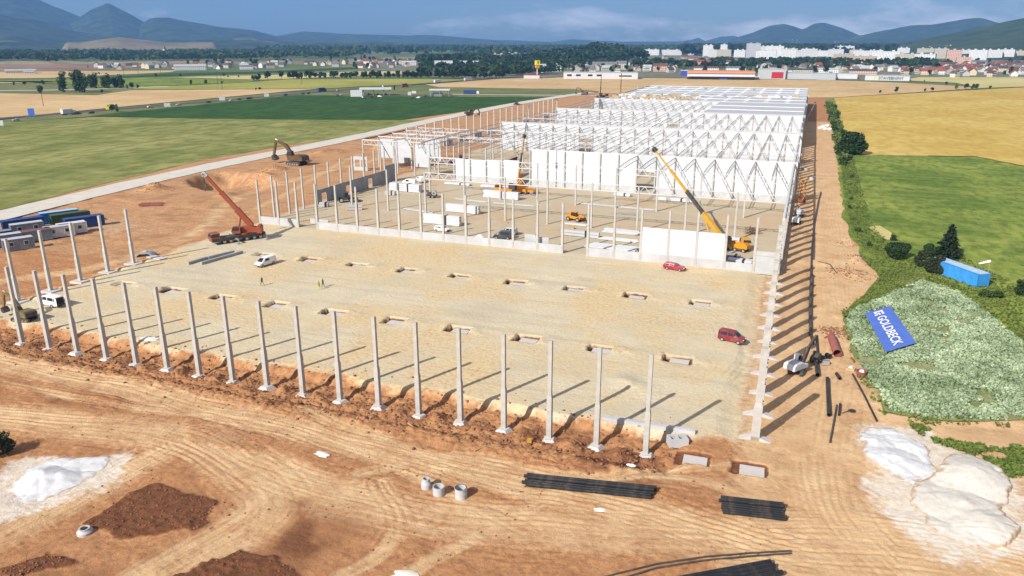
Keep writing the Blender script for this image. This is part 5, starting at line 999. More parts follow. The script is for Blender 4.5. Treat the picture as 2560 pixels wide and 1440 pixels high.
tag(MB().loft([[(.9*math.cos(t)*w_, .7*math.sin(t)*w_*(1+.25*math.sin(4*t)), z) for t in np.linspace(0, 2*math.pi, 14)[:-1]] for z, w_ in ((0, 1.6), (.5, 1.2), (.9, .5), (1.0, .1))]).build('earth_heap', M['limestone'], None, site(1200, 596)), 'small heap of sand inside the plinth wall', 'heap')
# white and sandy heaps
def zats(X, Y):
    i = np.clip(np.searchsorted(TX, X)-1, 0, len(TX)-2); j = np.clip(np.searchsorted(TY, Y)-1, 0, len(TY)-2); fx = (X-TX[i])/(TX[i+1]-TX[i]); fy = (Y-TY[j])/(TY[j+1]-TY[j])
    return (TZ[j, i]*(1-fx)+TZ[j, i+1]*fx)*(1-fy)+(TZ[j+1, i]*(1-fx)+TZ[j+1, i+1]*fx)*fy
def heap(name, label, poly, peaks, base, seed, mix):
    P = [GZ(*p) for p in poly]; x0, x1 = min(p.x for p in P)-2, max(p.x for p in P)+2; y0, y1 = min(p.y for p in P)-2, max(p.y for p in P)+2
    xs, ys = np.arange(x0, x1, .17), np.arange(y0, y1, .17); X, Y = np.meshgrid(xs, ys); n2 = fbm(X/2.2, Y/2.2, 4, seed); n3 = fbm(X/.7, Y/.7, 3, seed+3)
    ins = inpoly(P, X, Y); d, _ = dpoly(P, X, Y, True); sdv = np.where(ins, d, -d)+.7*n2+.3*n3; n4 = fbm(X/.35, Y/.35, 2, seed+8); base = zats(X, Y); Z = base+np.minimum(sdv*.16, .14)+.05*n2+.03*n4
    A = np.zeros(X.shape+(4,), np.float32); A[..., 0] = mix if mix < 2 else 0
    for (px, py, r, h) in peaks:
        c = G(px, py); dd = np.hypot(X-c.x, Y-c.y)*(1+.13*n2); Z = np.maximum(Z, base+h-dd*h/r*1.0+.08*n2+.05*n3+.045*n4)
    for j in range(26):
        rs = random.Random(seed*31+j); a = math.radians(rs.uniform(0, 180)); cx, cy_ = rs.uniform(x0, x1), rs.uniform(y0, y1); u = (X-cx)*math.cos(a)+(Y-cy_)*math.sin(a); v = -(X-cx)*math.sin(a)+(Y-cy_)*math.cos(a); Z -= .10*np.exp(-(v/.25)**2)*np.exp(-(u/2.5)**2)
    A[..., 1] = np.clip(sst(.5, .05, sdv+.5*n3)*.8, 0, 1); Z = np.where(sdv < 0., base-.5, Z)
    idx = np.arange(X.size).reshape(X.shape); Fq = np.stack([idx[:-1, :-1], idx[:-1, 1:], idx[1:, 1:], idx[1:, :-1]], -1).reshape(-1, 4); me = fastmesh(name, np.stack([X, Y, Z], -1).reshape(-1, 3), Fq, [M['lime_pile']], True); ca = me.color_attributes.new('soil', 'FLOAT_COLOR', 'POINT'); ca.data.foreach_set('color', A.ravel())
    tag(inst(name, me), label, 'heap')
heap('lime_heap', 'white lime heap with blue shade at the lower left', [(10, 1235), (60, 1170), (130, 1150), (280, 1140), (270, 1170), (200, 1215), (120, 1250), (40, 1260)], [(105, 1192, 3.2, 1.35), (150, 1190, 2.6, .8)], -.35, 5, 0)
heap('lime_heap', 'bright white lime heap below the weed patch', [(2150, 1085), (2170, 1068), (2230, 1072), (2300, 1105), (2330, 1140), (2345, 1190), (2290, 1215), (2225, 1190), (2160, 1150)], [(2230, 1145, 4.0, .95), (2190, 1105, 3.0, .7), (2270, 1110, 2.5, .6)], -.3, 8, 0)
heap('sand_heap', 'large pale sand heap at the right below the weeds', [(2370, 1140), (2420, 1128), (2500, 1170), (2525, 1220), (2510, 1280), (2545, 1320), (2535, 1370), (2420, 1370), (2330, 1320), (2270, 1250), (2290, 1210), (2340, 1180)], [(2430, 1190, 5.6, 1.6), (2410, 1265, 4.6, .9), (2470, 1310, 4.4, 1.1), (2340, 1250, 3.6, .45), (2310, 1220, 3., .4)], -.3, 13, .55)
# ---------------------------------------------------------------- site containers
def container(label, loc, rz, L_, c, top=None, group=None, win=False, Wd=2.45, Hh=2.6):
    e = empty('container', loc, rz); tag(e, label, 'container', group); b = MB(); n_ = int(L_/.3)
    for s in (-1, 1):
        pr = []
        for k in range(n_): x = -L_/2+L_*k/n_; q = L_/n_; pr += [(x, s*Wd/2), (x+q*.35, s*Wd/2), (x+q*.5, s*(Wd/2-.05)), (x+q*.85, s*(Wd/2-.05))]
        pr += [(L_/2, s*Wd/2)]; m = len(pr); b.add([(x, y, .15) for x, y in pr]+[(x, y, Hh-.1) for x, y in pr], [(i, i+1, m+i+1, m+i) for i in range(m-1)])
    for s in (-1, 1):
        x = s*L_/2; b.add([(x, -Wd/2, .15), (x, Wd/2, .15), (x, Wd/2, Hh-.1), (x, -Wd/2, Hh-.1)], [(0, 1, 2, 3)])
        for k in range(5): y = -Wd/2+.25+k*.48; b.box(x-.03, x+.03, y-.04, y+.04, .2, Hh-.15)
    b.build('wall', M[c], e); MB().box(-L_/2, L_/2, -Wd/2, Wd/2, Hh-.09, Hh).build('roof', M[top or c], e); f = MB()
    for sx in (-1, 1):
        for sy in (-1, 1): f.box(sx*L_/2-.08, sx*L_/2+.08, sy*Wd/2-.08, sy*Wd/2+.08, 0, Hh+.03)
    for sy in (-1, 1): f.box(-L_/2, L_/2, sy*Wd/2-.06, sy*Wd/2+.06, 0, .16); f.box(-L_/2, L_/2, sy*Wd/2-.05, sy*Wd/2+.05, Hh-.12, Hh+.02)
    f.build('frame', M[c], e)
    if win:
        for x in (-L_*.25, L_*.25): w_ = MB().box(x-.5, x+.5, -Wd/2-.05, -Wd/2+.02, 1.0, 2.0).build('window', M['cont_white'], e); MB().box(x-.4, x+.4, -Wd/2-.07, -Wd/2, 1.1, 1.9).build('pane', M['glass'], w_)
    for s in (-1, 1): MB().bar((L_/2+.03, s*.15, .3), (L_/2+.03, s*.15, Hh-.3), .05).build('lock_bar', M['rim'], e)
    return e
P0 = G(2440, 719); P1 = G(2365, 691); a = math.atan2(P1.y-P0.y, P1.x-P0.x); d = Vector((math.cos(a), math.sin(a), 0)); nn = Vector((math.sin(a), -math.cos(a), 0)); L_ = 12.2
c = P0+d*L_/2+nn*1.35; c.z = .05
container('bright blue shipping container on the meadow beside the bushes', c, a, L_, 'cont_blue', 'cont_top', None, False, 2.7, 2.7)
cr = R_(62)
for lab, px, py, L_, c, t, wn_ in (('dark blue container at the back left of the site camp', 60, 571, 9, 'cont_navy', 'cont_navy', 0), ('green container behind the white one in the site camp', 178, 556, 9, 'cont_green', 'cont_green', 0), ('blue and white container, farthest in the site camp', 150, 551, 9, 'cont_blue', 'cont_top', 0), ('dark blue container at the right end of the site camp', 212, 566, 9, 'cont_navy', 'cont_navy', 0), ('white office container in front of the dark blue one', 182, 582, 6.2, 'cont_white', 'cont_white', 1), ('white office container in the middle of the site camp', 150, 590, 6.2, 'cont_white', 'cont_pale', 1), ('grey office container behind the first left column', 70, 582, 7, 'cont_grey', 'cont_pale', 1), ('grey office container at the front left of the site camp', 48, 622, 6, 'cont_grey', 'cont_pale', 1), ('grey office container with window at the left edge', 20, 612, 6, 'cont_grey', 'cont_pale', 1), ('red roofed grey container inside the site camp', 95, 600, 6, 'cont_grey', 'cont_red', 0), ('dark container at the far left edge of the camp', -10, 606, 7, 'cont_navy', 'cont_grey', 0)):
    p = G(px, py); container(lab, (p.x, p.y, 0.02), cr if wn_ == 0 else cr+R_(-90)*0, L_, c, t, 'site camp containers', bool(wn_))
for i in range(2): pass
# windsock, banner
e = empty('windsock', G(2463, 716), 0); tag(e, 'red and white windsock on a thin pole behind the blue container', 'windsock'); MB().tube((0, 0, 0), (0, 0, 5.2), .07, .05, n=8).build('pole', M['wood'], e)
w0, w1 = Vector((0, 0, 5.1)), Vector((-1.9, -.3, 4.5))
for k in range(4): MB().tube(w0.lerp(w1, k/4), w0.lerp(w1, (k+1)/4), .30-.04*k, .26-.04*k, n=12, hole=.92).build('sock_band', M['lime'] if k % 2 == 0 else M['limestone'], e)
def banner():
    C = [G(2162, 783, .8), G(2225, 765, .8), G(2291, 857, .8), G(2215, 880, .8)]    # corners: left top, right top, right bottom, left bottom as it lies
    e = empty('banner', (C[0]+C[1]+C[2]+C[3])/4); tag(e, 'large blue banner with white lettering spread on the weeds', 'banner'); o = e.location.copy(); n_ = 26; V = []; 
    for j in range(n_+1):
        for i in range(n_+1):
            u, v = i/n_, j/n_; p = C[0].lerp(C[1], u).lerp(C[3].lerp(C[2], u), v)-o; p.z = .05*mnoise.noise((p.x*.9, p.y*.9, 2))+.03*mnoise.noise((p.x*2.3, p.y*2.3, 5)); V.append(p)
    F = [(j*(n_+1)+i, j*(n_+1)+i+1, (j+1)*(n_+1)+i+1, (j+1)*(n_+1)+i) for j in range(n_) for i in range(n_)]; me = fastmesh('cloth', V, F, [basic('banner_blue', (.085, .165, .52), .7, .12, .5)], True); inst('cloth', me, e)
    X = (C[3]-C[0]); Y_ = (C[1]-C[0]); ang = math.atan2(X.y, X.x); L_ = X.length
    def txt(s, size, u, v, name, shear=0.):
        cu = bpy.data.curves.new(name, 'FONT'); cu.body = s; cu.size = size; cu.extrude = .012; cu.offset = .045; cu.align_x = 'LEFT'; ob = bpy.data.objects.new(name, cu); COL.objects.link(ob); bpy.context.view_layer.update(); dg = bpy.context.evaluated_depsgraph_get(); me = bpy.data.meshes.new_from_object(ob.evaluated_get(dg)); bpy.data.objects.remove(ob); me.materials.append(M['lime']); return me
    me = txt('GOLDBECK', 3.4, 0, 0, 'lettering'); xs = [v.co.x for v in me.vertices]; ys = [v.co.y for v in me.vertices]; wd = max(xs)-min(xs); hg = max(ys)-min(ys)
    tl = L_*.74; kx = tl/wd; ky = Y_.length*.33/hg; x0 = min(xs)
    def put(me, name, bu, bv, kx, ky, x0, y0):
        for v in me.vertices: 
            a_, b_ = bu+(v.co.x-x0)*kx/L_, bv+(v.co.y-y0)*ky/Y_.length; p = C[0].lerp(C[3], a_).lerp(C[1].lerp(C[2], a_), b_)-o; v.co = (p.x, p.y, .10+v.co.z)
        me.update(); inst(name, me, e)
    put(me, 'lettering', .20, .30, kx, ky, x0, min(ys))
    b = MB(); b.box(0, 1, .78, 1, 0, .01).box(0, .25, 0, .78, 0, .01).box(.25, .62, 0, .2, 0, .01).box(.42, .62, .2, .55, 0, .01).box(.75, 1, -.1, .3, 0, .01).box(.62, 1, .4, .6, 0, .01); me = b.mesh('emblem', M['lime']); put(me, 'emblem', .055, .30, L_*.105, Y_.length*.33, 0, 0)
banner()
# signs and poles by the highway
def sign(label, px, py, w_, h_, z0, mat, rz, legs=2, cat='sign'):
    p = G(px, py); e = empty('roadside_sign', p, rz); tag(e, label, cat); MB().box(-w_/2, w_/2, -.12, .12, z0, z0+h_).build('board', M[mat], e)
    for s in ((-1, 1) if legs == 2 else (0,)): MB().bar((s*w_*.35, 0, 0), (s*w_*.35, 0, z0+.2), .2).build('post', M['zinc'], e)
M['sign_blue'] = basic('sign_blue', (.06, .16, .62), .5, .15, .3); M['sign_yellow'] = basic('sign_yellow', (.75, .62, .02), .5, .1, .5)
sign('tall blue banner sign at the left edge of the highway', 80, 292, 3.6, 4.6, .6, 'sign_blue', R_(35)); sign('yellow roadside sign before the dark bush', 269, 275, 2.2, 2.8, .4, 'sign_yellow', R_(35)); sign('white billboard beside the dark green crop', 419, 270, 4.2, 2.6, .9, 'cont_white', R_(40)); sign('white and red billboard on the highway', 556, 254, 4.4, 2.8, .9, 'cont_white', R_(40)); sign('white sign at the extreme left of the meadow', 2, 318, 3.2, 2.8, .9, 'cont_white', R_(35)); sign('white pennant sign farther up the highway', 667, 244, 4, 2.6, .8, 'cont_white', R_(40)); sign('tall dark sign at the filling station exit', 986, 226, 1.6, 4., .5, 'plastic', R_(40)); sign('small white sign on the service road', 1024, 239, 3, 3, .3, 'cont_white', R_(30)); sign('small white board behind the small white sign', 1035, 235.5, 4, 2, .8, 'cont_white', R_(20))
# filling station: shop, canopy with pillars and pumps
e = empty('filling_station', G(915, 241), R_(28)); tag(e, 'filling station with white shop and flat canopy', 'filling station'); MB().box(-13, -3, -3, 4, 0, 5.2).build('shop', M['cont_white'], e); MB().box(-6, 22, 8, 22, 5.2, 6.4).build('canopy', M['cont_white'], e)
for x in (-3, 6, 15, 20):
    for y in (10, 19): MB().bar((x, y, 0), (x, y, 5.3), .5).build('pillar', M['zinc'], e)
for x in (2, 10, 17): MB().box(x-.5, x+.5, 13, 15, 0, 2.).build('pump', M['plastic'], e)
MB().box(14, 15.2, 8, 9, 6.4, 9).build('sign_tower', M['cont_white'], e)
e = empty('fuel_canopy', G(1100, 241), R_(20)); tag(e, 'small white open canopy on posts beyond the crop field', 'canopy'); MB().box(-9, 9, -4, 4, 5.2, 6.2).build('roof', M['cont_white'], e)
for x in (-8.2, 0, 8.2):
    for y in (-3.3, 3.3): MB().bar((x, y, 0), (x, y, 5.3), .55).build('post', M['zinc'], e)
MB().box(-6, 2, -1, 1.6, 0, 3).build('kiosk', M['cont_grey'], e)
for i, (px, py) in enumerate(((950, 243), (930, 245), (910, 246), (1030, 245.5), (1046, 246), (1062, 244), (852, 240), (843, 241))): car('parked_car', 'car parked at the filling station, %s of eight' % ORD[i], 'car', ('hatch', 'estate', 'mpv')[i % 3], 'paint_'+('white', 'black', 'silver', 'darkgrey')[i % 4], G(px, py) + Vector((0, 0, .1)), R_(40*i), group='cars at the filling station')
# power poles and street lamps
for i, (px, py, h_) in enumerate(((109, 266, 12), (176, 199, 11), (233, 198, 11), (310, 187, 12), (346, 186, 12), (545, 215, 30), (556, 224, 14), (755, 211, 12), (402, 184, 12))):
    e = empty('power_pole', G(px, py), R_(30)); tag(e, 'thin wooden power pole in the far fields, %s in the row' % ORD[i], 'pole', 'far power poles'); MB().tube((0, 0, 0), (0, 0, h_), .22, .14, n=6).build('pole', M['bark'], e); MB().bar((-1.2, 0, h_-.6), (1.2, 0, h_-.6), .15).build('crossarm', M['bark'], e)
for i, (px, py, h_) in enumerate(((2440, 205, 0),)): pass
e = empty('light_mast', G(2012, 310), 0); tag(e, 'tall leaning steel mast on the dark strip right of the hall', 'mast'); MB().tube((0, 0, 0), (4.8, 30, 10.), .3, .15, n=8).build('mast', M['zinc'], e); MB().box(4.2, 5.4, 29.6, 30.4, 9.8, 10.6).build('lamp_head', M['steel_dark'], e)
for i, (px, py) in enumerate(((2058, 318), (2068, 316), (2062, 324), (2074, 325), (2050, 322))): tag(MB().loft([[(1.2*math.cos(t)*w_, 1.1*math.sin(t)*w_, z) for t in np.linspace(0, 2*math.pi, 11)[:-1]] for z, w_ in ((0, .9), (.5, 1.1), (1., .9), (1.2, .3))]).build('bulk_bag', M['lime'], None, site(px, py)), 'white bulk bag by the hedge, %s of the heap' % ('left', 'right', 'middle', 'front right', 'leftmost front')[i], 'bag', 'white bulk bags')
for i, (px, py) in enumerate(((2000, 388), (2012, 425), (2028, 448))): ring('concrete ring on the earth beside the hall, %s from the back' % ORD[i], px, py, 1.2, .9, 0, .75, 'concrete rings beside the hall')
# ================================================================ VEGETATION
def quads(P, size, rs, up=.0, asp=1.):
    n_ = len(P); a = rs.normal(size=(n_, 3)); a[:, 2] += up; a /= np.linalg.norm(a, axis=1)[:, None]; b = rs.normal(size=(n_, 3)); b -= (b*a).sum(1)[:, None]*a; b /= np.linalg.norm(b, axis=1)[:, None]; c = np.cross(a, b)
    s = (size*(.6+.8*rs.random(n_)))[:, None]/2 if np.ndim(size) == 0 else (size[:, None]/2); V = np.stack([P-b*s-c*s*asp, P+b*s-c*s*asp*.6, P+b*s*.7+c*s*asp, P-b*s*.8+c*s*asp*.8], 1); return V.reshape(-1, 3)
def leafmesh(name, V, tone, mat, extra=None, extra_mat=None):
    n_ = len(V)//4; Fq = np.arange(n_*4).reshape(-1, 4); tn = np.repeat(tone, 4)
    if extra is not None:
        eV, eF = extra; Fq = np.concatenate([Fq, np.array(eF)+len(V)]); V = np.concatenate([V, np.array(eV)]); tn = np.concatenate([tn, np.zeros(len(eV))])
    me = fastmesh(name, V, Fq, [mat]); at = me.attributes.new('tone', 'FLOAT', 'POINT'); at.data.foreach_set('value', tn.astype(np.float32))
    if extra is not None:
        me.materials.append(extra_mat); mi = np.zeros(len(Fq), np.int32); mi[n_:] = 1; me.polygons.foreach_set('material_index', mi)
    return me
def trunk_geo(h, r, rs, limbs=4, top=.75):
    b = MB(); b.tube((0, 0, -.3), (0, 0, h*.45), r, r*.7, n=6, cap=False); b.tube((0, 0, h*.45), (.1, .05, h*top), r*.7, r*.25, n=6, cap=False)
    for k in range(limbs): t = 2*math.pi*k/limbs+rs.random(); b.tube((0, 0, h*(.25+.1*k/limbs*3)), (h*.25*math.cos(t), h*.25*math.sin(t), h*(.5+.08*k)), r*.4, r*.12, n=4, cap=False)
    return b.v, [f for f in b.f]
def crown_pts(n_, rs, h, wd, z0, lobes=9, conic=0.):
    C = []
    for k in range(lobes):
        t = rs.random()*2*math.pi; z = rs.random(); rr = (1-conic*z)*(1 if .15 < z < .8 else .65)*math.sqrt(rs.random())*.62*wd/2; C.append((rr*math.cos(t), rr*math.sin(t), z0+(h-z0)*(.12+.72*z), wd*.5*(.34+.26*rs.random())*(1-conic*.6*z)))
    C = np.array(C); k = rs.integers(0, lobes, n_); d = rs.normal(size=(n_, 3)); d /= np.linalg.norm(d, axis=1)[:, None]; d[:, 2] *= (h-z0)/wd*.85 if h-z0 > wd else .8
    r = C[k, 3]*(.72+.36*rs.random(n_)); P = C[k, :3]+d*r[:, None]; P[:, 2] = np.clip(P[:, 2], z0*.7, h*1.03); tone = np.clip(.35*rs.random(lobes)[k]+.55*rs.random(n_)+.1, 0, 1); return P, tone
RS = np.random.default_rng(4)
TV = []
for k in range(6):
    h, wd = (9, 8, 11, 7, 10, 8.5)[k], (8, 6.5, 7.5, 7, 9, 6)[k]; P, tn = crown_pts(330, RS, h, wd, h*.18, 9); ev, ef = trunk_geo(h, .3, RS); TV.append(leafmesh('tree', quads(P, 1.25, RS), tn, M[('leaf_dark', 'leaf_mid', 'leaf_dark', 'leaf_mid', 'leaf_dark', 'leaf_light')[k]], (ev, ef), M['bark']))
PV = []
for k in range(2):
    h, wd = 17, 9.5; P, tn = crown_pts(900, RS, h, wd, 1.2, 16); ev, ef = trunk_geo(h, .4, RS); PV.append(leafmesh('poplar', quads(P, 1.1, RS), tn, M['leaf_mid'], (ev, ef), M['bark']))
BV = []
for k in range(4):
    P, tn = crown_pts(260, RS, 2.4, 3.4, .1, 8); BV.append(leafmesh('shrub', quads(P, .48, RS), tn, M[('leaf_mid', 'leaf_light', 'leaf_light', 'leaf_mid')[k]]))
def tree(label, me, p, s, group, cat='tree', name='tree'):
    o = inst(name, me, None, p, rnd.uniform(0, 6.3), (s*rnd.uniform(.85, 1.2), s*rnd.uniform(.85, 1.2), s*rnd.uniform(.85, 1.2))); return tag(o, label, cat, group)
# near tree group on the meadow
def big_plant(name, label, cat, px, py, h, wd, n_, leaf, mat, z0=.1, lobes=12, trunk=.12, conic=0.):
    p = G(px, py, .04); e = empty(name, p, rnd.uniform(0, 6)); tag(e, label, cat); P, tn = crown_pts(n_, RS, h, wd, z0, lobes, conic); inst('crown', leafmesh('crown', quads(P, leaf, RS), tn, M[mat]), e); v, f = trunk_geo(h, trunk, RS, 5); b = MB(); b.v, b.f = v, f; b.build('trunk', M['bark'], e); return e
big_plant('bush', 'broad dark green bush left of the conifer', 'bush', 2243, 645, 3.9, 5.6, 5200, .30, 'leaf_dark')
big_plant('bush', 'grey brown round bush touching the blue container', 'bush', 2338, 682, 3.9, 3.9, 4600, .24, 'leaf_bush'); big_plant('bush', 'smaller brownish bush between the broad bush and the round bush', 'bush', 2300, 665, 3.4, 3.0, 3000, .24, 'leaf_bush'); big_plant('bush', 'small dark bush at the foot of the conifer', 'bush', 2322, 640, 2.8, 3.2, 2200, .26, 'leaf_dark')
big_plant('bush', 'dark bush at the right edge below the windsock', 'bush', 2553, 737, 3.0, 3.2, 2600, .26, 'leaf_dark'); big_plant('bush', 'low shrub behind the blue container corner', 'bush', 2462, 742, 1.2, 2.6, 900, .22, 'leaf_mid'); big_plant('bush', 'low shrub on the meadow right of the container', 'bush', 2495, 745, 1.2, 2.0, 800, .22, 'leaf_mid'); big_plant('bush', 'tiny dark bush beside the pale grass patch', 'bush', 2233, 602, 1.5, 1.5, 700, .22, 'leaf_dark')
big_plant('field_tree', 'wide leaning dark tree at the corner of the ochre field', 'tree', 2125, 386, 9, 12, 5200, .6, 'leaf_dark', .8, 12, .3)
big_plant('field_tree', 'small tree in the hedge next to the leaning tree', 'tree', 2104, 380, 5, 6, 1800, .5, 'leaf_mid', .4, 9, .2)
def fir(label, px, py, h, wd):
    p = G(px, py, .04); e = empty('fir_tree', p); tag(e, label, 'tree'); b = MB(); b.tube((0, 0, -.2), (0, 0, h*.97), .22, .04, n=7); 
    P, tn, S = [], [], []; nz = 26; rs = random.Random(3)
    for k in range(nz):
        z = h*(.08+.9*k/nz); L0 = wd/2*(1-(k/nz))**.82*(.85+.3*rs.random()); nb = 9 if k < 18 else 6
        for j in range(nb):
            t = 2*math.pi*(j+rs.random()*.7)/nb; Lb = L0*(.65+.5*rs.random()); b.tube((0, 0, z), (Lb*.8*math.cos(t), Lb*.8*math.sin(t), z-Lb*.12), .035, .01, n=3, cap=False); m = int(7+Lb*9); to = rs.random()*.5
            for q in range(m):
                u = (q+rs.random())/m; sp = .30*(1-u*.6); P.append((Lb*u*math.cos(t)+rs.gauss(0, sp*.5), Lb*u*math.sin(t)+rs.gauss(0, sp*.5), z-Lb*.12*u-.18*u*u*Lb*.3+rs.gauss(0, .06))); tn.append(to+.5*rs.random())
    inst('crown', leafmesh('crown', quads(np.array(P), .34, RS, 1.6), np.array(tn), M['leaf_fir']), e); b.build('trunk', M['bark'], e)
fir('tall dark fir tree standing behind the bushes on the meadow', 2367, 645, 7.9, 6.6)
# hedge along the right edge of the site
hl = [G(*q) for q in ((2072, 262), (2078, 285), (2088, 320), (2098, 360), (2110, 420), (2116, 480), (2124, 540), (2140, 590), (2160, 630), (2200, 665))]; acc = []
for a, b in zip(hl[:-1], hl[1:]):
    n_ = max(2, int((b-a).length/4.5))
    for k in range(n_): acc.append(a.lerp(b, k/n_))
for i, p in enumerate(acc):
    if p.y < 240 and i % 3: continue
    far = p.y > 240; s = rnd.uniform(.8, 1.55) if far else rnd.uniform(.3, .6)
    q = p+Vector((rnd.uniform(-1.5, 2.5) if far else rnd.uniform(-.3, 2.2), rnd.uniform(-1, 1), 0)); q.z = .03
    tree('green shrub in the long hedge between hall and ochre field' if far else 'low shrub on the overgrown bank beside the earth strip', rnd.choice(BV), q, s, 'hedge shrubs' if far else 'bank shrubs', 'shrub', 'shrub')
def scatter(name, label, poly, n_, size, mat, seed, up=.9, z=.05, jitter=0., tonefn=None, per=3, hgt=.5, px=True, falloff=0., hole=None, thin=False):
    rs = np.random.default_rng(seed); P = [G(*q) for q in poly] if px else poly; x0, x1 = min(p.x for p in P), max(p.x for p in P); y0, y1 = min(p.y for p in P), max(p.y for p in P)
    X = rs.uniform(x0, x1, n_*4); Y = rs.uniform(y0, y1, n_*4); k = inpoly(P, X, Y); X, Y = X[k][:n_], Y[k][:n_]
    if hole: k = ~inpoly([G(*q) for q in hole], X, Y); X, Y = X[k], Y[k]
    dd, _ = dpoly(P, X, Y, True); k = dd+1.6*fbm(X/1.6, Y/1.6, 3, seed+1) > -.1; X, Y = X[k], Y[k]
    if thin: k = fbm(X/4.5, Y/4.5, 3, seed+9) > -.38; X, Y = X[k], Y[k]
    if falloff: nn_ = fbm(X/falloff, Y/falloff, 3, seed); k = nn_ > -.05; X, Y = X[k], Y[k]
    c = np.stack([X, Y, np.full_like(X, z)], 1); c = np.repeat(c, per, 0); m = len(c); c[:, :2] += rs.normal(0, size*.35, (m, 2)); c[:, 2] += rs.random(m)*hgt*.8+.03
    tn = np.clip(tonefn(c[:, 0], c[:, 1])+rs.normal(0, .18, m), 0, 1); me = leafmesh(name, quads(c, size, rs, up), tn, M[mat]); struct(inst(name, me), 'stuff', label)
WP_ = [(2140, 772), (2300, 702), (2400, 732), (2560, 862), (2800, 1010), (2800, 1090), (2560, 1054), (2300, 1046), (2224, 1028), (2170, 950), (2130, 870), (2114, 800)]
scatter('weeds', 'dense pale green weeds around the blue banner', WP_, 42000, .27, 'weed', 2, .9, .1, tonefn=lambda x, y: .58+.6*fbm(x/5, y/5, 3, 3)+.45*fbm(x/1.2, y/1.2, 2, 8), hgt=.45, hole=[(2166, 784), (2224, 768), (2287, 856), (2216, 877)], thin=True)
scatter('weeds', 'yellow green weeds between the earth strip and the bushes', [(2150, 640), (2200, 660), (2330, 700), (2300, 705), (2150, 770), (2200, 692)], 6000, .32, 'weed_green', 3, .9, .08, tonefn=lambda x, y: .5+.4*fbm(x/3, y/3, 3, 4), hgt=.4)
scatter('weeds', 'straggling weeds fringing the pale weed patch', [(2105, 780), (2150, 740), (2240, 690), (2330, 690), (2420, 725), (2600, 850), (2900, 1000), (2900, 1120), (2560, 1070), (2280, 1062), (2200, 1035), (2150, 955), (2110, 870)], 9000, .27, 'weed_green', 15, .9, .04, tonefn=lambda x, y: .5+.5*fbm(x/3, y/3, 3, 4), hgt=.35, falloff=1.8, hole=[(2150, 785), (2300, 712), (2400, 745), (2560, 875), (2800, 1020), (2800, 1080), (2560, 1044), (2300, 1036), (2232, 1018), (2180, 945), (2140, 870)])
scatter('weeds', 'ragged green weeds right of the sand heaps', [(2250, 1050), (2400, 1085), (2520, 1110), (2650, 1130), (2750, 1420), (2560, 1300), (2520, 1190), (2450, 1140), (2330, 1100)], 5200, .3, 'weed_green', 5, .9, -.15, tonefn=lambda x, y: .4+.4*fbm(x/3, y/3, 3, 4), hgt=.35, falloff=3.)
scatter('grass', 'grass tufts along the edge of the mown meadow', [(2102, 400), (2135, 400), (2180, 560), (2260, 650), (2400, 640), (2560, 720), (2560, 860), (2400, 730), (2200, 665), (2140, 600), (2112, 520)], 5000, .26, 'weed_green', 6, 1.6, .03, tonefn=lambda x, y: .3+.4*fbm(x/4, y/4, 3, 4), hgt=.3)
M['leaf_crop'] = M['leaf_mid']
e = empty('branch_heap', site(1880, 585), 0); tag(e, 'heap of dry brown branches inside the right end of the frame', 'heap'); P, tn = crown_pts(500, RS, 1.6, 4.5, .05, 8); inst('twigs', leafmesh('twigs', quads(P, .35, RS, 0, .25), tn, M['dead_leaf']), e)
e = big_plant('bush', 'dry bush cut by the left edge of the picture', 'bush', -2, 1130, 2.0, 3.4, 1500, .25, 'leaf_bush')
# ---- trees of the middle distance
for i, (px, py, k, s) in enumerate(((102, 234, 0, .95), (160, 230, 1, 1.0), (200, 231, 0, 1.2), (212, 231, 1, 1.1), (230, 221, 0, .8), (240, 220, 1, .85), (262, 221, 0, .85), (272, 221, 1, .95), (290, 220, 0, .8), (304, 220, 1, .8))):
    tree('tall willow in the row behind the tan field, %s from the left' % ORD[i], PV[k], G(px, py), s*(.62 if i == 0 else 1.), 'willow row behind the tan field')
for i, (px, py, s) in enumerate(((62, 213, .7), (108, 212, .9), (35, 214, .5), (255, 232, .7), (330, 223, 1.0), (318, 222, .8), (345, 222, .7), (478, 212, .9), (515, 210, .8), (555, 209, .6), (560, 193, .8), (570, 194, .6), (597, 194, .6), (390, 192, .8), (452, 192, .7), (300, 196, .7), (280, 280, .9), (292, 281, .8), (650, 225, .5), (640, 225, .5), (1190, 190, .6), (248, 186, .7), (160, 188, .6), (220, 170, .7), (2000, 240, .6), (2200, 233, .6), (2240, 231, .7), (2312, 228, .6), (2330, 228, .6), (2390, 224, .9), (2415, 223, .9), (2432, 223, 1.1), (2440, 223, .9), (2475, 222, .8), (2365, 214, .6), (2310, 205, .5))):
    tree('lone field bush in the distance, %s in the list from left fields to right fields' % ('one' if i > 28 else ORD[i]), TV[(i*7) % 6], G(px, py), s*.62, 'lone field bushes', 'bush', 'field_bush')['label'] = 'lone dark bush between far fields'
# tree belt along the yellow green field
belt = [(625, 201), (650, 201), (690, 199), (720, 197.5), (760, 196), (820, 195.5), (880, 195.5), (940, 195.5), (1000, 195), (1060, 195), (1130, 195.5), (1200, 195.5), (1260, 194)]
for a, b in zip(belt[:-1], belt[1:]):
    A, B = G(*a), G(*b); n_ = max(2, int((B-A).length/3.6))
    for k in range(n_):
        p = A.lerp(B, (k+rnd.random()*.8)/n_)+Vector((rnd.uniform(-2, 2), rnd.uniform(-2, 8), 0)); p.z = 0
        if a[0] < 700 and a[0] > 640 and rnd.random() < .6: continue
        tree('dark tree in the belt behind the yellow green field', rnd.choice(TV[:3]+TV[4:5]), p, rnd.uniform(.7, 1.1), 'tree belt behind the yellow green field')
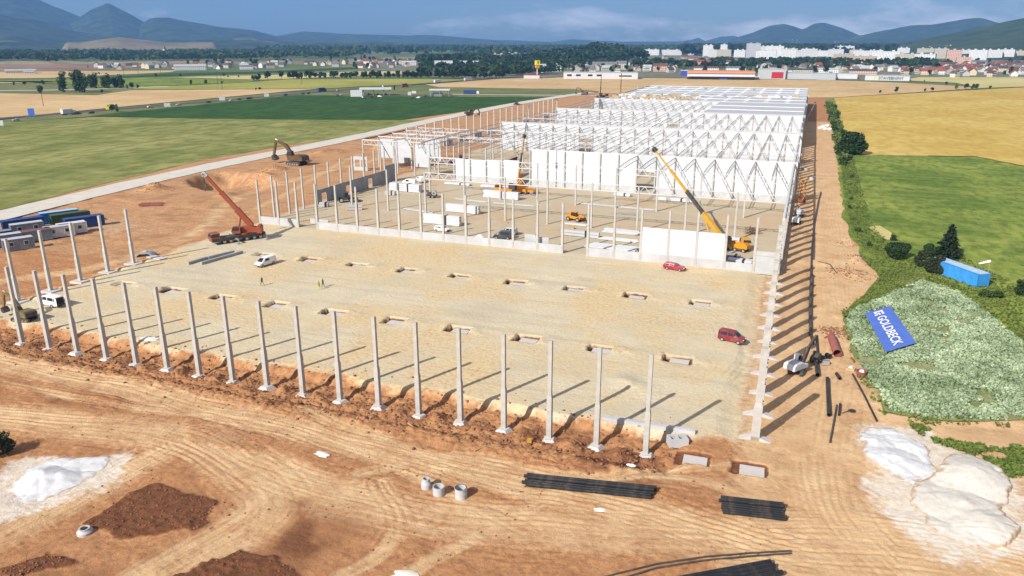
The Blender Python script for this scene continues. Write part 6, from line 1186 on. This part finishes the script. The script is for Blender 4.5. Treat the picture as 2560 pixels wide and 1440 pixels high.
# ================================================================ TOWN
def wall_mat(name, c, win=True, fl=2.9, bay=3.2, glassc=(.05, .06, .08), ww=.42, wh=.45):
    n = NT(name); co = n.coord(); s = n.n('ShaderNodeSeparateXYZ', {0: co}); f = n.noise(.3, 4, .6, co); base = n.mix(n.ramp(f, .3, .7), hs(c, .9), hs(c, 1.06))
    if win:
        u = n.math('FRACT', n.math('ADD', n.math('MULTIPLY', s.outputs[0], 1/bay), .01)); v = n.math('FRACT', n.math('MULTIPLY', s.outputs[2], 1/fl)); a = n.math('LESS_THAN', n.math('ABSOLUTE', n.math('SUBTRACT', u, .5)), ww/2); b = n.math('LESS_THAN', n.math('ABSOLUTE', n.math('SUBTRACT', v, .55)), wh/2); base = n.mix(n.math('MULTIPLY', a, b), base, glassc)
    M[name] = n.fin(base, .8)
for nm, c in (('wall_white', (.70, .70, .69)), ('wall_cream', (.55, .50, .40)), ('wall_pink', (.62, .40, .31)), ('wall_grey', (.42, .43, .44)), ('wall_tan', (.50, .38, .28)), ('wall_tower', (.55, .56, .58))): wall_mat(nm, c)
wall_mat('house_white', (.68, .66, .61), True, 2.8, 2.6, ww=.35, wh=.4); wall_mat('house_cream', (.62, .52, .36), True, 2.8, 2.6, ww=.35, wh=.4); wall_mat('house_grey', (.45, .43, .40), True, 2.8, 2.6, ww=.35, wh=.4)
for nm, c in (('roof_red', (.27, .075, .05)), ('roof_brown', (.14, .075, .055)), ('roof_grey', (.17, .165, .165)), ('roof_dark', (.075, .065, .065)), ('roof_bright', (.40, .05, .045)), ('roof_pale', (.42, .44, .42))): M[nm] = basic(nm, c, .85, .2, .4)
HB = []
for k in range(5):
    L_, Wd, eh, rh = ((10, 8.5, 4.2, 3.6), (12, 9, 5.6, 4.), (9, 8, 3.2, 3.8), (14, 9, 5.8, 3.4), (8.5, 8.5, 5.4, 2.8))[k]
    wb = MB(); wb.box(-L_/2, L_/2, -Wd/2, Wd/2, -.5, eh); wb.add([(-L_/2, -Wd/2, eh), (-L_/2, Wd/2, eh), (-L_/2, 0, eh+rh*.94)], [(0, 1, 2)]); wb.add([(L_/2, -Wd/2, eh), (L_/2, Wd/2, eh), (L_/2, 0, eh+rh*.94)], [(0, 1, 2)])
    rb = MB(); o = .5; t = .25
    for s in (-1, 1): rb.add([(-L_/2-o, s*(Wd/2+o), eh-o*.6), (L_/2+o, s*(Wd/2+o), eh-o*.6), (L_/2+o, 0, eh+rh), (-L_/2-o, 0, eh+rh), (-L_/2-o, s*(Wd/2+o), eh-o*.6+t), (L_/2+o, s*(Wd/2+o), eh-o*.6+t), (L_/2+o, 0, eh+rh+t), (-L_/2-o, 0, eh+rh+t)], [(0, 1, 2, 3), (4, 5, 6, 7), (0, 1, 5, 4), (1, 2, 6, 5), (3, 0, 4, 7)])
    ch = MB().box(L_*.2, L_*.2+.7, .6, 1.3, eh+rh*.4, eh+rh+1.)
    HB.append(({w_: wb.mesh('wall', M[w_]) for w_ in ('house_white', 'house_cream', 'house_grey')}, {r_: rb.mesh('roof', M[r_]) for r_ in ('roof_red', 'roof_brown', 'roof_grey', 'roof_dark', 'roof_pale')}, ch.mesh('chimney', M['roof_brown'])))
RN = {'roof_red': 'red roofed', 'roof_brown': 'brown roofed', 'roof_grey': 'grey roofed', 'roof_dark': 'dark roofed', 'roof_pale': 'pale roofed'}
occ = []
def house(p, where, group, roofs, sc=1.):
    k = rnd.randrange(5); w_ = rnd.choice(('house_white', 'house_white', 'house_cream', 'house_grey')); r_ = rnd.choice(roofs); e = empty('house', p, rnd.choice((0, 90, 20, 110, 40, 130))*math.pi/180+rnd.uniform(-.1, .1)); e.scale = (sc,)*3; tag(e, 'small %s house %s' % (RN[r_], where), 'house', group); inst('wall', HB[k][0][w_], e); o = inst('roof', HB[k][1][r_], e); inst('chimney', HB[k][2], o); occ.append((p.x, p.y, 9))
def free(p, r): return all((p.x-a)**2+(p.y-b)**2 > (r+c_)**2*.5 for a, b, c_ in occ)
def zone(poly, n_, fn, r=6, tries=14):
    P = [G(*q) for q in poly]; x0, x1 = min(p.x for p in P), max(p.x for p in P); y0, y1 = min(p.y for p in P), max(p.y for p in P); c_ = 0; t = 0
    while c_ < n_ and t < n_*tries:
        t += 1; p = Vector((rnd.uniform(x0, x1), rnd.uniform(y0, y1), 0))
        if inpoly(P, np.array([p.x]), np.array([p.y]))[0] and free(p, r): fn(p); c_ += 1
def slab(label, l, r, yb, yt, wall, roof='roof_pale', dep=13, tilt=0., hut=True, name='apartment_block', cat='apartment block', group=None, gable=False, parts=None):
    A, B = G(l, yb), G(r, yb); m = (A+B)/2; d = (m-Vector((CAM[0], CAM[1], 0))).length; fwd = d*math.cos(math.atan(((l+r)/2-1280)/FOC)); W_ = (r-l)/FOC*fwd; Hh = (yb-yt)/FOC*fwd*1.01; az = math.atan2(m.y-CAM[1], m.x-CAM[0])-math.pi/2+tilt; W_ = W_/max(.5, math.cos(tilt)); c = m+Vector((-math.sin(az), math.cos(az), 0))*dep/2; e = empty(name, (c.x, c.y, 0), az); tag(e, label, cat, group)
    MB().box(-W_/2, W_/2, -dep/2, dep/2, -1, Hh*(1 if not gable else .68)).build('wall', M[wall], e)
    if gable: MB().prism([(-dep/2-.4, Hh*.68), (dep/2+.4, Hh*.68), (dep*.22, Hh), (-dep*.22, Hh)], -W_/2-.4, W_/2+.4, 'x').build('roof', M[roof], e)
    else: MB().box(-W_/2-.2, W_/2+.2, -dep/2-.2, dep/2+.2, Hh, Hh+.5).build('roof', M[roof], e)
    if hut and not gable:
        for x in ((-W_*.2, W_*.25) if W_ > 30 else (0.,)): MB().box(x-2.5, x+2.5, -3, 3, Hh+.5, Hh+3.2).build('roof_hut', M[wall if wall != 'wall_tower' else 'wall_grey'], e)
    occ.append((c.x, c.y, max(W_, dep)/2*.8)); return e, W_, Hh, dep
AP = [(1205, 1250, 152, 141, 'wall_white'), (1228, 1262, 156, 138, 'wall_cream'), (1262, 1300, 153, 136, 'wall_white'), (1298, 1322, 146, 136, 'wall_white'), (1590, 1612, 137, 127, 'wall_white'), (1612, 1646, 138, 125, 'wall_white'), (1655, 1702, 138, 126, 'wall_white'), (1722, 1746, 138, 124, 'wall_white'), (1757, 1780, 142, 116, 'wall_white'), (1774, 1790, 143, 126, 'wall_white'), (1800, 1816, 140, 114, 'wall_white'), (1790, 1826, 141, 126, 'wall_cream'), (1866, 1898, 144, 112, 'wall_tower'), (1890, 1936, 153, 129, 'wall_white'), (1900, 1922, 140, 118, 'wall_white'), (1915, 1955, 147, 118, 'wall_white'), (1952, 1986, 153, 126, 'wall_white'), (1990, 2040, 142, 127, 'wall_white'), (2036, 2080, 141, 128, 'wall_white'), (2087, 2131, 138, 117, 'wall_white'), (2085, 2130, 147, 137, 'wall_tan'), (2135, 2186, 141, 128, 'wall_white'), (2170, 2193, 136, 117, 'wall_white'), (2182, 2242, 156, 131, 'wall_white'), (2240, 2288, 157, 137, 'wall_cream'), (2288, 2332, 158, 137, 'wall_white'), (2312, 2330, 139, 120, 'wall_white'), (2337, 2366, 148, 124, 'wall_cream'), (2361, 2382, 140, 117, 'wall_white'), (2366, 2398, 158, 128, 'wall_pink'), (2382, 2417, 137, 114, 'wall_white'), (2425, 2443, 133, 112, 'wall_white'), (2398, 2424, 146, 127, 'wall_white'), (2424, 2462, 150, 127, 'wall_white'), (2462, 2500, 149, 127, 'wall_white'), (2500, 2530, 149, 126, 'wall_white'), (2528, 2575, 142, 116, 'wall_white'), (2530, 2600, 149, 129, 'wall_cream'), (2133, 2184, 162, 143, 'wall_tan'), (2392, 2424, 162, 145, 'wall_pink')]
for i, (l, r, yb, yt, wl) in enumerate(AP):
    lab = {12: 'dark gridded tower block standing above the white slabs', 38: 'brownish apartment block among the low houses', 39: 'pinkish apartment block above the red roofs'}.get(i) or '%s apartment block on the skyline, %s of forty from the left' % (wl[5:], ORD[i] if i < 30 else 'late')
    if i >= 30 and i < 38: lab = '%s apartment block in the dense row at the right, %s from the left' % (wl[5:], ORD[i-30])
    slab(lab, l, r, yb, yt, wl, group='apartment blocks of the town', tilt=((i*37) % 5-2)*.09)
for i in range(13):
    l = 1835+i*56+(i*29 % 17); slab('white slab in the rear row of apartment blocks, %s from the left' % ORD[i], l, l+26+(i*13 % 15), 143-(i*7 % 4), 127-(i*11 % 6), ('wall_white', 'wall_white', 'wall_cream')[i % 3], group='rear row of apartment blocks', tilt=((i*31) % 5-2)*.1)
for a in ((1088, 1131, 172, 153.5, 'wall_white', 'roof_pale', 'pale hipped building among the trees left of the town'), (1146, 1196, 169, 153.5, 'wall_white', 'roof_pale', 'second pale hipped building among the trees'), (1006, 1040, 163.5, 153, 'wall_white', 'roof_pale', 'bright white hall behind the pale strip'), (1482, 1540, 174, 156, 'wall_cream', 'roof_grey', 'long cream building with grey roof beside the wood'), (1541, 1565, 174, 154, 'wall_cream', 'roof_grey', 'short cream building next to the long cream building'), (1543, 1602, 150, 136, 'wall_white', 'roof_bright', 'white school with bright red roof'), (1633, 1667, 179, 160, 'wall_pink', 'roof_brown', 'salmon pink three storey building'), (1736, 1772, 168, 151, 'wall_pink', 'roof_red', 'salmon building with flat red gable end'), (1770, 1830, 166, 151, 'wall_white', 'roof_brown', 'long white building with brown roof'), (1736, 1794, 178, 167, 'wall_white', 'roof_brown', 'low white house row with dark red roof'), (1816, 1862, 178, 167, 'wall_white', 'roof_grey', 'low white house row with grey roof'), (1984, 2030, 182, 173, 'wall_cream', 'roof_dark', 'low cream building with dark roof'), (2048, 2106, 182, 171, 'wall_white', 'roof_pale', 'low white building with pale roof'), (2126, 2188, 186, 174, 'wall_pink', 'roof_dark', 'long pinkish building with dark roof'), (2330, 2366, 163, 157, 'wall_white', 'roof_pale', 'flat white hall among the gardens'), (2500, 2536, 165, 155, 'wall_pink', 'roof_dark', 'pink house block at the right edge'), (2432, 2462, 161, 152, 'wall_grey', 'roof_grey', 'grey block above the red roofs'), (440, 512, 175, 162, 'wall_white', 'roof_pale', 'long white hall at the far village'), (600, 632, 173, 164, 'wall_white', 'roof_grey', 'white barn in the far village'), (625, 645, 168, 160, 'wall_white', 'roof_dark', 'dark roofed white barn in the far village'), (20, 85, 183, 174, 'wall_cream', 'roof_pale', 'pale farm hall alone in the tan field'), (62, 84, 184, 178, 'wall_white', 'roof_pale', 'white stable beside the pale farm hall'), (1255, 1285, 153, 142, 'wall_tan', 'roof_brown', 'brown building in the trees before the white slabs')):
    slab(a[6], a[0], a[1], a[2], a[3], a[4], a[5], 14, 0., False, 'building', 'building', None, True)
# sheds at the field edge
def shed(label, l, r, yb, yt, mat, top, dep=30): return slab(label, l, r, yb, yt, mat, top, dep, 0., False, 'commercial_hall', 'building')
M['shed_white'] = basic('shed_white', (.58, .59, .61), .6, .06, .3); M['shed_grey'] = basic('shed_grey', (.42, .44, .46), .6, .06, .3); M['shed_red'] = basic('shed_red', (.42, .02, .03), .6, .1, .3); M['shed_blue'] = basic('shed_blue', (.05, .08, .36), .6, .1, .3); M['shed_orange'] = basic('shed_orange', (.60, .26, .13), .6, .1, .3)
e, W_, Hh, dp = shed('long white warehouse at the edge of the tan field', 1412, 1590, 197.5, 183.5, 'shed_white', 'roof_pale')
for f in (-.42, -.30, -.14, -.02): MB().box(W_*f-3, W_*f+3, -dp/2-.15, -dp/2+.1, Hh*.45, Hh*.75).build('window', M['glass'], e)
MB().box(W_*.25, W_*.25+16, -dp/2-.15, -dp/2+.1, Hh*.4, Hh*.62).build('window', M['glass'], e)
e, W_, Hh, dp = shed('supermarket with orange roof edge and blue base', 1722, 1880, 199, 181, 'shed_white', 'shed_orange', 40)
MB().box(-W_/2-.2, W_/2+.2, -dp/2-1.5, -dp/2-.1, Hh*.80, Hh*1.02).build('roof_edge', M['shed_orange'], e); MB().box(-W_/2, W_/2, -dp/2-.3, -dp/2-.05, 0, Hh*.33).build('shopfront', M['glass'], e); MB().box(-W_*.02, W_*.1, -dp/2-2, -dp/2-.4, 0, Hh*.25).build('entrance', M['shed_blue'], e); MB().box(-W_/2+2, W_/2+6, -dp/2-5, -dp/2-.2, Hh*.40, Hh*.46).build('awning', M['shed_white'], e)
shed('dark blue cube shop beside the supermarket', 1702, 1722, 190, 178, 'shed_blue', 'shed_white', 20)
e, W_, Hh, dp = shed('grey hall with bright red front', 1896, 1960, 197.5, 176, 'shed_grey', 'roof_pale', 40); MB().box(W_*.0, W_*.42, -dp/2-.2, -dp/2+.1, 1, Hh*.75).build('red_front', M['shed_red'], e)
shed('long low grey hall left of the builders merchant', 1966, 2082, 198.5, 185.5, 'shed_grey', 'roof_pale'); shed('pale hall behind the long low grey hall', 2095, 2140, 197, 186, 'shed_white', 'roof_pale')
e, W_, Hh, dp = shed('white builders merchant hall with dark lettering', 2168, 2266, 200.8, 191, 'shed_white', 'roof_pale', 30)
cu = bpy.data.curves.new('t', 'FONT'); cu.body = 'STAVEBNINY'; cu.size = Hh*.95; cu.extrude = .1; cu.offset = .08; ob = bpy.data.objects.new('t', cu); COL.objects.link(ob); bpy.context.view_layer.update(); me = bpy.data.meshes.new_from_object(ob.evaluated_get(bpy.context.evaluated_depsgraph_get())); bpy.data.objects.remove(ob); me.materials.append(M['roof_dark']); o = inst('lettering', me, e, (-W_*.19, -dp/2-.15, Hh*.18)); o.rotation_euler = (math.pi/2, 0, 0); xs = [v.co.x for v in me.vertices]; k = W_*.56/(max(xs)-min(xs)); o.scale = (k, min(k, 1.), 1); MB().box(-W_*.30, -W_*.25, -dp/2-.25, -dp/2, Hh*.3, Hh*.8).build('green_mark', M['sign_yellow'], e)
e = empty('pylon_sign', G(1343, 196), -YAW+R_(20)); tag(e, 'tall yellow cube sign on a mast beside the highway end', 'sign'); MB().tube((0, 0, 0), (0, 0, 13), .8, .8, n=8).build('mast', M['cont_white'], e); MB().box(-2.6, 2.6, -2.6, 2.6, 17, 22.5).build('sign_cube', M['sign_yellow'], e); MB().box(-2.2, 2.2, -2.2, 2.2, 13, 16.6).build('lower_sign', M['orange'], e); MB().box(-.7, .7, -2.75, -2.6, 18.6, 21.5).build('emblem', M['roof_dark'], e)
shed('low white and red service building by the pylon sign', 1310, 1348, 196.5, 189, 'shed_white', 'roof_bright', 16)
e = empty('church_tower', G(413, 140), 0); tag(e, 'slim white church tower in the far village', 'tower'); MB().box(-4, 4, -4, 4, 0, 22).build('tower', M['cont_white'], e); MB().add([(-4.5, -4.5, 22), (4.5, -4.5, 22), (4.5, 4.5, 22), (-4.5, 4.5, 22), (0, 0, 36)], [(0, 1, 4), (1, 2, 4), (2, 3, 4), (3, 0, 4)]).build('spire', M['roof_grey'], e)
e = empty('church', G(2402, 125), R_(15)); tag(e, 'white domed church above the apartment blocks', 'church'); MB().box(-8, 8, -8, 8, 0, 20).build('nave', M['cont_white'], e); MB().tube((0, 0, 20), (0, 0, 30), 6, 1, n=10).build('dome', M['zinc'], e); MB().tube((0, 0, 30), (0, 0, 38), .6, .2, n=6).build('finial', M['zinc'], e)
for i, (px, py, h_) in enumerate(((1978, 125, 62), (1990, 125, 60), (2085, 125, 50), (2095, 125, 44))): e = empty('floodlight_mast', G(px, py), 0); tag(e, 'thin floodlight mast above the town, %s from the left' % ORD[i], 'mast', 'floodlight masts'); MB().tube((0, 0, 0), (0, 0, h_*.9), 1.1, .6, n=6).build('mast', M['zinc'], e); MB().box(-2.5, 2.5, -.5, .5, h_*.9, h_).build('lamp_rack', M['zinc'], e)
e = empty('stadium_roof', G(2015, 128), 0); tag(e, 'grey stadium stand roof behind the white slabs', 'stadium'); MB().box(-42, 46, -10, 10, 0, 14).build('stand', M['shed_grey'], e); MB().prism([(-14, 14), (12, 22), (12, 23), (-14, 15)], -44, 48, 'x').build('roof', M['roof_pale'], e)
# house quarters
reds = ['roof_red', 'roof_red', 'roof_brown', 'roof_brown', 'roof_dark', 'roof_grey']; mixr = ['roof_brown', 'roof_grey', 'roof_dark', 'roof_red', 'roof_pale']; greys = ['roof_grey', 'roof_pale', 'roof_dark', 'roof_brown']
zone([(2310, 172), (2380, 164), (2600, 163), (2620, 192), (2400, 194), (2300, 190)], 88, lambda p: house(p, 'at the right edge of town', 'houses at the right edge of town', reds))
zone([(1900, 168), (1960, 158), (2120, 158), (2310, 165), (2300, 188), (1960, 184), (1890, 176)], 86, lambda p: house(p, 'in the gardens below the white slabs', 'houses below the white slabs', mixr))
zone([(1330, 172), (1380, 165), (1700, 168), (1720, 188), (1500, 182), (1340, 186)], 48, lambda p: house(p, 'between trees left of the supermarket', 'houses left of the supermarket', greys))
zone([(1200, 150), (1700, 146), (1870, 150), (1890, 162), (1500, 164), (1200, 164)], 34, lambda p: house(p, 'below the wooded knoll', 'houses below the wooded knoll', mixr))
zone([(860, 156), (1010, 152), (1060, 168), (900, 171), (820, 166)], 34, lambda p: house(p, 'in the village by the tree belt', 'houses in the middle village', mixr))
zone([(470, 166), (640, 160), (840, 156), (850, 166), (700, 172), (520, 174)], 30, lambda p: house(p, 'in the far village behind the crop strip', 'houses in the far village', greys))
zone([(240, 168), (430, 164), (440, 172), (260, 175)], 16, lambda p: house(p, 'beside the far village', 'houses at the left end of the far village', greys))
zone([(340, 134), (480, 132), (880, 126), (880, 134), (500, 138), (340, 140)], 14, lambda p: house(p, 'in the distant hamlet below the hills', 'distant hamlet houses', greys, 1.3))
tr_ = lambda where, group, s0=.8, s1=1.4: (lambda p: (tree(rnd.choice(('green tree ', 'spreading tree ', 'rounded tree '))+where, rnd.choice(TV), p, rnd.uniform(s0, s1), group), occ.append((p.x, p.y, 4))))
zone([(1060, 172), (1200, 160), (1420, 160), (1480, 182), (1400, 188), (1260, 192), (1080, 193)], 78, tr_('among the gardens left of the white warehouse', 'garden trees left of the white warehouse'), 3)
zone([(1330, 158), (1720, 158), (1900, 160), (1900, 185), (1700, 192), (1600, 192), (1500, 180)], 76, tr_('among the houses of the middle town', 'trees of the middle town'), 3)
zone([(1900, 155), (2340, 155), (2340, 190), (1900, 185)], 74, tr_('in the gardens below the apartment blocks', 'trees below the apartment blocks'), 3)
zone([(2340, 152), (2600, 150), (2600, 190), (2340, 188)], 34, tr_('between the red roofs at the right', 'trees between the red roofs', .6, 1.1), 3)
zone([(440, 158), (860, 150), (1000, 148), (1000, 172), (600, 174)], 40, tr_('in the far villages', 'trees of the far villages', .8, 1.3), 3)
# woods that read as one mass
def wood(name, label, poly, n_, seed, size, mat='leaf_dark', ground=lambda x, y: 0*x):
    rs = np.random.default_rng(seed); P = [G(*q) for q in poly]; x0, x1 = min(p.x for p in P), max(p.x for p in P); y0, y1 = min(p.y for p in P), max(p.y for p in P)
    X = rs.uniform(x0, x1, n_*6); Y = rs.uniform(y0, y1, n_*6); k = inpoly(P, X, Y)&(fbm(X/130, Y/130, 3, seed) > -.08); X, Y = X[k][:n_], Y[k][:n_]; n_ = len(X); z = ground(X, Y)
    m = 18; d = rs.normal(size=(n_, m, 3)); d /= np.linalg.norm(d, axis=2)[..., None]; d[..., 2] = np.abs(d[..., 2])*1.1-.35; s = size*(.7+.6*rs.random(n_)); c = np.stack([X, Y, z+s*.75], 1)[:, None]+d*(s*.62)[:, None, None]; tn = np.repeat(np.clip(rs.random(n_)*.7+.1, 0, 1), m)+rs.normal(0, .15, n_*m)
    struct(inst(name, leafmesh(name, quads(c.reshape(-1, 3), np.repeat(s*.66, m), rs, .6), np.clip(tn, 0, 1), M[mat])), 'stuff', label)
wood('woodland', 'riverside woodland across the far left valley', [(-300, 160), (0, 158), (400, 153), (860, 147), (900, 138), (600, 134), (300, 134), (-300, 138)], 1900, 1, 12, 'leaf_mid')
wood('woodland', 'hazy woods and hedges along the valley floor', [(600, 133), (900, 138), (1200, 140), (1500, 136), (1720, 136), (1720, 122), (1200, 122), (700, 124)], 1500, 2, 18, 'leaf_mid')
wood('woodland', 'woods between the town and the twin mountain', [(1700, 140), (2350, 138), (2350, 124), (1700, 124)], 1500, 3, 22, 'leaf_dark')
kc = G(1490, 152)
kn = lambda x, y: 26*np.exp(-(((x-kc.x)*math.cos(YAW)+(y-kc.y)*-math.sin(YAW))/105)**2-(((x-kc.x)*math.sin(YAW)+(y-kc.y)*math.cos(YAW))/140)**2)
wood('woodland', 'wooded knoll rising behind the town centre', [(1330, 160), (1560, 156), (1620, 150), (1580, 138), (1400, 138), (1330, 146)], 900, 4, 12, 'leaf_dark', kn)
wood('woodland', 'garden trees between the houses of the town', [(1330, 176), (1700, 172), (2340, 176), (2340, 158), (1900, 156), (1600, 158), (1330, 164)], 520, 8, 8, 'leaf_dark')
wood('woodland', 'dense trees around the pale hipped buildings', [(1050, 190), (1300, 190), (1420, 182), (1420, 158), (1200, 160), (1050, 166)], 420, 9, 7.5, 'leaf_dark')
wood('woodland', 'tree masses in front of the left slabs', [(1040, 160), (1330, 162), (1340, 150), (1200, 146), (1050, 148)], 420, 5, 11, 'leaf_dark')
V, Fq = [], []; gx = np.linspace(-260, 260, 27)
Xk, Yk = np.meshgrid(kc.x+gx, kc.y+gx); Zk = kn(Xk, Yk)-.6; idx = np.arange(Xk.size).reshape(Xk.shape); struct(inst('hill', fastmesh('hill', np.stack([Xk, Yk, Zk], -1).reshape(-1, 3), np.stack([idx[:-1, :-1], idx[:-1, 1:], idx[1:, 1:], idx[1:, :-1]], -1).reshape(-1, 4), [M['forest_floor']], True)), 'structure', 'low knoll carrying the wood')

# ---- clods of dug earth, too many to count
def clods():
    rs = np.random.default_rng(12); X = []; Y = []; S = []
    def put(x, y, s): X.append(x); Y.append(y); S.append(s)
    n_ = 4200; x = rs.uniform(-148, -9, n_); y = rs.normal(-1.2, 3.0, n_); put(x, y, .05+.16*rs.random(n_)**2.5)
    for p in DARK[:3]:
        x0, x1 = min(q.x for q in p), max(q.x for q in p); y0, y1 = min(q.y for q in p), max(q.y for q in p); a = rs.uniform(x0, x1, 700); b = rs.uniform(y0, y1, 700); k = inpoly(p, a, b); put(a[k], b[k], (.02+.09*rs.random(700)**4)[k])
    a = rs.uniform(-100, 12, 2600); b = rs.uniform(-42, -4, 2600); k = fbm(a/7, b/7, 3, 50) > .12; put(a[k], b[k], (.03+.09*rs.random(2600)**3)[k])
    for px, py, r in ((385, 475, 6), (640, 440, 6), (690, 425, 5), (830, 380, 6), (2165, 650, 5), (2120, 680, 5), (2085, 830, 3), (2150, 610, 5)): c = G(px, py); put(c.x+rs.normal(0, r*.5, 260), c.y+rs.normal(0, r*.5, 260), .04+.13*rs.random(260)**2)
    X, Y, S = map(np.concatenate, (X, Y, S)); n_ = len(X); t = (1+5**.5)/2; ico = np.array([(-1, t, 0), (1, t, 0), (-1, -t, 0), (1, -t, 0), (0, -1, t), (0, 1, t), (0, -1, -t), (0, 1, -t), (t, 0, -1), (t, 0, 1), (-t, 0, -1), (-t, 0, 1)])/1.9
    Fc = np.array([(0, 11, 5), (0, 5, 1), (0, 1, 7), (0, 7, 10), (0, 10, 11), (1, 5, 9), (5, 11, 4), (11, 10, 2), (10, 7, 6), (7, 1, 8), (3, 9, 4), (3, 4, 2), (3, 2, 6), (3, 6, 8), (3, 8, 9), (4, 9, 5), (2, 4, 11), (6, 2, 10), (8, 6, 7), (9, 8, 1)])
    V = ico[None]*(S[:, None, None]*(.7+.6*rs.random((n_, 12, 1))))*np.array([1.2, 1.2, .8]); V += np.stack([X, Y, zats(X, Y)+S*.35], 1)[:, None]; Fq = Fc[None]+(np.arange(n_)*12)[:, None, None]
    M['clod'] = basic('clod', (.25, .115, .06), .95, .35, .9); struct(inst('clods', fastmesh('clods', V.reshape(-1, 3), Fq.reshape(-1, 3), [M['clod']])), 'stuff', 'loose clods of reddish earth along the trench and tracks')
clods()

# ---- things that look alike are told apart by their order across the picture
from collections import defaultdict
same = defaultdict(list)
for o in SC.objects:
    if o.parent is None and 'label' in o and o.get('kind') == 'thing': same[o['label']].append(o)
for lab, L_ in same.items():
    if len(L_) < 2: continue
    def across(o): d_ = np.array(o.location)-CAM; return float(d_ @ RX)/float(d_ @ F_)
    L_.sort(key=across)
    for i, o in enumerate(L_):
        if i < len(ORD): o['label'] = lab+', '+ORD[i]+' from the left'
